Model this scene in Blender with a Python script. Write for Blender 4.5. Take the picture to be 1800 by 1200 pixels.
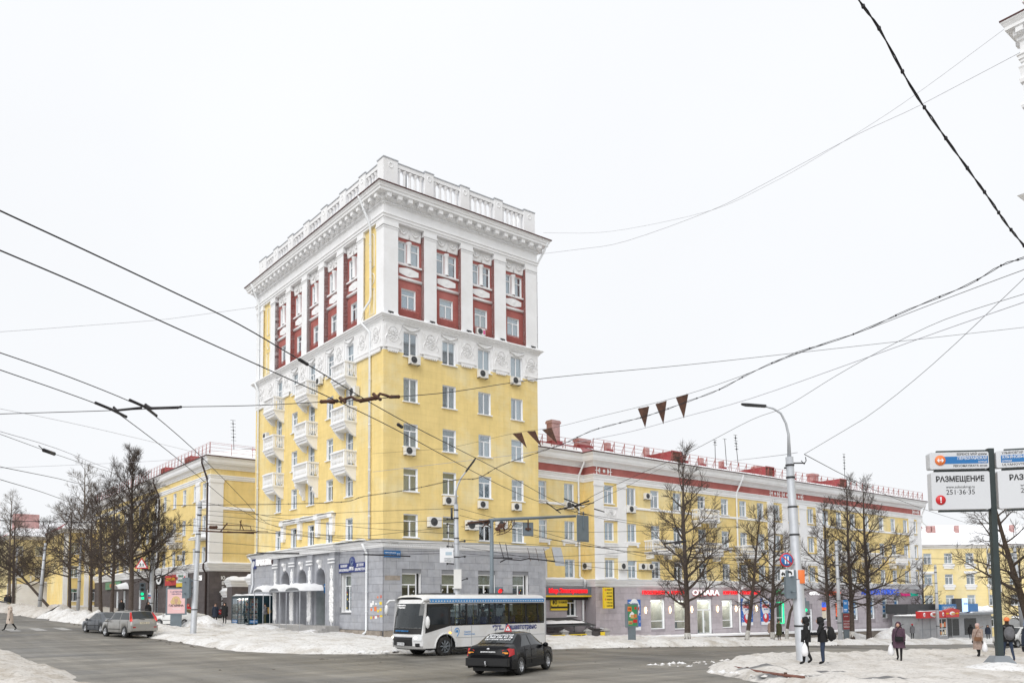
import bpy,math,random
from mathutils import Vector,Matrix,noise,Euler
R_ = random.Random(7)
rad,sin,cos,pi = math.radians,math.sin,math.cos,math.pi
scene = bpy.context.scene
for _o in list(bpy.data.objects):
 bpy.data.objects.remove(_o)
COL = scene.collection
# ---------------------------------------------------------------- camera
cam_data = bpy.data.cameras.new('camera')
cam = bpy.data.objects.new('camera',cam_data)
COL.objects.link(cam)
PIT,ROL = rad(3.8856),rad(-0.4946)
_f = Vector((0,cos(PIT),sin(PIT)))
_u = Vector((0,-sin(PIT),cos(PIT)))
_r = Vector((1,0,0))
c_r = _r * cos(ROL) + _u * sin(ROL)
c_u = _u * cos(ROL) - _r * sin(ROL)
cam.matrix_world = Matrix(((c_r.x,c_u.x,-_f.x,0),(c_r.y,c_u.y,-_f.y,0),(c_r.z,c_u.z,-_f.z,2.4),(0,0,0,1)))
cam_data.sensor_width = 36.0
cam_data.lens = 1442.1 / 1800 * 36
cam_data.shift_x = 0.0
cam_data.shift_y = 361.07 / 1800
cam_data.clip_start = 0.3
cam_data.clip_end = 6000
scene.camera = cam
# ---------------------------------------------------------------- overcast sky
world = bpy.data.worlds.new('World')
scene.world = world
world.use_nodes = True
nt = world.node_tree
bg = nt.nodes['Background']
sky = nt.nodes.new('ShaderNodeTexSky')
sky.sky_type = 'NISHITA'
sky.sun_disc = False
SUN_EL,SUN_AZ = 42.0,205.0 # degrees; azimuth clockwise from +Y
sky.sun_elevation = rad(SUN_EL)
sky.sun_rotation = rad(SUN_AZ)
sky.air_density,sky.dust_density,sky.ozone_density = 1.0,3.0,1.0
mul = nt.nodes.new('ShaderNodeMixRGB'); mul.blend_type = 'MULTIPLY'; mul.inputs[0].default_value = 1
mul.inputs[2].default_value = (0.10,0.10,0.10,1)
nt.links.new(sky.outputs[0],mul.inputs[1])
# the cloud deck: a smooth grey-white layer with very soft mottling, brighter towards the zenith
tc = nt.nodes.new('ShaderNodeTexCoord')
sep = nt.nodes.new('ShaderNodeSeparateXYZ')
nt.links.new(tc.outputs['Generated'],sep.inputs[0])
mr = nt.nodes.new('ShaderNodeMapRange')
mr.inputs[1].default_value,mr.inputs[2].default_value = 0.0,1.0
mr.inputs[3].default_value,mr.inputs[4].default_value = 0.895,0.96
nt.links.new(sep.outputs['Z'],mr.inputs[0])
nz = nt.nodes.new('ShaderNodeTexNoise')
nz.inputs['Scale'].default_value = 2.2
nz.inputs['Detail'].default_value = 4
nt.links.new(tc.outputs['Generated'],nz.inputs['Vector'])
nr = nt.nodes.new('ShaderNodeMapRange')
nr.inputs[1].default_value,nr.inputs[2].default_value = 0.3,0.7
nr.inputs[3].default_value,nr.inputs[4].default_value = 0.975,1.015
nt.links.new(nz.outputs[0],nr.inputs[0])
mm = nt.nodes.new('ShaderNodeMath'); mm.operation = 'MULTIPLY'
nt.links.new(mr.outputs[0],mm.inputs[0]); nt.links.new(nr.outputs[0],mm.inputs[1])
cl = nt.nodes.new('ShaderNodeMixRGB'); cl.blend_type = 'MULTIPLY'; cl.inputs[0].default_value = 1
cl.inputs[1].default_value = (0.960,0.975,1.0,1)
nt.links.new(mm.outputs[0],cl.inputs[2])
mx = nt.nodes.new('ShaderNodeMixRGB'); mx.inputs[0].default_value = 0.96
nt.links.new(mul.outputs[0],mx.inputs[1]); nt.links.new(cl.outputs[0],mx.inputs[2])
nt.links.new(mx.outputs[0],bg.inputs[0])
bg.inputs[1].default_value = 1.0
sun_d = bpy.data.lights.new('sun','SUN')
sun_d.energy = 1.75
sun_d.angle = rad(50)
sun_d.color = (1.0,0.985,0.96)
sun = bpy.data.objects.new('sun',sun_d)
COL.objects.link(sun)
_d = Vector((sin(rad(SUN_AZ)) * cos(rad(SUN_EL)),cos(rad(SUN_AZ)) * cos(rad(SUN_EL)),sin(rad(SUN_EL))))
sun.rotation_euler = _d.to_track_quat('Z','Y').to_euler()
vs = scene.view_settings
vs.view_transform = 'Standard'
vs.look = 'None'
vs.exposure = 0.16
vs.gamma = 1.0
vs.use_curve_mapping = False
scene.render.film_transparent = False
scene.cycles.max_bounces = 7
scene.cycles.diffuse_bounces = 4
scene.cycles.transparent_max_bounces = 12
# ---------------------------------------------------------------- the lie of the land
TH = rad(38.81)
AX = Vector((cos(TH),sin(TH),0)) # along the street to the right
BX = Vector((-sin(TH),cos(TH),0)) # along the street to the left
def ab(a,b,z=0.0):
 p = AX * a + BX * b
 return Vector((p.x,p.y,z))
def toab(x,y):
 return x * AX.x + y * AX.y,x * BX.x + y * BX.y
def sp(x,w=5.0):
 t = x / w
 return x if t > 40 else w * math.log1p(math.exp(t))
def hab(a,b):
 a = min(a,150); b = min(b,125)
 return -0.034 * sp(a - 27) + 0.027 * sp(b - 40)
def gz(x,y,e=0.0):
 return hab(*toab(x,y)) + e
 # ---------------------------------------------------------------- materials
MATS = {}
def nd(t,kind,**kw):
 n = t.nodes.new(kind)
 for k,v in kw.items():
  setattr(n,k,v)
 return n
def mat(name,col,rough=0.7,metal=0.0,var=0.12,scale=1.5,bump=0.0,bscale=None,spec=0.5,stretch=None,rnd=0.0,emit=None,estr=1.0,detail=5,dirt=None,damt=0.0,dscale=0.4):
 if name in MATS:
  return MATS[name]
 m = bpy.data.materials.new(name)
 m.use_nodes = True
 t = m.node_tree
 p = t.nodes['Principled BSDF']
 p.inputs['Roughness'].default_value = rough
 p.inputs['Metallic'].default_value = metal
 p.inputs['Specular IOR Level'].default_value = spec
 geo = nd(t,'ShaderNodeNewGeometry')
 vec = geo.outputs['Position']
 mp = nd(t,'ShaderNodeMapping')
 mp.inputs['Rotation'].default_value = (0,0,-TH)
 if stretch:
  mp.inputs['Scale'].default_value = stretch
 t.links.new(vec,mp.inputs['Vector'])
 vec = mp.outputs[0]
 n = nd(t,'ShaderNodeTexNoise')
 n.inputs['Scale'].default_value = scale
 n.inputs['Detail'].default_value = detail
 n.inputs['Roughness'].default_value = 0.6
 t.links.new(vec,n.inputs['Vector'])
 r = nd(t,'ShaderNodeMapRange')
 r.inputs[1].default_value,r.inputs[2].default_value = 0.28,0.72
 r.inputs[3].default_value,r.inputs[4].default_value = 1 - var,1 + var
 t.links.new(n.outputs[0],r.inputs[0])
 fac = r.outputs[0]
 if rnd:
  oi = nd(t,'ShaderNodeObjectInfo')
  rr = nd(t,'ShaderNodeMapRange')
  rr.inputs[3].default_value,rr.inputs[4].default_value = 1 - rnd,1 + rnd
  t.links.new(oi.outputs['Random'],rr.inputs[0])
  mu = nd(t,'ShaderNodeMath',operation='MULTIPLY')
  t.links.new(fac,mu.inputs[0]); t.links.new(rr.outputs[0],mu.inputs[1])
  fac = mu.outputs[0]
 mix = nd(t,'ShaderNodeMixRGB',blend_type='MULTIPLY')
 mix.inputs[0].default_value = 1
 mix.inputs[1].default_value = (*col,1)
 t.links.new(fac,mix.inputs[2])
 out = mix.outputs[0]
 if dirt:
  n2 = nd(t,'ShaderNodeTexNoise')
  n2.inputs['Scale'].default_value = dscale
  n2.inputs['Detail'].default_value = 7
  n2.inputs['Roughness'].default_value = 0.65
  t.links.new(vec,n2.inputs['Vector'])
  r2 = nd(t,'ShaderNodeMapRange')
  r2.inputs[1].default_value,r2.inputs[2].default_value = 0.48,0.68
  r2.inputs[3].default_value,r2.inputs[4].default_value = 0,damt
  t.links.new(n2.outputs[0],r2.inputs[0])
  mx2 = nd(t,'ShaderNodeMixRGB')
  t.links.new(r2.outputs[0],mx2.inputs[0])
  t.links.new(out,mx2.inputs[1])
  mx2.inputs[2].default_value = (*dirt,1)
  out = mx2.outputs[0]
 t.links.new(out,p.inputs['Base Color'])
 if bump:
  n3 = nd(t,'ShaderNodeTexNoise')
  n3.inputs['Scale'].default_value = bscale or scale * 6
  n3.inputs['Detail'].default_value = 6
  t.links.new(vec,n3.inputs['Vector'])
  b = nd(t,'ShaderNodeBump')
  b.inputs['Strength'].default_value = 1.0
  b.inputs['Distance'].default_value = bump
  t.links.new(n3.outputs[0],b.inputs['Height'])
  t.links.new(b.outputs[0],p.inputs['Normal'])
 if emit:
  p.inputs['Emission Color'].default_value = (*emit,1)
  p.inputs['Emission Strength'].default_value = estr
 MATS[name] = m
 return m
def plaster(name,col,pale,bw=1.35,bh=0.46):
 """painted plaster scored into faint ashlar courses, with patched and weathered areas"""
 m = mat(name,col,0.85,var=0.07,scale=0.9,bump=0.006,bscale=9,spec=0.25,dirt=pale,damt=0.7,dscale=0.27)
 t = m.node_tree
 p = t.nodes['Principled BSDF']
 geo = [n for n in t.nodes if n.type == 'NEW_GEOMETRY'][0]
 mp = [n for n in t.nodes if n.type == 'MAPPING'][0]
 s = nd(t,'ShaderNodeSeparateXYZ')
 t.links.new(mp.outputs[0],s.inputs[0])
 ad = nd(t,'ShaderNodeMath',operation='ADD')
 t.links.new(s.outputs['X'],ad.inputs[0]); t.links.new(s.outputs['Y'],ad.inputs[1])
 cb = nd(t,'ShaderNodeCombineXYZ')
 t.links.new(ad.outputs[0],cb.inputs[0]); t.links.new(s.outputs['Z'],cb.inputs[1])
 br = nd(t,'ShaderNodeTexBrick')
 br.inputs['Scale'].default_value = 1.0
 br.inputs['Brick Width'].default_value = bw
 br.inputs['Row Height'].default_value = bh
 br.inputs['Mortar Size'].default_value = 0.011
 br.inputs['Mortar Smooth'].default_value = 0.5
 br.inputs['Color1'].default_value = (1,1,1,1)
 br.inputs['Color2'].default_value = (0.965,0.965,0.95,1)
 br.inputs['Mortar'].default_value = (0.84,0.82,0.78,1)
 t.links.new(cb.outputs[0],br.inputs['Vector'])
 # rain streaks
 st = nd(t,'ShaderNodeTexNoise')
 st.inputs['Scale'].default_value = 1.0
 st.inputs['Detail'].default_value = 5
 m2 = nd(t,'ShaderNodeMapping')
 m2.inputs['Scale'].default_value = (2.2,0.16,1)
 t.links.new(cb.outputs[0],m2.inputs['Vector'])
 t.links.new(m2.outputs[0],st.inputs['Vector'])
 sr = nd(t,'ShaderNodeMapRange')
 sr.inputs[1].default_value,sr.inputs[2].default_value = 0.35,0.75
 sr.inputs[3].default_value,sr.inputs[4].default_value = 1.03,0.91
 t.links.new(st.outputs[0],sr.inputs[0])
 old = p.inputs['Base Color'].links[0].from_socket
 k = nd(t,'ShaderNodeMixRGB',blend_type='MULTIPLY'); k.inputs[0].default_value = 0.85
 t.links.new(old,k.inputs[1]); t.links.new(br.outputs['Color'],k.inputs[2])
 k2 = nd(t,'ShaderNodeMixRGB',blend_type='MULTIPLY'); k2.inputs[0].default_value = 1
 t.links.new(k.outputs[0],k2.inputs[1]); t.links.new(sr.outputs[0],k2.inputs[2])
 t.links.new(k2.outputs[0],p.inputs['Base Color'])
 return m
def glass(name,col=(0.5,0.55,0.58),mixf=0.30,rough=0.02,tr=(0.80,0.84,0.85)):
 m = bpy.data.materials.new(name)
 m.use_nodes = True
 t = m.node_tree
 t.nodes.remove(t.nodes['Principled BSDF'])
 o = t.nodes['Material Output']
 g = nd(t,'ShaderNodeBsdfGlossy'); g.inputs['Roughness'].default_value = rough
 g.inputs['Color'].default_value = (0.86,0.92,0.97,1)
 tb = nd(t,'ShaderNodeBsdfTransparent'); tb.inputs['Color'].default_value = (*tr,1)
 fr = nd(t,'ShaderNodeLayerWeight'); fr.inputs['Blend'].default_value = .5
 pw = nd(t,'ShaderNodeMath',operation='POWER'); pw.inputs[1].default_value = 4.0
 t.links.new(fr.outputs['Facing'],pw.inputs[0])
 mr_ = nd(t,'ShaderNodeMapRange')
 mr_.inputs[3].default_value,mr_.inputs[4].default_value = mixf,1.0
 t.links.new(pw.outputs[0],mr_.inputs[0])
 ms = nd(t,'ShaderNodeMixShader')
 t.links.new(mr_.outputs[0],ms.inputs[0]); t.links.new(tb.outputs[0],ms.inputs[1]); t.links.new(g.outputs[0],ms.inputs[2])
 t.links.new(ms.outputs[0],o.inputs['Surface'])
 MATS[name] = m
 return m
plaster('yellow plaster',(0.84,0.655,0.285),(0.85,0.765,0.50))
plaster('pale yellow plaster',(0.86,0.72,0.38),(0.84,0.76,0.52))
mat('white paint',(0.86,0.865,0.875),0.75,var=0.04,scale=0.8,bump=0.004,bscale=12,spec=0.3,dirt=(0.72,0.71,0.69),damt=0.35,dscale=0.7)
mat('white stucco',(0.84,0.84,0.845),0.8,var=0.05,scale=3,bump=0.01,bscale=14,spec=0.25,dirt=(0.66,0.65,0.63),damt=0.3,dscale=1.2)
mat('red plaster',(0.40,0.135,0.12),0.85,var=0.12,scale=1.4,bump=0.006,bscale=10,spec=0.2,dirt=(0.50,0.20,0.18),damt=0.5)
mat('grey stone',(0.37,0.38,0.412),0.75,var=0.13,scale=2.5,bump=0.004,bscale=18,spec=0.3,rnd=0.10,dirt=(0.44,0.44,0.45),damt=0.5,dscale=1.0)
mat('grey mortar',(0.22,0.225,0.24),0.9,var=0.1)
mat('lilac stone',(0.455,0.412,0.44),0.75,var=0.10,scale=2.5,bump=0.004,bscale=18,spec=0.3,rnd=0.08,dirt=(0.50,0.47,0.48),damt=0.5,dscale=0.8)
mat('lilac mortar',(0.33,0.30,0.32),0.9,var=0.1)
mat('brown stone',(0.115,0.10,0.10),0.75,var=0.15,scale=2.5,bump=0.004,bscale=18,spec=0.3,rnd=0.12)
mat('brown mortar',(0.075,0.068,0.068),0.9,var=0.1)
mat('plastic white',(0.86,0.87,0.885),0.4,var=0.02)
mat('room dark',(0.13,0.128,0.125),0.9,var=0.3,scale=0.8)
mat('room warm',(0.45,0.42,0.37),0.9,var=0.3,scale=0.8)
mat('curtain white',(0.80,0.80,0.80),0.9,var=0.06)
mat('curtain cream',(0.72,0.66,0.52),0.9,var=0.08)
mat('curtain blue',(0.42,0.52,0.60),0.9,var=0.08)
mat('blind beige',(0.60,0.54,0.43),0.8,var=0.08)
mat('roof red',(0.32,0.055,0.06),0.45,var=0.15,scale=2)
mat('dark red metal',(0.085,0.028,0.026),0.5,var=0.2)
mat('rail red',(0.36,0.10,0.085),0.5,var=0.2)
mat('rust brown',(0.075,0.032,0.018),0.75,var=0.45,scale=9,bump=0.003)
mat('snow',(0.86,0.87,0.89),0.65,var=0.04,scale=1.5,bump=0.03,bscale=7,spec=0.25)
mat('pipe white',(0.80,0.82,0.84),0.45,var=0.06,scale=2)
mat('pipe brown',(0.035,0.018,0.016),0.5,var=0.2)
mat('ac white',(0.74,0.735,0.715),0.45,var=0.05)
mat('dark grille',(0.05,0.052,0.055),0.6,var=0.1)
mat('dark metal',(0.035,0.036,0.04),0.5,var=0.2)
mat('black',(0.012,0.012,0.013),0.6,var=0.2)
mat('wire black',(0.018,0.016,0.02),0.6,var=0.1)
mat('wire grey',(0.36,0.36,0.40),0.6,var=0.1)
mat('galvanised',(0.47,0.49,0.52),0.5,0.25,var=0.10,scale=4,bump=0.002,dirt=(0.33,0.33,0.33),damt=0.4,dscale=2)
mat('grey paint',(0.20,0.22,0.24),0.5,var=0.08)
mat('signal grey',(0.155,0.19,0.215),0.5,var=0.10,scale=3)
mat('red emit',(0.8,0.02,0.02),0.4,emit=(1.0,0.02,0.02),estr=1.1)
mat('green emit',(0.0,0.6,0.25),0.4,emit=(0.0,0.9,0.35),estr=1.0)
mat('sign white',(0.80,0.81,0.83),0.4,var=0.02)
mat('sign blue',(0.02,0.16,0.42),0.4,var=0.04)
mat('navy',(0.015,0.03,0.17),0.4,var=0.06)
mat('sign red',(0.58,0.02,0.025),0.4,var=0.04)
mat('sign yellow',(0.83,0.60,0.03),0.45,var=0.04)
mat('orange',(0.80,0.20,0.05),0.45,var=0.04)
mat('green paint',(0.02,0.17,0.08),0.5,var=0.1)
mat('concrete',(0.36,0.35,0.34),0.85,var=0.15,scale=4,bump=0.006,bscale=20)
mat('stone block',(0.27,0.235,0.20),0.85,var=0.25,scale=2,bump=0.02,bscale=6,rnd=0.2)
mat('bark',(0.080,0.062,0.052),0.9,var=0.35,scale=8,bump=0.01,bscale=14)
mat('bark pale',(0.15,0.125,0.10),0.9,var=0.3,scale=8)
mat('lime wash',(0.50,0.49,0.47),0.9,var=0.3,scale=7)
mat('rubber',(0.018,0.018,0.019),0.75,var=0.25,dirt=(0.10,0.095,0.085),damt=0.5,dscale=6)
mat('alloy',(0.55,0.56,0.58),0.35,0.7,var=0.1)
mat('window dark',(0.02,0.024,0.028),0.03,var=0.1,spec=0.8)
glass('glass',mixf=0.26)
glass('glass clear',mixf=0.06)
glass('glass tint',mixf=0.05,tr=(0.62,0.66,0.66))
# ---------------------------------------------------------------- mesh builder
class MB:
 def __init__(s,X=None):
  s.v,s.f,s.m,s.s = [],[],[],[]
  s.X = X
 def add(s,vs_,fs,mat=0,smooth=False):
  o = len(s.v)
  if s.X is None:
   s.v += [tuple(p) for p in vs_]
  else:
   s.v += [tuple(s.X @ Vector(p)) for p in vs_]
  for f in fs:
   s.f.append([o + i for i in f]); s.m.append(mat); s.s.append(smooth)
 def box(s,x0,y0,z0,x1,y1,z1,mat=0):
  s.add([(x0,y0,z0),(x1,y0,z0),(x1,y1,z0),(x0,y1,z0),(x0,y0,z1),(x1,y0,z1),(x1,y1,z1),(x0,y1,z1)],
  [(3,2,1,0),(4,5,6,7),(0,1,5,4),(1,2,6,5),(2,3,7,6),(3,0,4,7)],mat)
 def cbox(s,c,sz,mat=0,rot=None,bev=0.0):
  h = Vector(sz) * 0.5
  R = Euler(rot).to_matrix() if rot is not None else Matrix.Identity(3)
  c = Vector(c)
  P = [(-1,-1,-1),(1,-1,-1),(1,1,-1),(-1,1,-1),(-1,-1,1),(1,-1,1),(1,1,1),(-1,1,1)]
  s.add([c + R @ Vector((p[0] * h.x,p[1] * h.y,p[2] * h.z)) for p in P],
  [(3,2,1,0),(4,5,6,7),(0,1,5,4),(1,2,6,5),(2,3,7,6),(3,0,4,7)],mat)
 def quad(s,a,b,c,d,mat=0):
  s.add([a,b,c,d],[(0,1,2,3)],mat)
 def prism(s,poly,y0,y1,mat=0,fn=None):
  """2-D polygon (x,z) pushed from y0 to y1; fn maps (x,y,z)"""
  n = len(poly)
  fn = fn or (lambda x,y,z: (x,y,z))
  vs_ = [fn(p[0],y0,p[1]) for p in poly] + [fn(p[0],y1,p[1]) for p in poly]
  fs = [tuple(range(n)),tuple(range(2 * n - 1,n - 1,-1))]
  fs += [(i,i + n,(i + 1) % n + n,(i + 1) % n) for i in range(n)]
  s.add(vs_,fs,mat)
 def tube(s,pts,r,n=6,mat=0,caps=True,smooth=True):
  pts = [Vector(p) for p in pts]
  k = len(pts)
  rs = r if isinstance(r,(list,tuple)) else [r] * k
  ring = []
  up = None
  for i in range(k):
   d = (pts[min(i + 1,k - 1)] - pts[max(i - 1,0)])
   d = d.normalized() if d.length > 1e-9 else Vector((0,0,1))
   if up is None:
    up = Vector((1,0,0)) if abs(d.z) > 0.9 else Vector((0,0,1))
   x = d.cross(up)
   if x.length < 1e-4:
    up = Vector((0,1,0)); x = d.cross(up)
   x.normalize()
   y = x.cross(d).normalized()
   up = y
   for j in range(n):
    t = 2 * pi * j / n
    ring.append(pts[i] + (x * cos(t) + y * sin(t)) * rs[i])
  fs = []
  for i in range(k - 1):
   for j in range(n):
    fs.append((i * n + j,i * n + (j + 1) % n,(i + 1) * n + (j + 1) % n,(i + 1) * n + j))
  if caps:
   fs.append(tuple(range(n - 1,-1,-1)))
   fs.append(tuple((k - 1) * n + j for j in range(n)))
  s.add(ring,fs,mat,smooth)
 def lathe(s,prof,n=10,mat=0,c=(0,0,0),axis='z',smooth=True,a0=0.0,a1=2 * pi):
  full = abs(a1 - a0 - 2 * pi) < 1e-6
  m = n if full else n + 1
  vs_ = []
  for (r,z) in prof:
   for j in range(m):
    t = a0 + (a1 - a0) * j / n
    x,y = r * cos(t),r * sin(t)
    if axis == 'z':
     p = (x,y,z)
    elif axis == 'y':
     p = (x,z,y)
    else:
     p = (z,x,y)
    vs_.append((p[0] + c[0],p[1] + c[1],p[2] + c[2]))
  fs = []
  for i in range(len(prof) - 1):
   for j in range(n):
    j2 = (j + 1) % m
    fs.append((i * m + j,i * m + j2,(i + 1) * m + j2,(i + 1) * m + j))
  s.add(vs_,fs,mat,smooth)
 def ball(s,c,r,n=8,mat=0,sq=(1,1,1)):
  k = max(4,n // 2 + 1)
  vs_,fs = [],[]
  for i in range(k + 1):
   ph = pi * i / k
   for j in range(n):
    t = 2 * pi * j / n
    vs_.append((c[0] + r * sq[0] * sin(ph) * cos(t),c[1] + r * sq[1] * sin(ph) * sin(t),c[2] + r * sq[2] * cos(ph)))
  for i in range(k):
   for j in range(n):
    fs.append((i * n + j,(i + 1) * n + j,(i + 1) * n + (j + 1) % n,i * n + (j + 1) % n))
  s.add(vs_,fs,mat,True)
 def sweep(s,path,prof,mat=0,closed=False):
  """profile of (out, z) swept along a 2-D path, mitred; 'out' is to the right of travel"""
  n = len(path)
  P = [Vector((p[0],p[1])) for p in path]
  rows = []
  for i in range(n):
   if closed or 0 < i < n - 1:
    d0 = (P[i] - P[i - 1]).normalized(); d1 = (P[(i + 1) % n] - P[i]).normalized()
   elif i == 0:
    d0 = d1 = (P[1] - P[0]).normalized()
   else:
    d0 = d1 = (P[-1] - P[-2]).normalized()
   n0 = Vector((d0.y,-d0.x)); n1 = Vector((d1.y,-d1.x))
   mdir = n0 + n1
   mdir = mdir / max(1e-6,mdir.dot(n0))
   rows.append([(P[i].x + mdir.x * o,P[i].y + mdir.y * o,z) for (o,z) in prof])
  k = len(prof)
  vs_ = [p for r in rows for p in r]
  fs = []
  for i in range(n if closed else n - 1):
   i2 = (i + 1) % n
   for j in range(k - 1):
    fs.append((i * k + j,i2 * k + j,i2 * k + j + 1,i * k + j + 1))
  if not closed:
   fs.append(tuple(range(k))); fs.append(tuple((n - 1) * k + j for j in range(k - 1,-1,-1)))
  s.add(vs_,fs,mat)
 def wall(s,u0,u1,z0,z1,holes,off=0.0,depth=0.16,mat=0,rmat=None,room=1.2,roommat=None,zm=()):
  """wall sheet in the plane y=-off with openings (u0,z0,u1,z1), reveals and a dark room behind each"""
  us = sorted({u0,u1} | {h[0] for h in holes} | {h[2] for h in holes})
  zs = sorted({z0,z1} | {q[0] for q in zm} | {h[1] for h in holes} | {h[3] for h in holes})
  us = [u for u in us if u0 - 1e-6 <= u <= u1 + 1e-6]; zs = [z for z in zs if z0 - 1e-6 <= z <= z1 + 1e-6]
  y = -off
  for i in range(len(us) - 1):
   for j in range(len(zs) - 1):
    cu,cz = (us[i] + us[i + 1]) / 2,(zs[j] + zs[j + 1]) / 2
    if any(h[0] < cu < h[2] and h[1] < cz < h[3] for h in holes):
     continue
    mt = mat
    for q in zm:
     if cz > q[0]:
      mt = q[1]
    s.quad((us[i],y,zs[j]),(us[i + 1],y,zs[j]),(us[i + 1],y,zs[j + 1]),(us[i],y,zs[j + 1]),mt)
  rmat = mat if rmat is None else rmat
  for h in holes:
   a,b,c,d = h[:4]
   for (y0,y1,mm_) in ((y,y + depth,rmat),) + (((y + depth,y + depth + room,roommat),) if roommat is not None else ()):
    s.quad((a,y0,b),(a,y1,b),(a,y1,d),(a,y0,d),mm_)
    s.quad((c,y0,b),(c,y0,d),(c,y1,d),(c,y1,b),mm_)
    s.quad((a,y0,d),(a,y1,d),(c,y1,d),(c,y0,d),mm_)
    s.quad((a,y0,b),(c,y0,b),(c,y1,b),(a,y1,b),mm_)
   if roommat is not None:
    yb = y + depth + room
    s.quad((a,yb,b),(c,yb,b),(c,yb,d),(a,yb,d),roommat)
 def mesh(s,name,mats):
  me = bpy.data.meshes.new(name)
  me.from_pydata(s.v,[],s.f)
  if isinstance(mats,str):
   mats = [mats]
  for k in mats:
   me.materials.append(MATS[k])
  me.polygons.foreach_set('material_index',s.m)
  me.polygons.foreach_set('use_smooth',s.s)
  me.update()
  return me
 def build(s,name,mats,parent=None,loc=(0,0,0),rz=0.0):
  return inst(name,s.mesh(name,mats),parent,loc,rz)
def inst(name,me,parent=None,loc=(0,0,0),rz=0.0,scale=None,rot=None):
 o = bpy.data.objects.new(name,me)
 COL.objects.link(o)
 o.location = loc
 o.rotation_euler = rot if rot is not None else (0,0,rz)
 if scale is not None:
  o.scale = scale
 if parent is not None:
  o.parent = parent
 return o
def tag(o,label,cat,group=None):
 o['label'] = label; o['category'] = cat
 if group:
  o['group'] = group
 return o
def thing(name,label,cat,loc=(0,0,0),rz=0.0,group=None):
 o = bpy.data.objects.new(name,None)
 o.empty_display_size = 0.3
 COL.objects.link(o)
 o.location = loc; o.rotation_euler = (0,0,rz)
 return tag(o,label,cat,group)
def struct(o,kind='structure'):
 o['kind'] = kind
 return o
FITS = []
def text(parent,s,loc,size,rz=0.0,m='black',ext=0.01,width=None,align='CENTER',bold=0.0,name='lettering',rot=None,spacing=1.0):
 c = bpy.data.curves.new(name,'FONT')
 c.body = s
 c.size = size
 c.align_x = align
 c.align_y = 'CENTER'
 c.extrude = ext
 c.offset = bold * size
 c.resolution_u = 2
 c.space_character = spacing
 c.materials.append(MATS[m])
 o = bpy.data.objects.new(name,c)
 COL.objects.link(o)
 o.location = loc
 o.rotation_euler = rot if rot is not None else (pi / 2,0,rz)
 if parent is not None:
  o.parent = parent
 if width:
  FITS.append((o,width))
 return o
RB = -pi / 2 # turns a piece made for a wall facing -y onto a wall facing -x
FB = Matrix(((0,1,0,0),(1,0,0,0),(0,0,1,0),(0,0,0,1))) # the same for meshes written straight in wall coordinates
def fbm(x,y,s=1.0,o=4):
 return noise.fractal(Vector((x * s,y * s,3.7)),1.0,2.0,o)
 # ---- ground
mat('road asphalt',(0.190,0.176,0.152),0.62,var=0.16,scale=0.35,bump=0.004,bscale=30,spec=0.35,dirt=(0.125,0.124,0.122),damt=0.8,dscale=0.13)
def road_mat():
 """dry, salt-bleached winter asphalt with damp wheel tracks running along both streets"""
 m = MATS['road asphalt']
 t = m.node_tree
 p = t.nodes['Principled BSDF']
 old = p.inputs['Base Color'].links[0].from_socket
 mp = [n for n in t.nodes if n.type == 'MAPPING'][0]
 res = old
 for sc,lo,hi,seed in (((0.05,0.55,1),0.68,1.20,0.0),((0.5,0.045,1),0.70,1.20,9.0),((0.22,0.22,1),0.82,1.16,20.0)):
  m2 = nd(t,'ShaderNodeMapping'); m2.inputs['Scale'].default_value = sc; m2.inputs['Location'].default_value = (seed,seed,0)
  t.links.new(mp.outputs[0],m2.inputs['Vector'])
  n = nd(t,'ShaderNodeTexNoise'); n.inputs['Scale'].default_value = 1.0; n.inputs['Detail'].default_value = 6; n.inputs['Roughness'].default_value = 0.62
  t.links.new(m2.outputs[0],n.inputs['Vector'])
  r = nd(t,'ShaderNodeMapRange')
  r.inputs[1].default_value,r.inputs[2].default_value,r.inputs[3].default_value,r.inputs[4].default_value = 0.37,0.63,lo,hi
  t.links.new(n.outputs[0],r.inputs[0])
  k = nd(t,'ShaderNodeMixRGB',blend_type='MULTIPLY'); k.inputs[0].default_value = 1
  t.links.new(res,k.inputs[1]); t.links.new(r.outputs[0],k.inputs[2])
  res = k.outputs[0]
  rr = nd(t,'ShaderNodeMapRange')
  rr.inputs[1].default_value,rr.inputs[2].default_value,rr.inputs[3].default_value,rr.inputs[4].default_value = 0.35,0.65,0.40,0.72
  t.links.new(n.outputs[0],rr.inputs[0])
  last = rr
  # speckle of grit
 g = nd(t,'ShaderNodeTexNoise'); g.inputs['Scale'].default_value = 22; g.inputs['Detail'].default_value = 3
 t.links.new(mp.outputs[0],g.inputs['Vector'])
 gr = nd(t,'ShaderNodeMapRange')
 gr.inputs[1].default_value,gr.inputs[2].default_value,gr.inputs[3].default_value,gr.inputs[4].default_value = 0.3,0.7,0.86,1.14
 t.links.new(g.outputs[0],gr.inputs[0])
 k = nd(t,'ShaderNodeMixRGB',blend_type='MULTIPLY'); k.inputs[0].default_value = 1
 t.links.new(res,k.inputs[1]); t.links.new(gr.outputs[0],k.inputs[2])
 t.links.new(k.outputs[0],p.inputs['Base Color'])
 t.links.new(last.outputs[0],p.inputs['Roughness'])
road_mat()
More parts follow.
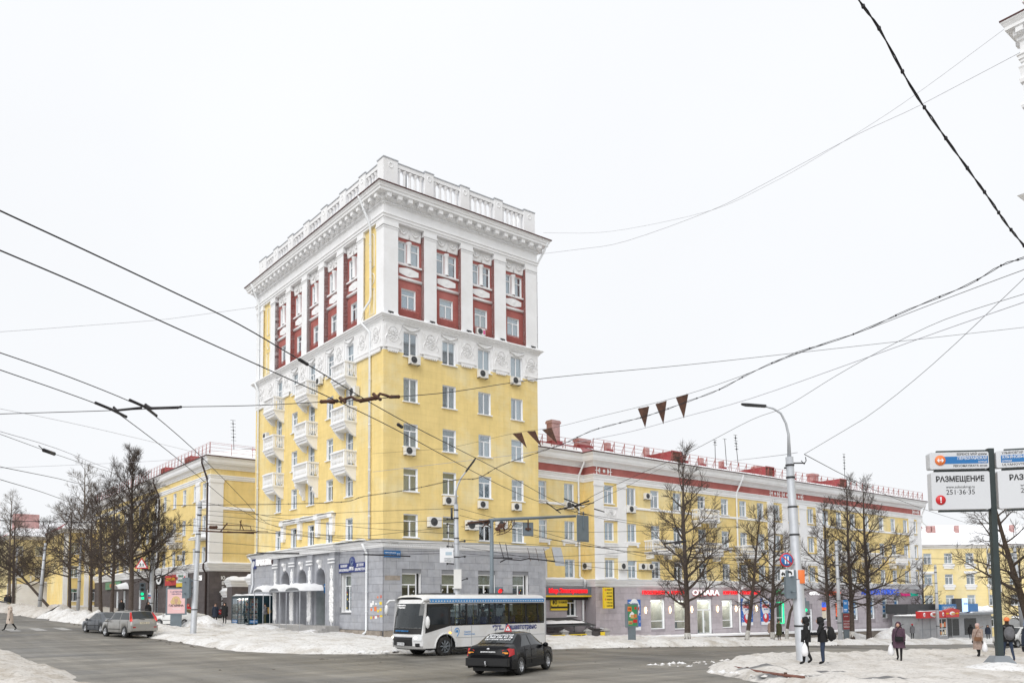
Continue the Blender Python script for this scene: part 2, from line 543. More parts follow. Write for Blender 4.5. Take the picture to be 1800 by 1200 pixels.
def snow_mat(name,clean,dirty,amount,sc):
 m = mat(name,clean,0.7,var=0.07,scale=1.2,bump=0.09,bscale=4.5,spec=0.25,dirt=dirty,damt=amount,dscale=sc,detail=7)
 t = m.node_tree
 p = t.nodes['Principled BSDF']
 mp = [n for n in t.nodes if n.type == 'MAPPING'][0]
 old = p.inputs['Base Color'].links[0].from_socket
 g = nd(t,'ShaderNodeTexNoise'); g.inputs['Scale'].default_value = 7; g.inputs['Detail'].default_value = 6; g.inputs['Roughness'].default_value = 0.7
 t.links.new(mp.outputs[0],g.inputs['Vector'])
 gr = nd(t,'ShaderNodeMapRange')
 gr.inputs[1].default_value,gr.inputs[2].default_value,gr.inputs[3].default_value,gr.inputs[4].default_value = 0.54,0.70,0.0,0.75
 t.links.new(g.outputs[0],gr.inputs[0])
 k = nd(t,'ShaderNodeMixRGB'); t.links.new(gr.outputs[0],k.inputs[0])
 t.links.new(old,k.inputs[1]); k.inputs[2].default_value = (dirty[0] * 0.6,dirty[1] * 0.6,dirty[2] * 0.6,1)
 t.links.new(k.outputs[0],p.inputs['Base Color'])
 return m
snow_mat('trodden snow',(0.70,0.69,0.675),(0.43,0.39,0.335),0.85,0.55)
snow_mat('heaped snow',(0.74,0.74,0.745),(0.36,0.31,0.25),0.8,0.8)
snow_mat('brown snow',(0.56,0.53,0.49),(0.33,0.28,0.22),0.9,0.9)
snow_mat('beaten snow',(0.60,0.575,0.545),(0.41,0.375,0.33),0.85,0.7)
def bare_ground(m,spots):
 """wet asphalt trodden bare in ragged ovals (x, y, half length, half width)"""
 t = m.node_tree
 p = t.nodes['Principled BSDF']
 geo = [n for n in t.nodes if n.type == 'NEW_GEOMETRY'][0]
 nz_ = nd(t,'ShaderNodeTexNoise'); nz_.inputs['Scale'].default_value = 1.1; nz_.inputs['Detail'].default_value = 6
 t.links.new(geo.outputs['Position'],nz_.inputs['Vector'])
 col = p.inputs['Base Color'].links[0].from_socket
 for x,y,l,w in spots:
  mp_ = nd(t,'ShaderNodeMapping',vector_type='TEXTURE')
  mp_.inputs['Location'].default_value = (x,y,0); mp_.inputs['Scale'].default_value = (l,w,1000)
  t.links.new(geo.outputs['Position'],mp_.inputs['Vector'])
  ln = nd(t,'ShaderNodeVectorMath',operation='LENGTH'); t.links.new(mp_.outputs[0],ln.inputs[0])
  ad = nd(t,'ShaderNodeMath',operation='MULTIPLY_ADD'); t.links.new(nz_.outputs[0],ad.inputs[0]); ad.inputs[1].default_value = 1.6; t.links.new(ln.outputs['Value'],ad.inputs[2])
  r = nd(t,'ShaderNodeMapRange'); t.links.new(ad.outputs[0],r.inputs[0])
  r.inputs[1].default_value,r.inputs[2].default_value,r.inputs[3].default_value,r.inputs[4].default_value = 1.55,1.85,.92,0
  k = nd(t,'ShaderNodeMixRGB'); t.links.new(r.outputs[0],k.inputs[0]); t.links.new(col,k.inputs[1]); k.inputs[2].default_value = (.115,.115,.12,1)
  col = k.outputs[0]
 t.links.new(col,p.inputs['Base Color'])
bare_ground(MATS['beaten snow'],[(8.6,25.2,1.5,.55),(10.2,24.4,1.6,.45),(9.4,27.2,2.0,.35)])
def nonuni(lo,hi,fine_lo,fine_hi,step,grow=1.35):
 xs = []
 x = fine_lo
 while x <= fine_hi:
  xs.append(x); x += step
 d = step; x = fine_hi
 while x < hi:
  d *= grow; x += d; xs.append(x)
 d = step; x = fine_lo; pre = []
 while x > lo:
  d *= grow; x -= d; pre.append(x)
 return pre[::-1] + xs
def road_z(a,b):
 return hab(a,b)
A_ = nonuni(-1500,1500,-30,140,2.0)
B_ = nonuni(-400,1800,-20,150,2.0)
mb = MB()
vs_ = [ab(a,b,road_z(a,b)) for b in B_ for a in A_]
na = len(A_)
mb.add(vs_,[(j * na + i,j * na + i + 1,(j + 1) * na + i + 1,(j + 1) * na + i) for j in range(len(B_) - 1) for i in range(na - 1)],0,True)
struct(mb.build('road',['road asphalt']))
def sd_corner(a,b,a0,b0,sa,sb,r):
 """signed distance (positive inside) to the quadrant sa*(a-a0)>0, sb*(b-b0)>0 with corner radius r"""
 x,y = sa * (a - a0),sb * (b - b0)
 if x < r and y < r:
  return r - math.hypot(r - x,r - y)
 return min(x,y)
def pavement(name,m,sdf,a0,a1,b0,b1,step,height=0.15,bank=None,rough=0.03,seed=0.0,wob=0.5):
 na_,nb_ = int((a1 - a0) / step),int((b1 - b0) / step)
 idx,V,F = {},[],[]
 S = {}
 for j in range(nb_ + 1):
  for i in range(na_ + 1):
   a,b = a0 + i * step,b0 + j * step
   d = sdf(a,b)
   if d > -2.5:
    d += wob * fbm(a + seed,b,0.35,3)
   S[i,j] = d
   if d > -0.9:
    e = min(1,max(0,(d + 0.25) / 0.6))
    e = e * e * (3 - 2 * e)
    z = -0.10 + (height + 0.10) * e
    n1 = fbm(a + seed,b - seed,0.9,5)
    z += rough * (n1 * 1.6 + 1.1 * fbm(a * 3.1,b * 3.1 + seed,1.0,3)) * e
    if bank:
     z += bank(a,b,d) * (0.75 + 0.55 * fbm(a * 1.3 + seed,b * 1.3,0.6,4)) * e
    idx[i,j] = len(V)
    V.append(ab(a,b,hab(a,b) + z))
 for j in range(nb_):
  for i in range(na_):
   q = [(i,j),(i + 1,j),(i + 1,j + 1),(i,j + 1)]
   if all(k in idx for k in q):
    F.append([idx[k] for k in q])
 mb = MB()
 mb.add(V,F,0,True)
 return struct(mb.build(name,[m]))
def hump(x,w):
 return math.exp(-(x / w) ** 2)
SD1 = lambda a,b: sd_corner(a,b,15.0 - max(0,b - 70) * 0.05,33.9,1,1,9.5)
def bank1(a,b,d):
 h = 0.16 * hump(d - 1.1,0.8)
 if b > 58:
  h += min(1,(b - 58) / 8) * 0.80 * hump(d - 1.9,1.3)
 if a > 40:
  h += 0.22 * hump(d - 1.4,0.9)
 if 36 < b < 52 and a < 30:
  h += 0.12 * hump(d - 2.4,1.4)
 return h
pavement('pavement_snow','trodden snow',SD1,8,60,31,90,0.33,0.13,bank1,0.06,0.0)
pavement('far_pavement_snow','trodden snow',SD1,60.01,150,31,60,0.75,0.14,bank1,0.05,0.0)
pavement('uphill_pavement_snow','brown snow',SD1,6,45,90.01,150,0.75,0.14,bank1,0.06,0.0)
SD2 = lambda a,b: sd_corner(a,b,20.6,21.0,1,-1,10.0)
def bank2(a,b,d):
 u,v = (a - 22.9) * .779 - (b - 13.6) * .627,(a - 22.9) * .627 + (b - 13.6) * .779
 return (0.20 * hump(d - 1.3,0.9) + 0.10 * hump(d - 0.6,0.4)) * (1 - hump(u,3) * hump(v,1.5))
pavement('near_pavement_snow','beaten snow',SD2,18,75,2,22,0.20,0.15,bank2,0.055,31.0)
SD3 = lambda a,b: 5.9 - a
pavement('left_pavement_snow','brown snow',SD3,-14,8,8,130,0.45,0.14,lambda a,b,d: 0.30 * hump(d - 2.0,1.4),0.07,57.0)
# ---- shared building pieces
def frame_mesh(w,h,kind,name,fm='plastic white',th=0.07):
 """white window frame; outer face at y=0, wall is at y<0 side"""
 mb = MB()
 f = th
 y0,y1 = 0.0,0.07
 mb.box(-w / 2,y0,0,-w / 2 + f,y1,h); mb.box(w / 2 - f,y0,0,w / 2,y1,h)
 mb.box(-w / 2 + f,y0,0,w / 2 - f,y1,f); mb.box(-w / 2 + f,y0,h - f,w / 2 - f,y1,h)
 if kind == 't':
  zt = h * 0.70
  mb.box(-w / 2 + f,y0 - .003,zt - f / 2,w / 2 - f,y1,zt + f / 2)
  mb.box(-f * .6,y0 - .006,f,f * .6,y1,zt - f / 2)
  panes = [(-w / 2 + f,f,-f * .6,zt - f / 2),(f * .6,f,w / 2 - f,zt - f / 2),(-w / 2 + f,zt + f / 2,w / 2 - f,h - f)]
 elif kind == '2':
  mb.box(-f * .6,y0 - .004,f,f * .6,y1,h - f)
  panes = [(-w / 2 + f,f,-f * .6,h - f),(f * .6,f,w / 2 - f,h - f)]
 elif kind == 'n': # narrow, two lights
  zt = h * 0.66
  mb.box(-w / 2 + f,y0 - .003,zt - f / 2,w / 2 - f,y1,zt + f / 2)
  panes = [(-w / 2 + f,f,w / 2 - f,zt - f / 2),(-w / 2 + f,zt + f / 2,w / 2 - f,h - f)]
 elif kind == 's': # shop window, low transom
  zt = h * 0.27
  mb.box(-w / 2 + f,y0 - .003,zt - f / 2,w / 2 - f,y1,zt + f / 2)
  panes = [(-w / 2 + f,f,w / 2 - f,zt - f / 2),(-w / 2 + f,zt + f / 2,w / 2 - f,h - f)]
 else:
  panes = [(-w / 2 + f,f,w / 2 - f,h - f)]
 return mb.mesh(name,[fm]),panes
WK = {}
def window_kit(w,h,kind,fm='plastic white',gl='glass'):
 k = (round(w,2),round(h,2),kind,fm,gl)
 if k not in WK:
  fr,panes = frame_mesh(w,h,kind,'window',fm)
  pm = []
  for (a,b,c,d) in panes:
   mb = MB(); mb.box(a,0.030,b,c,0.045,d)
   pm.append(mb.mesh('pane',[gl]))
  mb = MB()
  for (a,b,c,d) in panes:
   mb.box(a,0.030,b,c,0.045,d)
  joined = mb.mesh('pane',[gl])
  mb = MB(); mb.box(-w / 2 - .10,-.26,-.075,w / 2 + .10,.0,-.005)
  sill = mb.mesh('sill',[fm if fm == 'plastic white' else 'white paint'])
  cs = {}
  for cname in ('curtain white','curtain cream','curtain blue','blind beige'):
   for style in ('full','sides','left','right','top'):
    mb = MB()
    def cloth(x0,x1,z0,z1):
     n = max(3,int((x1 - x0) / 0.05))
     P = [(x0 + (x1 - x0) * i / n,0.17 + 0.025 * (i % 2) + 0.008 * ((i * 7) % 3)) for i in range(n + 1)]
     if cname.startswith('blind'):
      P = [(x0,.17),(x1,.17)]
     for i in range(len(P) - 1):
      mb.quad((P[i][0],P[i][1],z0),(P[i + 1][0],P[i + 1][1],z0),(P[i + 1][0],P[i + 1][1],z1),(P[i][0],P[i][1],z1))
    if style == 'full':
     cloth(-w / 2,w / 2,0,h)
    if style in ('sides','left'):
     cloth(-w / 2,-w / 2 + w * (.36 if style == 'sides' else .55),0,h)
    if style in ('sides','right'):
     cloth(w / 2 - w * (.36 if style == 'sides' else .55),w / 2,0,h)
    if style == 'top':
     cloth(-w / 2,w / 2,h * .62,h)
    cs[cname,style] = mb.mesh('curtain',[cname])
  WK[k] = (fr,pm,joined,sill,cs)
 return WK[k]
def place_window(parent,x,y,z,w,h,kind,rz=0.0,sill=True,split=False,curtain='auto',fm='plastic white',gl='glass',rnd=R_):
 fr,pm,joined,sl,cs = window_kit(w,h,kind,fm,gl)
 o = inst('window',fr,parent,(x,y,z),rz)
 if split:
  for p in pm:
   inst('pane',p,o)
 else:
  inst('pane',joined,o)
 if sill:
  inst('sill',sl,o)
 if curtain == 'auto':
  c = rnd.choice([None,('curtain white','full'),('curtain white','full'),('curtain white','sides'),('curtain white','left'),('curtain white','right'),('curtain cream','sides'),('curtain blue','full'),('curtain blue','full'),('curtain white','top'),('curtain cream','full')])
 else:
  c = curtain
 if c:
  inst('curtain',cs[c],o)
 return o
_slab = None
def lay_slabs(parent,X,u0,u1,z0,z1,sw,sh,m,holes,off=0.0,limit=300,rz=0.0,gap=0.014,seed=1,minw=0.16,right_first=False):
 """running-bond stone facing: every slab is a part; past the limit the rest become one joined part"""
 key = 'slabmesh' + m
 if key not in WK:
  b = MB(); b.box(0,-.028,0,1,0.0,1)
  WK[key] = b.mesh('stone_slab',[m])
 me = WK[key]
 rr = random.Random(seed)
 rows = int(math.ceil((z1 - z0) / sh))
 L = []
 for j in range(rows):
  za,zb = z0 + j * sh,min(z1,z0 + (j + 1) * sh)
  if zb - za < .1:
   continue
  u = u0 - (sw / 2 if j % 2 else 0) - rr.random() * .1
  while u < u1:
   ua,ub = max(u,u0),min(u + sw,u1)
   u += sw
   segs = [(ua,ub)]
   for h in holes:
    if h[1] < zb - .03 and h[3] > za + .03:
     ns = []
     for (p,q) in segs:
      if h[2] <= p or h[0] >= q:
       ns.append((p,q)); continue
      if h[0] - p > 0:
       ns.append((p,h[0]))
      if q - h[2] > 0:
       ns.append((h[2],q))
     segs = ns
   for (p,q) in segs:
    if q - p > minw:
     L.append((p,za,q,zb))
 L.sort(key=lambda s: -s[0] if right_first else s[0])
 rest = MB(FB if rz else None)
 for n,(p,za,q,zb) in enumerate(L):
  g = gap / 2
  pr = rr.uniform(0,.006)
  if n < limit:
   w,h = q - p - gap,zb - za - gap
   if rz:
    inst('stone_slab',me,parent,(-(off + pr),q - g,za + g),rz,(w,1,h))
   else:
    inst('stone_slab',me,parent,(p + g,-(off + pr),za + g),0,(w,1,h))
  else:
   rest.box(p + g,-off - .028 - pr,za + g,q - g,-off,zb - g)
 if rest.v:
  struct(rest.build('stone_facing',[m],parent),'stuff')
def lumpy_snow(mb,x0,x1,y0,y1,z,h,step=0.35,seed=0,mat=0,edge=0.25):
 """a settled layer of snow with a rounded, irregular edge"""
 nx,ny = max(3,int((x1 - x0) / step)),max(3,int((y1 - y0) / step))
 V = []
 for j in range(ny + 1):
  for i in range(nx + 1):
   x,y = x0 + (x1 - x0) * i / nx,y0 + (y1 - y0) * j / ny
   e = min(x - x0,x1 - x,y - y0,y1 - y)
   k = min(1,e / edge) if edge else 1
   k = math.sqrt(max(0,1 - (1 - k) ** 2))
   V.append((x,y,z + h * k * (0.85 + 0.5 * fbm(x + seed,y,0.9,3))))
 n = nx + 1
 F = [(j * n + i,j * n + i + 1,(j + 1) * n + i + 1,(j + 1) * n + i) for j in range(ny) for i in range(nx)]
 F.append([i for i in range(n)][::-1]); F.append([ny * n + i for i in range(n)])
 F.append([j * n for j in range(ny + 1)]); F.append([j * n + nx for j in range(ny + 1)][::-1])
 mb.add(V,F,mat,True)
def rosette(mb,cx,cz,r,y,n=12,sz=1.25,mat=0):
 """oval flower boss: ring, petals and a centre, standing proud of y"""
 ring = [(cx + r * cos(2 * pi * i / 20),y - .01,cz + r * sz * sin(2 * pi * i / 20)) for i in range(21)]
 mb.tube(ring,0.035,4,mat,False)
 for i in range(n):
  t = 2 * pi * i / n
  c,s = cos(t),sin(t)
  p0 = Vector((cx + .28 * r * c,y - .02,cz + .28 * r * sz * s)); p1 = Vector((cx + .86 * r * c,y - .02,cz + .86 * r * sz * s))
  mb.tube([p0,p0.lerp(p1,.6),p1],[.025,.055,.02],4,mat,False)
 mb.ball((cx,y,cz),r * .22,8,mat,(1,.5,1))
 # ---- the nine-storey corner tower
T0 = Vector((-8.66,55.0,0.0))
tower = thing('apartment_tower','tall yellow corner tower with red upper storeys, white pilasters, balustraded roof and grey stone base','building',T0,TH)
WA,WB = 13.83,22.70
colsA = [2.16,5.41,8.60,11.72]
colsB = [4.87,8.02,11.19,14.38,17.50]
rowsA = [(6.97,8.58),(10.15,11.77),(13.24,14.87),(16.42,18.07)]
HW = 0.575
GA = [(1.47,1.90,2.98,4.49),(4.72,1.90,6.23,4.49),(7.92,1.90,9.45,4.49),(11.14,1.90,12.66,4.49)]
GB = [(4.46,1.90,6.00,4.49)]
# -- yellow shaft
holesA = [(c - HW,a,c + HW,b) for c in colsA for (a,b) in rowsA]
holesAf = [(c - HW,19.59,c + HW,21.33) for c in colsA]
bal_rows = (1,2)
holesB,holesBf = [],[]
balc = [] # (column, floor z)
for i,c in enumerate(colsB):
 for j,(a,b) in enumerate(rowsA):
  door = i in (0,2,4) and j in (2,3)
  holesB.append((c - .54,a - (1.0 if door else 0),c + .54,b))
  if door:
   balc.append((c,a - 1.0))
 door = i in (0,2,4)
 holesBf.append((c - .54,19.59 - (.95 if door else 0),c + .54,21.33))
 if door:
  balc.append((c,18.64))
mb = MB()
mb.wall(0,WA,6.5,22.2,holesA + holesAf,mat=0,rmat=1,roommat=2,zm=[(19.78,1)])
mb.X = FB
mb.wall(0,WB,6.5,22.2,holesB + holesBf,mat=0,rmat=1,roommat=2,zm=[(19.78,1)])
mb.X = None
mb.quad((WA,0,-2),(WA,WB,-2),(WA,WB,31),(WA,0,31),0)
mb.quad((0,WB,-2),(WA,WB,-2),(WA,WB,31),(0,WB,31),0)
mb.quad((0,0,31.15),(WA,0,31.15),(WA,WB,31.15),(0,WB,31.15),1)
mb.build('wall',['yellow plaster','white paint','room dark'],tower)
for c in colsA:
 for j,(a,b) in enumerate(rowsA):
  place_window(tower,c,.13,a,HW * 2,b - a,'2' if j == 3 or (j == 2 and c > 20) else 't',split=True)
 place_window(tower,c,.13,19.59,HW * 2,1.74,'2',split=True,sill=True,fm='plastic white')
for i,c in enumerate(colsB):
 for j,(a,b) in enumerate(rowsA):
  d = 1.0 if i in (0,2,4) and j in (2,3) else 0
  place_window(tower,.13,c,a - d,1.08,b - a + d,'t',RB,split=True,sill=not d)
 d = .95 if i in (0,2,4) else 0
 place_window(tower,.13,c,19.59 - d,1.08,1.74 + d,'t',RB,split=True,sill=not d)
 # -- frieze panels with flower bosses between the sixth-floor windows
def frieze(u0,u1,X,name,bosses):
 mb = MB(X)
 mb.box(u0,-.07,19.95,u1,-.002,21.95)
 mb.box(u0 + .25,-.13,19.75,u1 - .25,-.072,19.95)
 mb.box(u0 + .12,-.16,19.95,u1 - .12,-.072,20.03)
 n = int((u1 - u0 - .6) / .16)
 for k in range(n):
  x = u0 + .32 + k * .16
  mb.box(x,-.15,19.66,x + .08,-.02,19.76)
 for bx in bosses:
  rosette(mb,bx,20.95,.42,-.07)
  for s in (-1,1):
   pts = [(bx + s * (.52 + .10 * sin(k * 1.1)),-.085,20.30 + k * .16) for k in range(9)]
   mb.tube(pts,[.02,.05,.03,.06,.03,.06,.03,.05,.02],4,0,False)
   # swags over the windows beside it
 return mb.build(name,['white stucco'],tower)
eA = [0] + [v for c in colsA for v in (c - .75,c + .75)] + [WA]
for k in range(0,len(eA),2):
 frieze(eA[k],eA[k + 1],None,'frieze_panel',[(eA[k] + eA[k + 1]) / 2])
eB = [0] + [v for c in colsB for v in (c - .72,c + .72)] + [WB]
for k in range(0,len(eB),2):
 w = eB[k + 1] - eB[k]
 frieze(eB[k],eB[k + 1],FB,'frieze_panel',[(eB[k] + eB[k + 1]) / 2] if w < 2.4 else [eB[k] + w * .22,eB[k] + w * .7])
def swag(c,X,hw):
 mb = MB(X)
 pts = [(c + hw * 1.5 * (t / 5 - 1),-.06,21.42 + .40 * (abs(t / 5 - 1) ** 1.5)) for t in range(11)]
 mb.tube(pts,[.02,.05,.07,.06,.05,.045,.05,.06,.07,.05,.02],5,0,False)
 mb.build('swag',['white stucco'],tower)
for c in colsA:
 swag(c,None,HW)
for c in colsB:
 swag(c,FB,.54)
 # -- cornices
PATH = [(0,WB),(0,0),(WA,0),(WA,WB)] # travelling so that 'out' lies on the right
def cornice(name,prof,path,m='white paint',parent=None):
 mb = MB(); mb.sweep(path,prof,0,path is PATH)
 return mb.build(name,[m],parent or tower)
 # travel from (0,WB) to (0,0): direction -y, right of travel is -x (outside); then +x, right is -y (outside)
cornice('middle_cornice',[(0,21.78),(.10,21.78),(.10,21.86),(.18,21.90),(.18,21.97),(.30,22.02),(.30,22.08),(.40,22.13),(.40,22.19),(0,22.22)],PATH)
mb = MB(); mb.sweep(PATH,[(.0,22.225),(.38,22.197),(.36,22.235),(.15,22.27),(0,22.27)],0,True)
mb.build('ledge_snow',['snow'],tower)
cornice('entablature',[(-.3,28.95),(.06,28.95),(.06,29.10),(.12,29.10),(.12,29.26),(.18,29.30),(.18,29.36),(.04,29.38),(.04,29.98),(.10,30.02),(.10,30.06),(.14,30.06),(.14,30.20),(.22,30.22),(.22,30.30),(.26,30.30),(.26,30.62),(.70,30.64),(.70,30.80),(.76,30.84),(.78,30.95),(.86,31.04),(.86,31.10),(-.3,31.12)],PATH)
mb = MB(); mb.sweep(PATH,[(.80,31.105),(.91,31.09),(.92,31.16),(.2,31.26),(0,31.26)],0,True)
mb.build('cornice_flashing',['dark red metal'],tower)
mb = MB()
k = 0
while .05 + k * .135 < WA:
 x = .05 + k * .135
 mb.box(x,-.205,30.075,x + .075,-.141,30.19); k += 1
mb.X = FB
k = 0
while .05 + k * .135 < WB:
 x = .05 + k * .135
 mb.box(x,-.205,30.075,x + .075,-.141,30.19); k += 1
struct(mb.build('dentils',['white paint'],tower),'stuff')
mb = MB()
mb.box(-.17,-.62,30.33,.17,-.262,30.60); mb.box(-.20,-.66,30.60,.20,-.262,30.635); mb.box(-.14,-.55,30.29,.14,-.262,30.33)
mo = mb.mesh('modillion',['white paint'])
nA,nB = 17,27
for i in range(nA):
 inst('modillion',mo,tower,(.10 + (WA - .2) * i / (nA - 1),0,0))
for i in range(5):
 inst('modillion',mo,tower,(WA,.10 + i * .85,0),pi / 2)
for i in range(nB):
 inst('modillion',mo,tower,(0,.10 + (WB - .2) * i / (nB - 1),0),RB)
 # -- the two red storeys: recessed bays between white pilasters
baysA = [(1.13,3.28),(4.33,6.50),(7.55,9.60),(10.70,12.70)]
baysB = [(3.75,5.95),(6.95,9.16),(10.08,12.23),(13.17,15.39),(16.25,18.62)]
pilA = [(0,1.13),(3.28,4.33),(6.50,7.55),(9.60,10.70),(12.70,WA)]
pilB = [(0,.98),(2.85,3.75),(5.95,6.95),(9.16,10.08),(12.23,13.17),(15.39,16.25),(18.62,19.58),(21.2,WB)]
yelB = [(.98,2.85),(19.58,21.2)]
REC = .36
def pilaster(u0,u1,X,corner=False):
 mb = MB(X)
 y1 = REC if not corner else .02
 mb.box(u0,-.03,22.2,u1,y1,28.55)
 mb.box(u0 - .03,-.06,28.40,u1 + .03,-.031,28.46)
 mb.box(u0 - .05,-.09,28.55,u1 + .05,y1,28.70)
 mb.box(u0 - .02,-.05,28.70,u1 + .02,y1,28.95)
 mb.box(u0 - .05,-.07,22.2,u1 + .05,-.031,22.42)
 return mb.build('pilaster',['white paint'],tower)
for u0,u1 in pilA:
 pilaster(u0,u1,None)
for u0,u1 in pilB:
 pilaster(u0,u1,FB)
def red_bay(u0,u1,X,rz):
 c = (u0 + u1) / 2
 lw = (c - .58,23.06,c + .58,24.53)
 uw = [(c - .88,26.35,c - .20,27.90),(c + .20,26.35,c + .88,27.90)]
 mb = MB(X)
 mb.wall(u0,u1,22.2,28.95,[lw] + uw,off=-REC,depth=.12,mat=0,rmat=1,roommat=2)
 mb.quad((u0,0,22.2),(u0,REC,22.2),(u0,REC,28.95),(u0,0,28.95),0)
 mb.quad((u1,0,22.2),(u1,REC,22.2),(u1,REC,28.95),(u1,0,28.95),0)
 mb.quad((u0,0,28.951),(u1,0,28.951),(u1,REC,28.951),(u0,REC,28.951),1)
 # scored fish-scale edging either side of the lower window
 for k in range(9):
  z = 22.6 + k * .26
  for s in (-1,1):
   x0 = c + s * .70
   mb.add([(x0,REC - .001,z + .26),(x0 + s * .17,REC - .001,z + .26),(x0 + s * .17,REC - .03,z + .03),(x0,REC - .03,z + .03)],[(0,1,2,3)],0)
   mb.add([(x0 + s * .19,REC - .001,z + .13),(x0 + s * .33,REC - .001,z + .13),(x0 + s * .33,REC - .03,z - .10),(x0 + s * .19,REC - .03,z - .10)],[(0,1,2,3)],0)
 mb.build('red_bay',['red plaster','white paint','room dark'],tower)
 P = lambda u,o,z: (u,o,z) if not rz else (o,u,z)
 for k,w in enumerate([lw] + uw):
  cx = (w[0] + w[2]) / 2
  x,y,z = P(cx,REC + .10,w[1])
  place_window(tower,x,y,z,w[2] - w[0],w[3] - w[1],'t' if k == 0 else 'n',rz,sill=False,split=True)
 mb = MB(X) # half column between the twin windows
 mb.lathe([(.20,26.32),(.20,26.40),(.165,26.44),(.165,27.72),(.21,27.80),(.22,27.92)],12,0,(c,REC - .02,0))
 mb.build('half_column',['white paint'],tower)
 mb = MB(X) # carved panel over the windows
 mb.box(c - .98,REC - .09,28.12,c + .98,REC - .002,28.94)
 for s in (-.5,.5):
  pts = [(c + s + .34 * (t / 4 - 1),REC - .11,28.42 + .30 * (t / 4 - 1) ** 2) for t in range(9)]
  mb.tube(pts,[.02,.04,.06,.07,.08,.07,.06,.04,.02],5,0,False)
  mb.ball((c + s,REC - .10,28.68),.11,8,0,(1,.6,1))
 for s in (-.96,0,.96):
  mb.tube([(c + s * .97,REC - .10,28.14),(c + s * .97,REC - .10,28.9)],.05,5,0)
 mb.build('carved_panel',['white stucco'],tower)
 mb = MB(X) # ledge, hexagon and roll moulding
 mb.box(u0 + .03,REC - .15,26.16,u1 - .03,REC - .002,26.27)
 mb.build('window_ledge',['white paint'],tower)
 mb = MB(X)
 hx = [(c - .80,25.58),(c - .80,25.92),(c - .15,26.06),(c + .15,26.06),(c + .80,25.92),(c + .80,25.58),(c + .15,25.44),(c - .15,25.44)]
 mb.prism(hx,REC - .07,REC - .002,0)
 mb.lathe([(.0,REC - .11),(.08,REC - .10),(.17,REC - .08),(.20,REC - .072)],14,0,(c,0,25.75),'y')
 mb.build('hexagon_panel',['white paint'],tower)
 mb = MB(X)
 mb.tube([(u0 + .02,REC - .05,25.22),(u1 - .02,REC - .05,25.22)],.115,8,0)
 mb.build('roll_moulding',['white paint'],tower)
 mb = MB(X) # low guard rail in front of the lower window
 for k in range(12):
  x = c - .72 + 1.44 * k / 11
  mb.box(x - .014,REC - .20,22.24,x + .014,REC - .172,23.02)
 mb.box(c - .76,REC - .205,23.02,c + .76,REC - .165,23.05)
 mb.build('guard_rail',['rail red'],tower)
for u0,u1 in baysA:
 red_bay(u0,u1,None,0.0)
for u0,u1 in baysB:
 red_bay(u0,u1,FB,RB)
for u0,u1 in yelB:
 mb = MB(FB)
 mb.quad((u0,.12,22.2),(u1,.12,22.2),(u1,.12,28.95),(u0,.12,28.95),0)
 for u in (u0,u1):
  mb.quad((u,0,22.2),(u,.12,22.2),(u,.12,28.95),(u,0,28.95),0)
 mb.quad((u0,0,28.951),(u1,0,28.951),(u1,.12,28.951),(u0,.12,28.951),0)
 mb.build('yellow_panel',['yellow plaster'],tower)
 c = (u0 + u1) / 2 - .1
 mb = MB(FB)
 def loop(pts,r=.035):
  mb.tube(pts + [pts[0]],r,4,0,False)
 loop([(c - .3,.11,26.1),(c + .3,.11,26.1)] + [(c + .3 * cos(t * pi / 6),.11,28.2 + .3 * sin(t * pi / 6)) for t in range(7)])
 loop([(c + .33 * cos(t * pi / 8),.11,25.25 + .4 * sin(t * pi / 8)) for t in range(16)])
 loop([(c - .3,.11,22.7),(c + .3,.11,22.7),(c + .3,.11,24.5),(c - .3,.11,24.5)])
 mb.build('panel_moulding',['white paint'],tower)
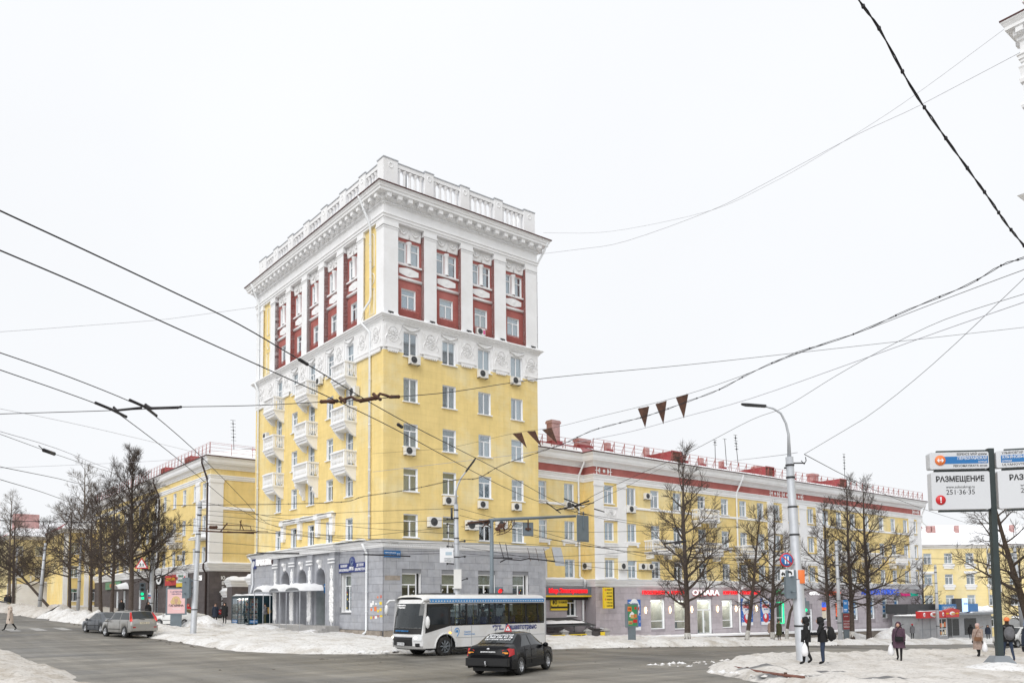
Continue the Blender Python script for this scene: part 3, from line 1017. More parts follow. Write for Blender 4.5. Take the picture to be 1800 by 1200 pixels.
 # -- roof balustrade
pierA = [(.02,1.16),(3.43,4.17),(6.54,7.37),(9.74,10.52),(12.69,13.80)]
pierB = [(.02,.95),(2.80,3.75),(5.85,6.80),(8.95,9.95),(12.20,13.20),(15.30,16.30),(18.40,19.35),(21.05,22.55)]
bp = MB()
bp.lathe([(.14,0),(.14,.06),(.085,.12),(.105,.5),(.085,1.2),(.09,1.28),(.18,1.44),(.18,1.52)],8)
bal_me = bp.mesh('baluster',['white paint'])
Z0 = 31.20
for face,piers,WW in (('A',pierA,WA),('B',pierB,WB)):
 X = None if face == 'A' else FB
 for k,(u0,u1) in enumerate(piers):
  if face == 'B' and k == 0:
   continue
  mb = MB(X)
  d1 = .62 if not (face == 'A' and k == 0) else .95
  mb.box(u0,.08,Z0,u1,d1,33.42)
  mb.box(u0 - .04,.04,33.42,u1 + .04,d1 + .04,33.50,1)
  mb.box(u0 + .02,.02,31.3,u1 - .02,.078,31.55)
  c = (u0 + u1) / 2
  mb.tube([(c + .16 * cos(t * pi / 7),.08,32.98 + .18 * sin(t * pi / 7)) for t in range(15)],.035,5,0,False)
  mb.build('parapet_pier',['white paint','galvanised'],tower)
 for k in range(len(piers) - 1):
  u0,u1 = piers[k][1],piers[k + 1][0]
  mb = MB(X)
  mb.box(u0,.16,33.02,u1,.56,33.32); mb.box(u0,.12,33.32,u1,.60,33.39,1)
  mb.build('parapet_rail',['white paint','galvanised'],tower)
  mb = MB(X)
  mb.box(u0,.14,Z0,u1,.58,31.46)
  mb.build('parapet_base',['white paint'],tower)
  n = 5 if face == 'A' else 4
  arc = MB(X)
  for i in range(n):
   u = u0 + (u1 - u0) * (i + .5) / n
   p = (u,.34,31.47) if face == 'A' else (.34,u,31.47)
   inst('baluster',bal_me,tower,p,0)
  for i in range(n + 1):
   u = u0 + (u1 - u0) * i / n
   pts = [(u + (u1 - u0) / n * .5 * cos(t * pi / 6),.34,32.87 + .13 * sin(t * pi / 6)) for t in range(7)]
   pts = [p for p in pts if u0 <= p[0] <= u1]
   if len(pts) > 1:
    arc.tube(pts,.05,4,0,False)
  arc.build('balustrade_arches',['white paint'],tower)
mb = MB() # the far sides of the parapet seen from behind
mb.box(WA - .85,.9,Z0,WA - .1,2.0,33.42); mb.box(WA - .6,2.0,33.0,WA - .25,WB,33.28); mb.box(.9,WB - .6,33.0,WA,WB - .25,33.28)
mb.box(WA - .6,2.0,Z0,WA - .25,WB,31.46); mb.box(.9,WB - .6,Z0,WA,WB - .25,31.46)
for k in range(7):
 mb.box(WA - .85,3.2 + k * 3.1,Z0,WA - .1,4.1 + k * 3.1,33.42)
mb.build('rear_parapet',['white paint'],tower)
mb = MB(); lumpy_snow(mb,.9,WA - .9,.9,WB - .9,31.16,.12,1.2,3)
mb.build('roof_snow',['snow'],tower)
# -- balconies on the left-hand face
def balcony_mesh(w,d,consoles):
 mb = MB() # canonical: wall at y=0, outward -y, floor at z=0
 mb.box(-w / 2,-d,-.16,w / 2,0,0); mb.box(-w / 2 - .06,-d - .06,-.07,w / 2 + .06,0,.03)
 mb.box(-w / 2 + .04,-d + .05,-.30,w / 2 - .04,0,-.16)
 for s in (-1,1): # raking side brackets
  x0 = s * (w / 2 - .05); x1 = s * (w / 2 - .27)
  dep = .75 if not consoles else 1.25
  if not consoles:
   poly = [(-d + .12,-.30),(0,-.30),(0,-.30 - dep),(-.30,-.30 - dep * .85),(-d + .14,-.42)]
  else:
   poly = [(-d + .12,-.30),(0,-.30),(0,-1.62),(-.18,-1.62),(-.22,-1.36),(-.46,-1.10),(-.44,-.82),(-.74,-.70),(-d + .10,-.52)]
  n = len(poly)
  mb.add([(x0,p[0],p[1]) for p in poly] + [(x1,p[0],p[1]) for p in poly],[tuple(range(n)),tuple(range(2 * n - 1,n - 1,-1))] + [(i,(i + 1) % n,(i + 1) % n + n,i + n) for i in range(n)],0)
 if not consoles:
  mb.box(-w / 2 + .27,-d + .16,-.52,w / 2 - .27,0,-.30)
 for s in (-1,1):
  mb.box(s * (w / 2 - .10) - .10,-d - .01,.03,s * (w / 2 - .10) + .10,-d + .19,.98)
  mb.box(s * (w / 2 - .06) - .06,-.10,.03,s * (w / 2 - .06) + .06,0,.98)
 mb.box(-w / 2 - .06,-d - .05,.98,w / 2 + .06,-d + .20,1.10)
 for s in (-1,1):
  mb.box(s * (w / 2 - .05) - .11,-d + .20,.98,s * (w / 2 - .05) + .11,0,1.10)
 mb.box(-w / 2 + .2,-d + .02,.03,w / 2 - .2,-d + .14,.16)
 return mb.mesh('balcony',['white paint'])
def balu_mesh(w,d):
 mb = MB()
 pr = [(.05,.16),(.05,.22),(.03,.26),(.075,.42),(.06,.55),(.03,.72),(.05,.80),(.06,.98)]
 n = int((w - .5) / .19)
 for i in range(n):
  mb.lathe(pr,6,0,(-w / 2 + .30 + (w - .6) * i / (n - 1),-d + .08,0))
 for s in (-1,1):
  for i in range(4):
   mb.lathe(pr,6,0,(s * (w / 2 - .05),-d + .32 + (d - .5) * i / 3,0))
 return mb.mesh('balusters',['white paint'])
bm1,bm2 = balcony_mesh(2.15,.95,False),balcony_mesh(2.6,.95,True)
bl1,bl2 = balu_mesh(2.15,.95),balu_mesh(2.6,.95)
sm = MB(); lumpy_snow(sm,-1.1,1.1,-1.0,-.74,1.10,.07,.2,5,0,.1)
sm = sm.mesh('rail_snow',['snow'])
for (c,z) in balc:
 con = abs(c - 11.19) < .1 and z < 13
 b = inst('balcony',bm2 if con else bm1,tower,(0,c,z),RB)
 struct(inst('balusters',bl2 if con else bl1,b),'stuff')
 inst('rail_snow',sm,b,(0,0,0),0,(1.2 if con else 1,1,1))
 # -- grey stone ground floor
arcs = [8.90,12.15,15.35]
BAY0,BAY1,PO = 6.24,18.0,.22
mb = MB()
mb.wall(0,WA,-1.2,6.5,GA,off=-.02,depth=.3,mat=0,rmat=1,roommat=2,room=1.0)
mb.X = FB
mb.wall(0,BAY0,-1.2,6.5,GB,off=-.02,depth=.3,mat=0,rmat=1,roommat=2,room=1.0)
mb.build('base_wall',['grey mortar','white paint','room dark'],tower)
mb = MB(FB)
mb.wall(BAY1,WB + .7,-1.2,6.5,[(18.3,.5,19.2,3.6)],off=-.02,depth=.35,mat=0,rmat=0,roommat=2)
mb.build('base_wall',['grey mortar','white paint','room dark'],tower)
bw = []
for k,g in enumerate(GA):
 o = place_window(tower,(g[0] + g[2]) / 2 - .12,.2,g[1],g[2] - g[0] - .24,g[3] - g[1],'t',sill=True,split=True,curtain=('blind beige','top'),gl='glass clear')
 bw.append(o)
o = place_window(tower,.2,(GB[0][0] + GB[0][2]) / 2 - .12,GB[0][1],1.30,2.59,'t',RB,sill=True,split=True,curtain=('blind beige','top'),gl='glass clear')
bw.append(o)
# paper cut-outs stuck on the library windows
for k,o in enumerate(bw):
 mb = MB()
 rr = random.Random(40 + k)
 for i in range(13):
  x,z = rr.uniform(-.55,.55),rr.uniform(.1,1.6)
  if abs(x) < .1:
   continue
  r = rr.uniform(.04,.09)
  n = rr.choice([5,6,8])
  mb.add([(x + r * (1 if q % 2 else .5) * cos(pi * q / n),.022,z + r * (1 if q % 2 else .5) * sin(pi * q / n)) for q in range(2 * n)],[tuple(range(2 * n))],rr.choice([0,0,0,1,2,3]))
 mb.build('paper_cutouts',['plastic white','curtain blue','sign red','sign yellow'],o)
SW_,SH_ = 1.02,.52
lay_slabs(tower,None,.02,WA + .25,.62,6.30,SW_,SH_,'grey stone',[(g[0] - .02,g[1] - .08,g[2] + .02,g[3] + .02) for g in GA],off=.0,limit=150)
lay_slabs(tower,FB,.0,BAY0,.62,6.30,SW_,SH_,'grey stone',[(GB[0][0] - .02,GB[0][1] - .1,GB[0][2] + .02,GB[0][3] + .02)],off=.0,limit=75,rz=RB,seed=2)
lay_slabs(tower,FB,BAY1,WB + .7,.62,6.30,SW_,SH_,'grey stone',[(18.28,.4,19.22,3.62)],off=.0,limit=75,rz=RB,seed=3)
mb = MB(); mb.box(WA,-.028,-1.2,WA + .6,2.5,6.3)
mb.build('base_return',['grey stone'],tower)
# plinth of rough blocks
mb = MB()
mb.box(0,-.16,-1.2,1.3,-.03,.62); lay = mb
u = 0.0
rr = random.Random(5)
blk = MB(); blk.box(0,-.14,0,1,0,1)
blk_me = blk.mesh('plinth_block',['stone block'])
while u < WA:
 w = rr.uniform(.8,1.3)
 inst('plinth_block',blk_me,tower,(u + .01,-.03 - rr.uniform(0,.03),-.9),0,(min(w,WA + .3 - u) - .02,1,1.5))
 u += w
u = 0.0
while u < 6.0:
 w = rr.uniform(.8,1.3)
 inst('plinth_block',blk_me,tower,(-.03 - rr.uniform(0,.03),u + w - .01,-.9),RB,(w - .02,1,1.5))
 u += w
 # arcade with three arched doorways
def arch_wall():
 mb = MB(FB)
 r = .78
 zc = 4.30
 z0,z1 = -1.2,6.25
 yo = -PO
 edges = [BAY0] + [v for c in arcs for v in (c - r,c + r)] + [BAY1]
 for k in range(0,len(edges),2):
  mb.quad((edges[k],yo,z0),(edges[k + 1],yo,z0),(edges[k + 1],yo,z1),(edges[k],yo,z1))
 for c in arcs:
  n = 14
  P = [(c + r * cos(pi - pi * i / n),zc + r * sin(pi * i / n)) for i in range(n + 1)]
  for i in range(n):
   mb.quad((P[i][0],yo,P[i][1]),(P[i + 1][0],yo,P[i + 1][1]),(P[i + 1][0],yo,z1),(P[i][0],yo,z1))
   mb.quad((P[i][0],yo,P[i][1]),(P[i][0],.55,P[i][1]),(P[i + 1][0],.55,P[i + 1][1]),(P[i + 1][0],yo,P[i + 1][1]))
  for s in (-1,1):
   mb.quad((c + s * r,yo,z0),(c + s * r,.55,z0),(c + s * r,.55,zc),(c + s * r,yo,zc))
  mb.quad((c - r,.55,z0),(c + r,.55,z0),(c + r,.55,zc + r),(c - r,.55,zc + r),1)
  ring = [(c + (r + .10) * cos(pi - pi * i / n),yo - .01,zc + (r + .10) * sin(pi * i / n)) for i in range(n + 1)]
  mb.tube([(c - r - .10,yo - .01,.8)] + ring + [(c + r + .10,yo - .01,.8)],.06,5,0,False)
 for u in (BAY0,BAY1):
  mb.quad((u,yo,z0),(u,.02,z0),(u,.02,z1),(u,yo,z1))
 mb.box(BAY0,yo - .02,5.60,BAY1,yo - .001,5.66,0)
 return mb.build('arcade',['grey stone','concrete'],tower)
arch_wall()
pils = [6.72,10.45,13.70,17.0]
for c in pils:
 mb = MB(FB)
 mb.box(c - .42,-PO - .20,-1.2,c + .42,-PO - .002,6.25)
 mb.build('arcade_pilaster',['grey stone'],tower)
 mb = MB(FB) # white capital bands and wheat-sheaf ornament
 for z in (5.42,5.66):
  mb.box(c - .50,-PO - .30,z,c + .50,-PO - .20,z + .10)
 mb.build('capital_band',['white paint'],tower)
 mb = MB(FB)
 rr = random.Random(int(c * 10))
 y = -PO - .22
 for x,za,zb,w in ((0,4.2,5.15,.07),(-.17,4.35,4.95,.05),(.17,4.35,4.95,.05)):
  for k in range(6):
   z = za + (zb - za) * k / 5
   mb.ball((c + x + rr.uniform(-.02,.02),y,z),w * rr.uniform(1.0,1.5),6,0,(1,.6,1.6))
 mb.ball((c,y,3.85),.26,8,0,(1,.35,1.5))
 for k in range(26):
  z = 1.25 + 2.3 * k / 25
  for x in (-.14,.14):
   mb.ball((c + x + rr.uniform(-.05,.05),y,z),rr.uniform(.13,.19),6,0,(1.1,.45,1))
 for k in range(4):
  mb.ball((c + rr.uniform(-.04,.04),y,1.15 - k * .16),.09 - k * .015,6,0,(1,.5,1.4))
 mb.build('sheaf_ornament',['white stucco'],tower)
for c in arcs: # keystone consoles
 mb = MB(FB)
 mb.prism([(-.30,5.75),(-.02,5.75),(-.02,5.2),(-.14,5.15),(-.12,5.35),(-.24,5.5)],c - .15,c + .15,0,lambda x,y,z: (y,x - PO + .0,z))
 mb.ball((c,-PO - .22,5.62),.2,8,0,(1,.8,.8)); mb.ball((c + .02,-PO - .12,5.25),.13,8,0,(1,.8,1.3))
 mb.build('keystone',['white stucco'],tower)
 # doors
def door(c,m,glz,name='door'):
 d = MB()
 w,h = 1.25,2.25
 for s in (-1,1):
  x0,x1 = (s * .02,s * w / 2) if s > 0 else (-w / 2,-.02)
  d.box(x0,0,0,x1,.06,.5 if glz else h)
  if glz:
   for q in (x0,x1 - .08):
    d.box(q,0,.5,q + .08,.06,h)
   d.box(x0,0,h - .1,x1,.06,h)
  else:
   d.box(x0 + .1,-.015,.2,x1 - .1,0,.9); d.box(x0 + .1,-.015,1.1,x1 - .1,0,2.0)
 d.box(-w / 2 - .1,-.02,-.1,-w / 2,.08,h + .1); d.box(w / 2,-.02,-.1,w / 2 + .1,.08,h + .1); d.box(-w / 2,-.02,h,w / 2,.08,h + .12)
 o = d.build(name,[m],tower,(.50,c,.86),RB)
 hd = MB(); hd.box(-.08,-.07,.95,-.05,-.03,1.35); hd.box(.05,-.07,.95,.08,-.03,1.35)
 hd.build('handle',['alloy'],o)
 if glz:
  g = MB(); g.box(-w / 2 + .1,.02,.5,-.10,.03,h - .1); g.box(.10,.02,.5,w / 2 - .1,.03,h - .1)
  g.build('pane',['window dark'],o)
 return o
door(arcs[0],'green paint',False)
door(arcs[1],'grey paint',False)
door(arcs[2],'alloy',True)
# base cornice
BP = [(0,WB + .75),(0,BAY1 + .1),(-PO - .22,BAY1 + .1),(-PO - .22,BAY0 - .1),(0,BAY0 - .1),(0,-.0),(WA + .35,0),(WA + .35,2.6)]
cornice('base_cornice',[(-.1,6.22),(.06,6.22),(.06,6.30),(.12,6.32),(.12,6.44),(.20,6.47),(.20,6.54),(.34,6.58),(.36,6.66),(.40,6.70),(-.1,6.72)],BP)
mb = MB()
k = 0
while .1 + k * .15 < WA + .3:
 x = .1 + k * .15
 mb.box(x,-.185,6.325,x + .08,-.121,6.435); k += 1
struct(mb.build('dentils',['white paint'],tower),'stuff')
mb = MB(); mb.sweep([(p[0],p[1]) for p in BP],[(.0,6.725),(.41,6.705),(.43,6.74),(.0,6.80)],0)
mb.build('cornice_flashing',['galvanised'],tower)
mb = MB(FB)
lumpy_snow(mb,2.0,WB + .7,-.62,.02,6.78,.16,.25,11,0,.2)
mb.build('ledge_snow',['snow'],tower)
# little hood over the first-floor windows above the arcade
mb = MB(FB)
mb.box(7.0,-.30,9.02,16.6,-.002,9.16); mb.box(7.0,-.18,8.90,16.6,-.002,9.02)
for c in (7.35,9.75,13.0,16.2):
 mb.box(c - .35,-.36,8.86,c + .35,-.002,9.20)
 mb.box(c - .30,-.22,7.75,c + .30,-.002,8.86); mb.box(c - .22,-.24,7.55,c + .22,-.002,7.75)
mb.build('window_hood',['white paint'],tower)
mb = MB(FB); lumpy_snow(mb,6.9,16.7,-.38,0,9.18,.14,.22,4,0,.15)
mb.build('hood_snow',['snow'],tower)
# -- drainpipes
def drain(pts,name='drainpipe',m='pipe white',parent=None,r=.085,joints=True):
 mb = MB()
 mb.tube(pts,r,8,0)
 if joints:
  for i in range(len(pts) - 1):
   p,q = Vector(pts[i]),Vector(pts[i + 1])
   L = (q - p).length
   n = int(L / 1.6)
   for k in range(1,n + 1):
    c = p.lerp(q,k / (n + 1))
    dd = (q - p).normalized() * .04
    mb.tube([c - dd,c + dd],r * 1.25,8,0)
 return mb.build(name,[m],parent or tower)
drain([(-.86,2.05,31.1),(-.80,2.02,30.9),(-.25,1.72,29.3),(-.10,1.70,28.9),(-.06,1.70,24.0),(-.10,1.75,23.6),(-.30,2.35,23.0),(-.48,2.35,22.3),(-.46,2.2,22.0),(-.16,1.72,21.4),(-.12,1.70,21.2),(-.12,1.70,6.85)])
drain([(-.50,2.02,6.55),(-.30,2.02,6.2),(-.14,2.02,5.9),(-.14,2.02,.55),(-.40,2.02,.35)])
drain([(-.86,22.0,31.0),(-.70,22.0,30.7),(-.16,21.9,29.2),(-.12,21.9,22.5),(-.46,21.9,22.1),(-.16,21.8,21.3),(-.12,21.8,6.9)])
drain([(-.50,22.6,6.6),(-.2,22.6,6.1),(-.14,22.6,4.2),(-.16,23.2,3.2),(-.2,24.0,2.2)])
drain([(WA + .55,-.75,30.9),(WA + .5,-.4,30.3),(WA + .12,.15,29.2),(WA + .12,.15,22.3)])
# floodlights along the middle cornice
fl = MB(); fl.cbox((0,-.15,.10),(.34,.20,.10),0,(.5,0,0)); fl.box(-.03,-.1,0,.03,-.04,.1)
fl_me = fl.mesh('floodlight',['dark metal'])
for u in (.4,3.8,7.0,10.15,13.2):
 tag(inst('floodlight',fl_me,None,T0 + AX * u - BX * .15 + Vector((0,0,22.26)),TH),{.4: 'small black floodlight on the white ledge at the tower corner',3.8: 'small black floodlight below the second white pilaster of the tower front',7.0: 'small black floodlight below the middle pilaster of the tower front',10.15: 'small black floodlight beside the window with an air conditioner',13.2: 'small black floodlight at the right end of the white ledge'}[u],'floodlight','floodlights along the tower ledge')
 # ---- the long wing to the right
D2 = 1.5 # its front stands this far behind the tower's
wing = thing('apartment_wing','long yellow four-storey block with red frieze, white pilasters, snowy red roof and row of shops','building',T0 + BX * D2,TH)
S0,S1,SC = 21.32,80.90,14.2 # main front from S0 to S1; set-back link from SC to S0
LK = 1.25 # the link stands back by this
rowsW = [(4.48,6.04),(7.68,9.28),(10.90,12.50)]
colsM = [23.10,25.95,29.05,32.15,35.75,39.38,42.38,45.40,48.30,50.80,52.05,54.80,57.85,60.70,63.72,66.90,70.52,73.48,76.70,79.30]
narrow = {50.80,52.05,79.30}
colsL = [16.50,19.60]
shop = [(28.25,-.05,30.10,2.60),(31.50,-.15,33.30,2.55),(38.60,-.20,40.20,2.50),(47.75,.0,49.1,2.28),(56.5,.1,57.7,2.2),(59.3,.1,60.6,2.3),(62.8,.1,64.2,2.3),(66.85,.15,68.1,2.75),(70.0,.15,71.25,2.75),(73.0,.15,74.1,2.75)]
doors = [(34.75,-1.6,36.9,2.6),(53.3,-1.6,54.5,1.45)]
BALW = [(29.05,1),(35.75,2),(36.2,1),(42.4,1),(60.70,1),(66.9,1),(73.5,1)]
hm = []
for c in colsM:
 w = .40 if c in narrow else .55
 for j,(a,b) in enumerate(rowsW):
  hm.append((c - w,a,c + w,b))
mb = MB()
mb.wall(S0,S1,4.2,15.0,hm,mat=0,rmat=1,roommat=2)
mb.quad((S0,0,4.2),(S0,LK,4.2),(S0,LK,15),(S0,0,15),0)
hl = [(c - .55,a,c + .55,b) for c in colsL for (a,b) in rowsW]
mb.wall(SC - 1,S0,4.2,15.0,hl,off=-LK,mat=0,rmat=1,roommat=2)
mb.quad((S1,0,4.2),(S1,13,4.2),(S1,13,15),(S1,0,15),0)
mb.quad((SC,13,-5),(S1,13,-5),(S1,13,15),(SC,13,15),0)
mb.build('wall',['yellow plaster','white paint','room dark'],wing)
R2 = random.Random(21)
for c in colsM:
 w = .40 if c in narrow else .55
 for j,(a,b) in enumerate(rowsW):
  k = '2' if (c < 28 or c > 44) and R2.random() < .8 else 't'
  place_window(wing,c,.12,a,w * 2,b - a,k,sill=(j != 1),rnd=R2)
for c in colsL:
 for j,(a,b) in enumerate(rowsW):
  place_window(wing,c,LK + .12,a,1.10,b - a,'t' if c < 18 else '2',sill=(j != 1),rnd=R2)
  # moulded shelves below the middle row
sh = MB()
sh.box(-.95,-.14,-.14,.95,-.002,-.02); sh.box(-.82,-.10,-.32,.82,-.002,-.14)
for s in (-1,1):
 sh.box(s * .70 - .10,-.13,-.50,s * .70 + .10,-.002,-.14)
sh_me = sh.mesh('window_shelf',['white paint'])
for c in colsM:
 if c in (25.95,32.15,39.38,45.40,57.85,63.72,70.52,76.70):
  inst('window_shelf',sh_me,wing,(c,0,7.68))
for c in colsL:
 inst('window_shelf',sh_me,wing,(c,LK,7.68))
WPATH = [(SC - 1,LK),(S0,LK),(S0,0),(S1,0),(S1,13)]
def wcor(name,prof,m,path=WPATH):
 mb = MB(); mb.sweep(path,prof,0)
 return mb.build(name,[m],wing)
wcor('red_frieze',[(-.05,13.34),(.04,13.34),(.04,14.00),(-.05,14.00)],'red plaster')
wcor('white_band',[(-.05,12.72),(.06,12.72),(.06,12.86),(.10,12.90),(.10,13.08),(.15,13.12),(.15,13.20),(.22,13.26),(.22,13.33),(-.05,13.335)],'white paint')
wcor('eaves_cornice',[(-.05,14.005),(.10,14.005),(.10,14.12),(.18,14.20),(.18,14.30),(.52,14.46),(.54,14.56),(.58,14.62),(.60,14.86),(.72,15.00),(.74,15.10),(-.05,15.12)],'white paint')
wcor('gutter',[(.60,15.125),(.80,15.11),(.81,15.17),(.60,15.21)],'dark red metal')
bandp = [(SC - 1,LK),(S0,LK)]
mb = MB()
mb.sweep([(SC - 1,LK),(S0 - .01,LK)],[(0,10.58),(.10,10.60),(.10,10.72),(.06,10.78),(0,10.80)],0)
for u0,u1 in ((25.25,46.5),(57.2,77.5)):
 mb.sweep([(u0,0),(u1,0)],[(0,10.58),(.10,10.60),(.10,10.72),(.06,10.78),(0,10.80)],0)
mb.build('string_course',['white paint'],wing)
# pilasters and the white panels between them
PW = [(21.32,22.42),(24.13,25.23),(46.60,47.62),(49.30,50.32),(52.55,53.92),(55.90,57.15),(77.56,78.84),(79.85,80.90)]
for u0,u1 in PW:
 mb = MB()
 mb.box(u0,-.08,4.2,u1,-.002,12.35)
 mb.box(u0 - .06,-.14,12.35,u1 + .06,-.002,12.50); mb.box(u0 - .03,-.11,12.50,u1 + .03,-.002,12.72)
 mb.build('pilaster',['white paint'],wing)
for u0,u1 in ((22.42,24.13),(47.62,49.30),(50.32,52.55),(53.92,55.90),(78.84,79.85)):
 c = (u0 + u1) / 2
 for z0,z1,kind in ((9.42,10.55,0),(6.20,7.40,1)):
  mb = MB()
  mb.box(u0 + .01,-.05,z0,u1 - .01,-.002,z1)
  mb.box(u0 + .03,-.12,z1,u1 - .03,-.002,z1 + .10)
  if kind == 0:
   mb.tube([(u0 + .06,-.07,z0 + .04),(u1 - .06,-.07,z0 + .04)],.08,6,0)
   if u1 - u0 > 1.2:
    rosette(mb,c,(z0 + z1) / 2 + .1,.30,-.05,10,1.0)
    for s in (-1,1):
     mb.tube([(c + s * .35,-.06,z0 + .45),(c + s * .55,-.06,z0 + .6),(c + s * .62,-.06,z0 + .9)],[.06,.05,.03],5,0)
  else:
   n = max(2,int((u1 - u0 - .3) / .17))
   for k in range(n):
    x = u0 + .2 + (u1 - u0 - .4) * k / (n - 1)
    mb.lathe([(.05,0),(.03,.06),(.06,.2),(.03,.5),(.05,.62)],6,0,(x,-.07,z0 + .36))
   mb.box(u0 + .05,-.12,z0 + .98,u1 - .05,-.051,z0 + 1.08)
   mb.box(u0 + .05,-.12,z0 + .22,u1 - .05,-.051,z0 + .34)
  mb.build('pilaster_panel',['white stucco'],wing)
  # white emblems on the red frieze
def emblem(x0,kinds):
 x = x0
 for k in kinds:
  mb = MB()
  z = 13.67
  if k == 'o':
   mb.lathe([(0,-.075),(.15,-.07),(.15,-.041)],14,0,(x,0,z),'y'); x += .30
   nm = 'frieze_disc'
  else:
   f = 1 if k == 'l' else -1
   mb.box(x - .30,-.07,z - .025,x + .30,-.042,z + .025)
   mb.box(x - f * .12 - .03,-.068,z - .26,x - f * .12 + .03,-.043,z + .26)
   for s in (-1,1):
    mb.box(x - f * .12 - .07,-.07,z + s * .26 - .03,x - f * .12 + .07,-.044,z + s * .26 + .03)
   for q in range(-2,3):
    mb.tube([(x + f * .06,-.055,z),(x + f * (.30 - abs(q) * .03),-.055,z + q * .10)],[.03,.055],5,0)
   x += .42
   nm = 'frieze_emblem'
  mb.build(nm,['white stucco'],wing)
  x += .36
emblem(21.78,'lor')
emblem(47.3,'lorlorlor')
emblem(78.9,'lor')
# balconies
def slat_balcony(w):
 d = 1.0
 mb = MB()
 mb.box(-w / 2,-d,-.18,w / 2,0,0)
 mb.box(-w / 2 - .05,-d - .05,-.06,w / 2 + .05,0,.02)
 for s in (-1,1):
  mb.box(s * (w / 2 - .3) - .1,-d * .8,-.6,s * (w / 2 - .3) + .1,0,-.18)
  mb.box(s * (w / 2 - .08) - .08,-d,.02,s * (w / 2 - .08) + .08,-d + .14,1.0)
 mb.box(-w / 2 - .03,-d - .03,.95,w / 2 + .03,-d + .15,1.06)
 for s in (-1,1):
  mb.box(s * (w / 2 - .05) - .08,-d + .15,.95,s * (w / 2 - .05) + .08,0,1.06)
 mb.box(-w / 2,-d + .01,.02,w / 2,-d + .12,.18)
 b1 = mb.mesh('balcony',['white stucco'])
 mb = MB()
 pr = [(.05,.18),(.03,.26),(.07,.42),(.03,.72),(.05,.95)]
 for i in range(int(w / .2)):
  mb.lathe(pr,6,0,(-w / 2 + .2 + (w - .4) * i / (int(w / .2) - 1),-d + .07,0))
 for s in (-1,1):
  for i in range(4):
   mb.lathe(pr,6,0,(s * (w / 2 - .05),-d + .3 + .6 * i / 3,0))
 return b1,mb.mesh('balusters',['white stucco'])
wb,wbl = slat_balcony(3.0)
sm = MB(); lumpy_snow(sm,-1.5,1.5,-1.02,-.82,1.06,.09,.25,8,0,.1); sm = sm.mesh('rail_snow',['snow'])
for c,j in BALW:
 b = inst('balcony',wb,wing,(c,0,rowsW[j][0] - .95 + .1))
 struct(inst('balusters',wbl,b),'stuff')
 inst('rail_snow',sm,b)
 # ground floor
gl_holes = [h for h in shop] + doors
mb = MB()
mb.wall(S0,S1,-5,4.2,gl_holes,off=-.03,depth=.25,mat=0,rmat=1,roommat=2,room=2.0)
mb.build('base_wall',['lilac mortar','plastic white','room warm','room dark'],wing)
mb = MB()
mb.wall(SC - 1,S0,-4,4.2,[(19.2,1.27,20.25,2.83)],off=-LK - .03,depth=.2,mat=0,rmat=1,roommat=3,room=1.0)
mb.quad((S0 + .03,.03,-4),(S0 + .03,LK,-4),(S0 + .03,LK,4.2),(S0 + .03,.03,4.2),0)
mb.quad((S1 - .03,.03,-5),(S1 - .03,12.9,-5),(S1 - .03,12.9,4.2),(S1 - .03,.03,4.2),0)
mb.build('base_wall',['lilac mortar','plastic white','room warm','room dark'],wing)
lay_slabs(wing,None,S0,S1,-1.45,3.72,1.02,.575,'lilac stone',[(h[0] - .03,h[1] - .05,h[2] + .03,h[3] + .03) for h in gl_holes],limit=240,seed=6)
lay_slabs(wing,None,SC - .4,S0,-1.2,3.72,1.0,.575,'lilac stone',[(19.17,1.22,20.28,2.86)],off=-LK,limit=55,seed=7)
for h in shop:
 place_window(wing,(h[0] + h[2]) / 2,.18,h[1],h[2] - h[0],h[3] - h[1],'s',curtain=None,gl='glass clear',sill=False)
place_window(wing,19.72,LK + .15,1.27,1.05,1.56,'t',curtain=None,gl='glass clear')
wcor('base_cornice',[(-.05,3.70),(.05,3.70),(.05,3.78),(.12,3.80),(.12,3.95),(.22,4.0),(.24,4.10),(.32,4.16),(.34,4.24),(-.05,4.28)],'white paint')
mb = MB()
u = SC - 1
while u < S0:
 mb.box(u,LK - .185,3.81,u + .09,LK - .121,3.94); u += .18
u = S0
while u < 60:
 mb.box(u,-.185,3.81,u + .09,-.121,3.94); u += .18
struct(mb.build('dentils',['white paint'],wing),'stuff')
mb = MB(); mb.sweep([(p[0],p[1]) for p in WPATH],[(0,4.285),(.36,4.26),(.37,4.31),(.2,4.36),(0,4.37)],0)
lumpy_snow(mb,SC + .6,S0 - .2,LK - .36,LK,4.30,.22,.25,3,0,.15); lumpy_snow(mb,S0 + .2,S0 + 8,-.36,0,4.33,.05,.25,9,0,.1)
mb.build('ledge_snow',['snow'],wing)
# rough stone plinth that grows as the street falls
blkw = MB(); blkw.box(0,-.16,0,1,0,1); blkw = blkw.mesh('plinth_block',['stone block'])
rr = random.Random(12)
for row in range(3):
 u = 55.0 + rr.random()
 while u < S1:
  w = rr.uniform(.7,1.6)
  inst('plinth_block',blkw,wing,(u,-.04 - rr.uniform(0,.05),-1.15 - .40 * (row + 1)),0,(min(w,S1 - u) - .03,1,.38)); u += w
mb = MB(); mb.box(S0,-.09,-2.6,55,-.03,-1.0)
mb.build('plinth',['lilac mortar'],wing)
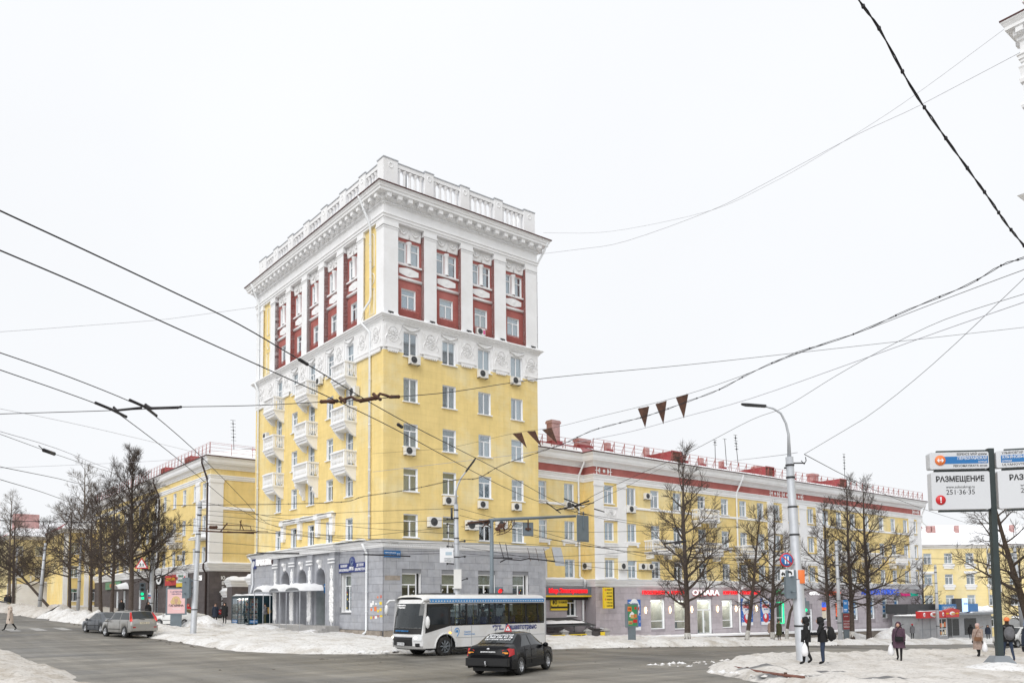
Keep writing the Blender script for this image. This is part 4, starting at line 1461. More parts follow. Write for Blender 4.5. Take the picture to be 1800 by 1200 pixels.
# shop doors
def shop_door(x0,x1,z0,z1,name='shop_door'):
 w,h = x1 - x0,z1 - z0
 d = MB()
 d.box(x0,.1,z0,x0 + .14,.2,z1); d.box(x1 - .14,.1,z0,x1,.2,z1); d.box(x0 + .14,.1,z1 - .14,x1 - .14,.2,z1)
 zt = z0 + h * .76
 d.box(x0 + .14,.1,zt - .06,x1 - .14,.2,zt + .06)
 d.box(x0 + .14,.12,z0,x1 - .14,.18,z0 + h * .24)
 xm = (x0 + x1) / 2
 d.box(xm - .07,.09,z0,xm + .07,.2,zt)
 o = d.build(name,['plastic white'],wing)
 g = MB()
 g.box(x0 + .14,.14,z0 + h * .24,xm - .07,.15,zt - .06); g.box(xm + .07,.14,z0 + h * .24,x1 - .14,.15,zt - .06); g.box(x0 + .14,.14,zt + .06,x1 - .14,.15,z1 - .14)
 g.build('pane',['glass clear'],o)
 g = MB(); g.box(xm + .10,.03,z0 + h * .38,xm + .14,.09,z0 + h * .52)
 g.build('handle',['alloy'],o)
 return o
shop_door(34.75,36.9,-1.6,2.6)
shop_door(53.3,54.5,-1.6,1.45)
# clothes rails and shelves glimpsed in the shops
for h in shop[:3] + doors[:1]:
 mb = MB()
 rr = random.Random(int(h[0]))
 for k in range(9):
  x = rr.uniform(h[0] + .1,h[2] - .1); z = h[1]
  mb.box(x - .12,1.2 + rr.random() * .5,z - .4,x + .12,1.8,z + rr.uniform(.6,1.3),rr.choice([0,0,1,2]))
 mb.build('shop_stock',['dark metal','room warm','grey paint'],wing)
 mb = MB(); mb.box(h[0] + .1,.4,h[3] - .16,h[2] - .1,1.7,h[3] - .12)
 mb.build('shop_light',['lamp white'],wing) if mat('lamp white',(.9,.9,.85),emit=(1,.97,.9),estr=9) else None
 # roof
RZ0,RZ1,RD = 15.17,17.25,6.6
mb = MB()
e = .80
def Rf(u,y,z):
 return (u,y,z)
mb.quad((S0 - e,-e,RZ0),(S1 + e,-e,RZ0),(S1 - 5.0,RD,RZ1),(S0 + 4.6,RD,RZ1),0)
mb.add([(S1 + e,-e,RZ0),(S1 + e,13.6,RZ0),(S1 - 5.0,RD,RZ1)],[(0,1,2)],0)
mb.quad((SC - 1,LK - e,RZ0),(S0 - e,LK - e,RZ0),(S0 + 4.6,RD,RZ1),(SC - 1,RD,RZ1),0)
mb.add([(S0 - e,LK - e,RZ0),(S0 - e,-e,RZ0),(S0 + 4.6,RD,RZ1)],[(0,1,2)],0)
mb.quad((SC - 1,RD,RZ1),(S1 - 5.0,RD,RZ1),(S1 + e,13.6,RZ0),(SC - 1,13.6,RZ0),0)
roofw = mb.build('roof',['roof red'],wing)
# the snow lying on it, slid down to leave a ragged strip of red along the ridge
mb = MB()
n = 150
V = []
for i in range(n + 1):
 t = i / n
 for j in range(9):
  s = j / 8
  top = .60 + .16 * fbm(t * 30,2,1.0,4) - .12 * max(0,fbm(t * 9,7,1.0,3))
  s2 = min(s * top,.985)
  u0_,u1_ = S0 - e + .05,S1 + e - .05
  x = (u0_ + (S0 + 4.6 - u0_) * s2) * (1 - t) + (u1_ + (S1 - 5.0 - u1_) * s2) * t
  y = -e + .02 + (RD + e) * s2
  z = RZ0 + (RZ1 - RZ0) * s2 + (.05 if 0 < j < 8 else .015) + .02 * fbm(x,y,.7,3)
  V.append((x,y,z))
mb.add(V,[(i * 9 + j,(i + 1) * 9 + j,(i + 1) * 9 + j + 1,i * 9 + j + 1) for i in range(n) for j in range(8)],0,True)
V = []
for i in range(21):
 t = i / 20
 for j in range(7):
  s = j / 6
  s2 = s * (.58 + .12 * fbm(t * 6,5,1.0,3))
  x = (SC - 1) * (1 - t) + (S0 - e + 5.4 * s2) * t
  y = LK - e + .02 + (RD + e - LK) * s2
  V.append((x,y,RZ0 + (RZ1 - RZ0) * s2 + (.10 if 0 < j < 6 else .02)))
mb.add(V,[(i * 7 + j,(i + 1) * 7 + j,(i + 1) * 7 + j + 1,i * 7 + j + 1) for i in range(20) for j in range(6)],0,True)
mb.build('roof_snow',['snow'],roofw)
# seams of the sheet roof show through as faint ribs
# snow fence: braced posts with three rails
gp = MB()
gp.tube([(0,0,0),(0,0,1.0)],.028,5,0); gp.tube([(0,0,.98),(-.32,.0,.02)],.024,5,0)
gp.tube([(0,0,.92),(0,.45,.18)],.022,4,0)
gp_me = gp.mesh('fence_post',['rail red'])
yf = -e + .55
zf = RZ0 + (RZ1 - RZ0) * .55 / (RD + e)
u = S0 - .2
while u < S1 + .5:
 inst('fence_post',gp_me,wing,(u,yf,zf)); u += 1.28
u = SC - .3
while u < S0 - 1:
 inst('fence_post',gp_me,wing,(u,LK + yf,zf)); u += 1.28
mb = MB()
for k in (.35,.68,1.0):
 mb.tube([(S0 - .2,yf,zf + k),(S1 + .5,yf,zf + k)],.016,4,0)
 mb.tube([(SC - .6,LK + yf,zf + k),(S0 - .8,LK + yf,zf + k)],.016,4,0)
mb.build('fence_rail',['rail red'],wing)
def zroof(y):
 return RZ0 + (RZ1 - RZ0) * (y + e) / (RD + e)
def chimney(u,y,w,d,h,cap=True):
 z = zroof(min(y,RD)) - .3
 mb = MB()
 mb.box(u - w / 2,y - d / 2,z,u + w / 2,y + d / 2,z + h)
 if cap:
  mb.box(u - w / 2 - .08,y - d / 2 - .08,z + h,u + w / 2 + .08,y + d / 2 + .08,z + h + .18)
  mb.box(u - w / 2 - .03,y - d / 2 - .03,z + h + .18,u + w / 2 + .03,y + d / 2 + .03,z + h + .28)
 mb.box(u - w / 2 - .1,y - d / 2 - .25,z,u + w / 2 + .1,y + d / 2,z + .40,1)
 return mb.build('chimney',['chimney red','roof red'],roofw)
mat('chimney red',(.52,.31,.30),.85,var=.25,scale=3,dirt=(.62,.5,.48),damt=.4)
chimney(18.2,4.8,.75,.6,1.55); chimney(20.0,3.6,.95,.7,2.0); chimney(25.6,5.8,1.5,.7,.75)
chimney(28.4,5.2,.5,.4,1.1,False); chimney(33.9,5.2,.5,.4,1.2,False)
chimney(39.4,5.8,1.8,.7,.8); chimney(42.5,5.2,.5,.4,1.1,False); chimney(46.3,5.4,.5,.4,1.1,False)
chimney(53.4,5.6,1.4,.7,.9); chimney(59.5,5.2,.5,.4,1.1,False); chimney(64.9,5.6,1.3,.8,1.1)
def dormer(u):
 y0 = 2.3
 z = zroof(y0)
 mb = MB()
 mb.box(u - .7,y0,z - .3,u + .7,y0 + .06,z + 1.0,1)
 for k in range(7):
  mb.box(u - .5,y0 - .04,z + .05 + k * .12,u + .5,y0 - .002,z + .10 + k * .12,1)
 mb.add([(u - .85,y0 - .15,z + 1.0),(u + .85,y0 - .15,z + 1.0),(u + .85,y0 + 3.4,zroof(y0 + 3.0) + .15),(u - .85,y0 + 3.4,zroof(y0 + 3.0) + .15),
 (u - .85,y0 - .15,z - .2),(u + .85,y0 - .15,z - .2)],[(0,1,2,3),(0,3,4),(1,5,2)],0)
 mb.add([(u - .85,y0 - .15,z + 1.08),(u + .85,y0 - .15,z + 1.08),(u + .85,y0 - .15,z + 1.0),(u - .85,y0 - .15,z + 1.0)],[(0,1,2,3)],0)
 return mb.build('dormer',['roof red','rust wood'],roofw)
mat('rust wood',(.17,.075,.055),.8,var=.3,scale=5)
dormer(34.9); dormer(50.6); dormer(65.9)
# drainpipes on the wing
def wd(u,y0,top=True):
 return drain([(u,y0 - .72,15.0),(u - .05,y0 - .66,14.6),(u - .35,y0 - .16,13.3),(u - .38,y0 - .12,12.8),(u - .38,y0 - .12,4.6),(u - .1,y0 - .42,4.3),(u - .1,y0 - .44,3.7)],parent=wing)
wd(21.0,LK); drain([(20.9,LK - .44,3.72),(20.9,LK - .2,3.4),(20.9,LK - .15,.8),(21.4,LK - .9,.3),(22.2,LK - 1.5,0.1),(22.3,LK - 1.6,-.6)],parent=wing)
wd(41.6,0); drain([(41.45,-.44,3.7),(41.2,-.12,3.4),(41.2,-.12,-.6),(41.3,-.35,-.9)],parent=wing)
drain([(81.6,-.4,14.9),(81.7,-.3,14.4),(81.2,-.1,13.4),(81.2,-.1,12.5),(81.6,-.4,12.0),(81.1,.1,11.5),(81.1,.1,4.6)],parent=wing)
# ---- the wing to the left, beyond the gap
lw = thing('left_apartment_block','yellow apartment block with white corner pilaster and brown stone ground floor left of the tower','building',T0 + BX * 34.35,TH)
LL,LD = 50.0,15.0 # local: +y runs up the left street, +x is the end wall
colsLB = [1.87,4.70,8.33,11.75,15.43,19.0,22.4,25.9,29.4,32.9,36.4,39.9,43.4,46.9]
rowsL = [(6.70,8.35),(9.95,11.55),(13.22,14.88)]
hb = [(c - .54,a,c + .54,b) for c in colsLB for (a,b) in rowsL]
mb = MB(FB)
mb.wall(0,LL,6.4,17.4,hb,mat=0,rmat=1,roommat=2)
mb.X = None
mb.quad((0,0,6.4),(LD,0,6.4),(LD,0,17.4),(0,0,17.4),0)
mb.quad((0,LL,-1),(LD,LL,-1),(LD,LL,17.4),(0,LL,17.4),0)
mb.quad((LD,0,-1),(LD,LL,-1),(LD,LL,17.4),(LD,0,17.4),0)
mb.build('wall',['yellow plaster','white paint','room dark'],lw)
for c in colsLB:
 for j,(a,b) in enumerate(rowsL):
  place_window(lw,.12,c,a,1.08,b - a,'t',RB,rnd=R2)
LPATH = [(0,LL),(0,0),(LD,0)]
def lcor(name,prof,m):
 mb = MB(); mb.sweep(LPATH,prof,0)
 return mb.build(name,[m],lw)
lcor('white_band',[(-.05,15.10),(.06,15.10),(.06,15.22),(.12,15.26),(.12,15.42),(.18,15.46),(.18,15.56),(-.05,15.60)],'white paint')
lcor('eaves_cornice',[(-.05,16.15),(.10,16.15),(.10,16.26),(.20,16.34),(.20,16.44),(.50,16.62),(.54,16.72),(.58,16.80),(.60,17.06),(.70,17.20),(.72,17.28),(-.05,17.30)],'white paint')
lcor('gutter',[(.58,17.305),(.78,17.29),(.79,17.36),(.58,17.40)],'dark red metal')
lcor('base_cornice',[(-.05,5.84),(.05,5.84),(.05,5.94),(.12,5.97),(.12,6.16),(.24,6.22),(.26,6.34),(.34,6.42),(.36,6.52),(-.05,6.58)],'white paint')
mb = MB()
k = 0
while k * .18 < LD:
 mb.box(k * .18,-.185,5.98,k * .18 + .09,-.121,6.15); k += 1
mb.X = FB
k = 0
while k * .18 < 20:
 mb.box(k * .18,-.185,5.98,k * .18 + .09,-.121,6.15); k += 1
struct(mb.build('dentils',['white paint'],lw),'stuff')
mb = MB(); mb.sweep(LPATH,[(0,6.59),(.38,6.55),(.38,6.66),(.2,6.74),(0,6.75)],0)
mb.build('ledge_snow',['snow'],lw)
mb = MB(FB)
mb.sweep([(3.05,0),(LL,0)],[(0,12.85),(-.10,12.87),(-.10,13.0),(-.05,13.1),(0,13.1)],0)
mb.X = None
mb.sweep([(1.25,0),(LD,0)],[(0,12.05),(.10,12.07),(.10,12.2),(.05,12.36),(0,12.38)],0)
mb.build('string_course',['white paint'],lw)
mb = MB()
mb.box(-.09,-.09,6.5,1.25,-.002,15.10); mb.box(-.09,-.002,6.5,-.002,.95,15.10)
mb.box(-.15,-.15,14.75,1.31,-.091,15.06); mb.box(-.15,-.09,14.75,-.091,1.0,15.06)
mb.build('corner_pilaster',['white paint'],lw)
for u in (3.10,17.2,30.6):
 mb = MB(FB)
 mb.box(u,-.09,6.5,u + 1.2,-.002,15.1); mb.box(u - .06,-.15,14.78,u + 1.26,-.091,15.06)
 mb.build('pilaster',['white paint'],lw)
for z in (9.95,13.22):
 mb = MB(FB); mb.box(.96,-.06,z - .95,3.09,-.002,z - .18); mb.box(.96,-.13,z - .18,3.09,-.002,z - .06)
 mb.build('pilaster_panel',['white stucco'],lw)
mb = MB(FB)
for s in (1.4,2.0,2.6):
 mb.ball((s,-.03,15.85),.14,8,0,(1,.4,1.3))
mb.build('frieze_emblem',['white stucco'],lw)
# base
lsh = [(3.6,.9,4.7,4.6),(7.6,.9,8.9,4.6),(13.2,1.0,14.3,4.6),(17.6,1.0,18.8,4.4),(21.0,1.0,22.2,4.4),(24.5,1.1,25.7,4.4),(28.2,1.2,29.4,4.4),(32,1.3,33.2,4.4),(35.6,1.3,36.8,4.4)]
mb = MB(FB)
mb.wall(0,LL,-1.5,6.4,lsh,off=-.03,depth=.2,mat=0,rmat=1,roommat=2,room=.8)
mb.build('base_wall',['brown mortar','plastic white','room dark'],lw)
mb = MB()
mb.quad((0,.03,-1.5),(LD,.03,-1.5),(LD,.03,6.4),(0,.03,6.4),0)
mb.build('base_wall',['brown mortar','plastic white','room dark'],lw)
lay_slabs(lw,FB,0,LL,1.0,5.86,1.05,.58,'brown stone',lsh,limit=150,rz=RB,seed=9)
lay_slabs(lw,None,0,LD,.6,5.86,1.05,.58,'brown stone',[],limit=60,seed=10)
for h in lsh:
 place_window(lw,.15,(h[0] + h[2]) / 2,h[1],h[2] - h[0],h[3] - h[1],'n',RB,sill=False,curtain=None)
 # balconies with snow caps
for c,z in ((9.9,9.2),(15.5,9.2),(25.9,9.2),(33,9.2)):
 b = inst('balcony',slat_balcony(2.6)[0],lw,(0,c,z),RB)
 struct(inst('balusters',slat_balcony(2.6)[1],b),'stuff')
 m2 = MB(); lumpy_snow(m2,-1.3,1.3,-1.05,-.8,1.06,.16,.25,8,0,.1); m2.build('rail_snow',['snow'],b)
for z in (9.2,):
 mb = MB(FB); mb.box(.9,-.7,9.15,4.6,-.09,9.3); lumpy_snow(mb,.9,4.6,-.75,0,9.3,.2,.3,5,1,.2)
 mb.build('shelf',['white paint','snow'],lw)
 # roof
e2 = .78
mb = MB()
mb.quad((-e2,LL,17.36),(-e2,-e2,17.36),(7.0,6.5,19.9),(7.0,LL,19.9),0)
mb.add([(-e2,-e2,17.36),(LD + e2,-e2,17.36),(7.0,6.5,19.9)],[(0,1,2)],0)
mb.quad((LD + e2,-e2,17.36),(LD + e2,LL,17.36),(7.0,LL,19.9),(7.0,6.5,19.9),0)
lroof = mb.build('roof',['roof red'],lw)
mb = MB()
V = []
for i in range(41):
 t = i / 40
 for j in range(7):
  s2 = j / 6 * .93
  y = LL * (1 - t) + (-e2 + .05 + 7.2 * s2) * t
  V.append((-e2 + .03 + (7.0 + e2) * s2,y,17.38 + 2.54 * s2 + (.13 if 0 < j < 6 else .02) + .05 * fbm(s2 * 9,y,.4,3)))
mb.add(V,[(i * 7 + j,(i + 1) * 7 + j,(i + 1) * 7 + j + 1,i * 7 + j + 1) for i in range(40) for j in range(6)],0,True)
V = []
for i in range(31):
 t = i / 30
 for j in range(7):
  s2 = j / 6 * (.80 + .12 * fbm(t * 8,1,1,3))
  x = (-e2 + .05 + 7.7 * s2) * (1 - t) + (LD + e2 - .05 - 8.6 * s2) * t
  V.append((x,-e2 + .03 + 7.2 * s2,17.38 + 2.54 * s2 + (.12 if 0 < j < 6 else .02)))
mb.add(V,[(i * 7 + j,(i + 1) * 7 + j,(i + 1) * 7 + j + 1,i * 7 + j + 1) for i in range(30) for j in range(6)],0,True)
mb.build('roof_snow',['snow'],lroof)
for y in (6.3,15.3):
 mb = MB(); mb.box(-.1,y,17.3,1.0,y + 1.8,18.35)
 for k in range(5):
  mb.box(-.13,y + .15 + k * .32,17.5,-.101,y + .30 + k * .32,18.2,1)
 mb.build('dormer',['roof red','rust wood'],lroof)
mb = MB()
u = 0
while u < LL:
 y = u - .4
 mb.tube([(-.25,y,17.5),(-.25,y,18.75)],.022,4); mb.tube([(-.25,y,18.7),(-.25,y + .35,17.5)],.018,4); u += 1.15
u = 0
while u < LD:
 mb.tube([(u - .25,-.25,17.5),(u - .25,-.25,18.75)],.022,4); u += 2.2
for k in (.4,.75,1.1,1.25):
 mb.tube([(-.25,LL,17.5 + k),(-.25,-.25,17.5 + k),(LD,-.25,17.5 + k)],.014,4)
struct(mb.build('snow_fence',['rail red'],lw),'stuff')
for y,t in ((.55,0),(17.6,1)):
 drain([(-.75,y,17.2),(-.75,y,16.7),(-.22,y - .35 * t,15.2),(-.15,y - .35 * t,14.8),(-.15,y - .35 * t,6.9),(-.45,y,6.5),(-.45,y,6.1),(-.16,y,5.6),(-.16,y,1.2)],'drainpipe','pipe brown',lw,.095,False)
 # ---- other buildings
def simple_house(name,label,loc,rz,W,D,zb,ze,cols,rows,wall,ww=1.2,base=None,zbase=None,roofh=2.6,snow=True,quoin=None,wrnd=None,kind='t',depth_rows=True,cornice_m='white paint'):
 """a plain gabled block: front wall along local x facing -y"""
 b = thing(name,label,'building',loc,rz)
 mb = MB()
 H = [(c - ww / 2,z0,c + ww / 2,z1) for c in cols for (z0,z1) in rows]
 mb.wall(0,W,zb,ze,H,mat=0,rmat=1,roommat=2)
 mb.quad((0,0,zb),(0,D,zb),(0,D,ze),(0,0,ze)); mb.quad((W,0,zb),(W,D,zb),(W,D,ze),(W,0,ze)); mb.quad((0,D,zb),(W,D,zb),(W,D,ze),(0,D,ze))
 mb.build('wall',[wall,'white paint','room dark'],b)
 for c in cols:
  for (z0,z1) in rows:
   o = place_window(b,c,.12,z0,ww,z1 - z0,kind,rnd=wrnd or R2)
 mb = MB(); mb.sweep([(0,D),(0,0),(W,0),(W,D)],[(-.05,ze - .5),(.08,ze - .5),(.10,ze - .35),(.35,ze - .2),(.45,ze - .05),(-.05,ze)],0)
 mb.build('eaves_cornice',[cornice_m],b)
 mb = MB(); e = .5
 mb.quad((-e,-e,ze),(W + e,-e,ze),(W + e - D * .3,D / 2,ze + roofh),(-e + D * .3,D / 2,ze + roofh)); mb.quad((-e,D + e,ze),(W + e,D + e,ze),(W + e - D * .3,D / 2,ze + roofh),(-e + D * .3,D / 2,ze + roofh))
 mb.add([(-e,-e,ze),(-e,D + e,ze),(-e + D * .3,D / 2,ze + roofh)],[(0,1,2)]); mb.add([(W + e,-e,ze),(W + e,D + e,ze),(W + e - D * .3,D / 2,ze + roofh)],[(0,1,2)])
 r = mb.build('roof',['roof red'],b)
 if snow:
  mb = MB(); V = []
  for i in range(25):
   t = i / 24
   for j in range(6):
    s = j / 5 * .97
    x = (-e + .05 + D * .3 * s) * (1 - t) + (W + e - .05 - D * .3 * s) * t
    V.append((x,-e + (D / 2 + e) * s,ze + roofh * s + (.16 if 0 < j else .03) + .05 * fbm(x,s * 4,.5,3)))
  mb.add(V,[(i * 6 + j,(i + 1) * 6 + j,(i + 1) * 6 + j + 1,i * 6 + j + 1) for i in range(24) for j in range(5)],0,True)
  mb.build('roof_snow',['snow'],r)
 if base:
  mb = MB(); mb.box(-.06,-.06,zb,W + .06,-.003,zbase); mb.build('base',[base],b)
 return b,r
 # the pale block closing the view down the street on the right
far_r,fr_roof = simple_house('far_apartment_block','pale yellow four-storey block with snowy roof seen behind the market kiosks',Vector((60.8,122,0)),rad(-3),30,12,-5,10.4,
[1.0,4.0,7.1,10.2,13.3,16.4,19.5,22.6,25.7],[(1.45,3.0),(4.55,6.1),(7.65,9.2),(-1.7,-.1)],'pale yellow plaster',1.15,roofh=3.4)
mb = MB()
for x in (2.6,3.3,6.8,15):
 mb.box(x,3.2,11.4,x + .5,3.8,13.6)
mb.build('chimney',['chimney red'],fr_roof)
sg = MB(); sg.box(-.85,-.2,-.4,.85,-.003,-.05); sg.box(-.7,-.12,-.75,.7,-.003,-.4)
sg = sg.mesh('window_shelf',['white paint']); sn = MB(); lumpy_snow(sn,-.85,.85,-.25,0,-.05,.12,.2,3,0,.1); sn = sn.mesh('sill_snow',['snow'])
for x in (4.0,7.1,10.2):
 for z in (4.55,7.65):
  o = inst('window_shelf',sg,far_r,(x,0,z)); inst('sill_snow',sn,o)
hd = MB(); hd.box(-.95,-.18,0,.95,-.003,.28); hd.box(-.85,-.12,-.12,.85,-.003,0)
hd = hd.mesh('window_hood',['white paint'])
for x in (1.0,7.1,13.3):
 inst('window_hood',hd,far_r,(x,0,6.25))
drain([(9.6,-.5,10.2),(9.6,-.12,9.6),(9.6,-.12,-3)],parent=far_r)
# two pale houses far up the left street, mostly hidden by the trees
h1,_ = simple_house('far_yellow_house','yellow house with white trim half hidden behind bare trees up the left street',ab(23.5,132),TH,16,12,0,13.6,[1.4,4.2,7.0,9.8,12.6],[(3.2,5.0),(6.6,8.3),(10,11.6)],'yellow plaster',1.1,'white paint',2.6)
mb = MB()
for x in (0.0,2.75,8.3,15.4):
 mb.box(x,-.14,0,x + .6,-.003,13.0)
mb.build('pilaster',['white paint'],h1)
h2,_ = simple_house('far_white_house','pale house with white ground floor and balcony at the far end of the left street',ab(18.6,147),TH,10,12,0,13.4,[1.4,4.2,7.0,8.8],[(3.6,5.2),(7.0,8.6),(10.4,11.9)],'pale yellow plaster',1.1,'white paint',6.0)
b = inst('balcony',slat_balcony(2.6)[0],h2,(4.2,0,6.2))
mb = MB(); mb.box(1,3,13.8,4.5,5,17.2); mb.build('roof_turret',['chimney red'],h2)
# the twin of the tower on the near right corner; only its cornice shows
tw = thing('twin_tower','white corner of a second tower with heavy cornice at top right edge','building',ab(44.38,14.42),TH)
TWW,TWD = 14.0,13.0 # local: x along the street, body on the -y side
mb = MB()
cols2 = [2.2,5.4,8.6,11.7]
rows2 = [(7,8.6),(10.15,11.8),(13.2,14.9),(16.4,18.1),(19.6,21.3),(23.1,24.6),(26.3,27.9)]
hh = [(c - .55,a,c + .55,b_) for c in cols2 for a,b_ in rows2]
XT = Matrix(((0,1,0,0),(-1,0,0,0),(0,0,1,0),(0,0,0,1))) # wall coordinate u runs along -y, outward is -x
mb.X = XT
mb.wall(0,TWD,-2,31,hh[:21],mat=0,rmat=1,roommat=2,zm=[(19.8,1)])
mb.X = None
mb.quad((0,0,-2),(TWW,0,-2),(TWW,0,19.8),(0,0,19.8),0); mb.quad((0,0,19.8),(TWW,0,19.8),(TWW,0,31),(0,0,31),1)
mb.quad((TWW,0,-2),(TWW,-TWD,-2),(TWW,-TWD,31),(TWW,0,31),1); mb.quad((0,-TWD,-2),(TWW,-TWD,-2),(TWW,-TWD,31),(0,-TWD,31),1)
mb.quad((0,0,31.1),(TWW,0,31.1),(TWW,-TWD,31.1),(0,-TWD,31.1),1)
mb.build('wall',['yellow plaster','white paint','room dark'],tw)
for c,a,d in [(h[0] + .55,h[1],h[3]) for h in hh[:21]]:
 place_window(tw,.12,-c,a,1.1,d - a,'t',RB,rnd=R2)
 # path runs from the street end round the corner; 'out' lies to the right of travel, so walk it from +x towards the corner
TP = [(TWW,0),(0,0),(0,-TWD)]
def tcor(name,prof,m):
 mb = MB(); mb.sweep(TP,prof,0)
 return mb.build(name,[m],tw)
tcor('entablature',[(-.3,28.95),(.06,28.95),(.06,29.10),(.12,29.10),(.12,29.26),(.18,29.30),(.18,29.36),(.04,29.38),(.04,29.98),(.14,30.06),(.14,30.20),(.26,30.30),(.26,30.62),(.52,30.64),(.52,30.80),(.60,30.95),(.66,31.04),(.66,31.10),(-.3,31.12)],'white paint')
tcor('cornice_flashing',[(.60,31.105),(.69,31.09),(.70,31.16),(0,31.26)],'dark red metal')
tcor('middle_cornice',[(0,21.78),(.10,21.78),(.18,21.95),(.30,22.05),(.40,22.15),(0,22.22)],'white paint')
tcor('pilaster_band',[(0,26.6),(.08,26.6),(.12,26.75),(.08,26.9),(0,26.9)],'white paint')
tcor('capital',[(0,27.9),(.10,27.9),(.12,28.1),(.05,28.2),(.10,28.6),(.14,28.7),(0,28.75)],'white paint')
tcor('parapet',[(-.2,31.2),(-.2,32.0),(-.1,32.05),(-.1,32.3),(-.22,32.35),(-.22,33.2),(-.1,33.25),(-.1,33.5),(-.7,33.5),(-.7,31.2)],'white paint')
for i in range(16):
 inst('modillion',mo,tw,(0,-.1 - i * .85,0),RB,(1,.75,1))
 if i:
  inst('modillion',mo,tw,(i * .85,0,0),pi,(1,.75,1))
mb = MB(XT); mb.box(0,-.12,-2,TWD,-.003,6.3); mb.build('base',['grey stone'],tw)
# gate piers and the gate in the gap between tower and left block
def pier(label,s,t,w,d,h,m,capz,name='gate_pier'):
 o = thing(name,label,'gate pier',ab(*[T0.x * AX.x + T0.y * AX.y + s,T0.x * BX.x + T0.y * BX.y + t]),TH)
 mb = MB(); mb.box(0,0,-1,w,d,h); mb.build('shaft',[m],o)
 mb = MB(); P = [(0,d),(0,0),(w,0),(w,d)]
 mb.sweep(P,[(-.1,h),(.05,h),(.08,h + .16),(.16,h + .24),(.18,h + .40),(.28,h + .52),(.28,h + .60),(-.1,h + .62)],0,True); mb.box(0,0,h,w,d,h + .61)
 mb.build('cap',['white paint'],o)
 mb = MB(); lumpy_snow(mb,-.3,w + .3,-.3,d + .3,h + .60,.38,.25,s,0,.5); mb.build('cap_snow',['snow'],o)
 return o
pier('large brown stone gate pier with thick snow cap beside the dark kiosk',.2,28.6,1.6,1.3,4.15,'brown stone',4.2)
pier('grey stone gate pier with snow cap touching the tower end wall',.5,24.1,1.3,1.2,4.25,'grey stone',4.2)
pier('small snow-capped pier by the brown end wall of the left block',1.2,32.6,.8,1.2,3.2,'brown stone',3.2)
gt = thing('iron_gate','dark iron gate standing between the two large snow-capped piers','gate',T0 + AX * 1.0 + BX * 25.35,TH)
mb = MB()
for z in (1.2,3.4):
 mb.box(-.02,0,z,.02,3.2,z + .06)
mb.build('gate_frame',['dark metal'],gt)
bar = MB(); bar.tube([(0,0,.9),(0,0,3.7)],.018,5); bar = bar.mesh('gate_bar',['dark metal'])
for k in range(20):
 inst('gate_bar',bar,gt,(0,.1 + k * .157,0))
 # ---- entrance: steps and three canopies
st = thing('entrance_steps','low grey concrete steps in front of the arched doorways','steps',T0 + BX * 12,TH)
for k in range(3):
 mb = MB(FB); mb.box(-8.2 - k * .3 + 2,-1.35 - k * .42,-1.0,6.4 + k * .3,-.24 - (.0 if k == 0 else 1.11 + (k - 1) * .42),.86 - k * .16)
 mb.build('step',['concrete'],st)
mb = MB(FB); lumpy_snow(mb,-1.5,6.0,-1.25,-.5,.86,.05,.25,2,0,.2); mb.build('step_snow',['trodden snow'],st)
for k,(t,lab) in enumerate(((16.2,'leftmost snow-laden entrance canopy on thin posts, nearest the dark kiosk'),(13.0,'middle snow-laden entrance canopy on thin posts'),(9.6,'rightmost and widest snow-laden entrance canopy, before the green door'))):
 w = 1.9 if k < 2 else 2.5
 c = thing('entrance_canopy',lab,'canopy',T0 + BX * t,TH,'canopies over the arched doors')
 mb = MB(FB)
 n = 10
 V = []
 for j in range(2):
  for i in range(n + 1):
   a = pi * i / n
   V.append((-cos(a) * w / 2,-.26 - j * 1.9,3.42 + .26 * sin(a)))
 mb.add(V,[(i,i + 1,n + 2 + i,n + 1 + i) for i in range(n)],0,True)
 mb.tube([(-cos(pi * i / n) * w / 2,-2.16,3.42 + .26 * sin(pi * i / n)) for i in range(n + 1)],.03,5,0)
 mb.tube([(-w / 2,-2.16,3.42),(w / 2,-2.16,3.42)],.03,5,0); mb.tube([(-w / 2,-.26,3.42),(-w / 2,-2.16,3.42)],.03,5); mb.tube([(w / 2,-.26,3.42),(w / 2,-2.16,3.42)],.03,5)
 mb.build('canopy_shell',['galvanised'],c)
 mb = MB(FB)
 V = []
 for j in range(9):
  y = -.26 - 1.95 * j / 8
  for i in range(n + 1):
   a = pi * i / n
   k2 = min(1,sin(a) * 1.6) * min(1,(8 - j) / 1.2 + .25)
   V.append((-cos(a) * w / 2 * 1.01,y,3.45 + .27 * sin(a) + .26 * k2 * (1 + .4 * fbm(i + t,j,.4,3))))
 mb.add(V,[(j * (n + 1) + i,j * (n + 1) + i + 1,(j + 1) * (n + 1) + i + 1,(j + 1) * (n + 1) + i) for j in range(8) for i in range(n)],0,True)
 mb.add(V[-(n + 1):] + [(-cos(pi * i / n) * w / 2,-2.2,3.43 + .26 * sin(pi * i / n)) for i in range(n + 1)],[(i,i + 1,n + 2 + i,n + 1 + i) for i in range(n)],0,True)
 mb.build('canopy_snow',['snow'],c)
 for s in (-1,1):
  mb = MB(FB); mb.tube([(s * (w / 2 - .04),-2.12,-.3),(s * (w / 2 - .04),-2.12,3.45)],.028,6); mb.build('post',['galvanised'],c)
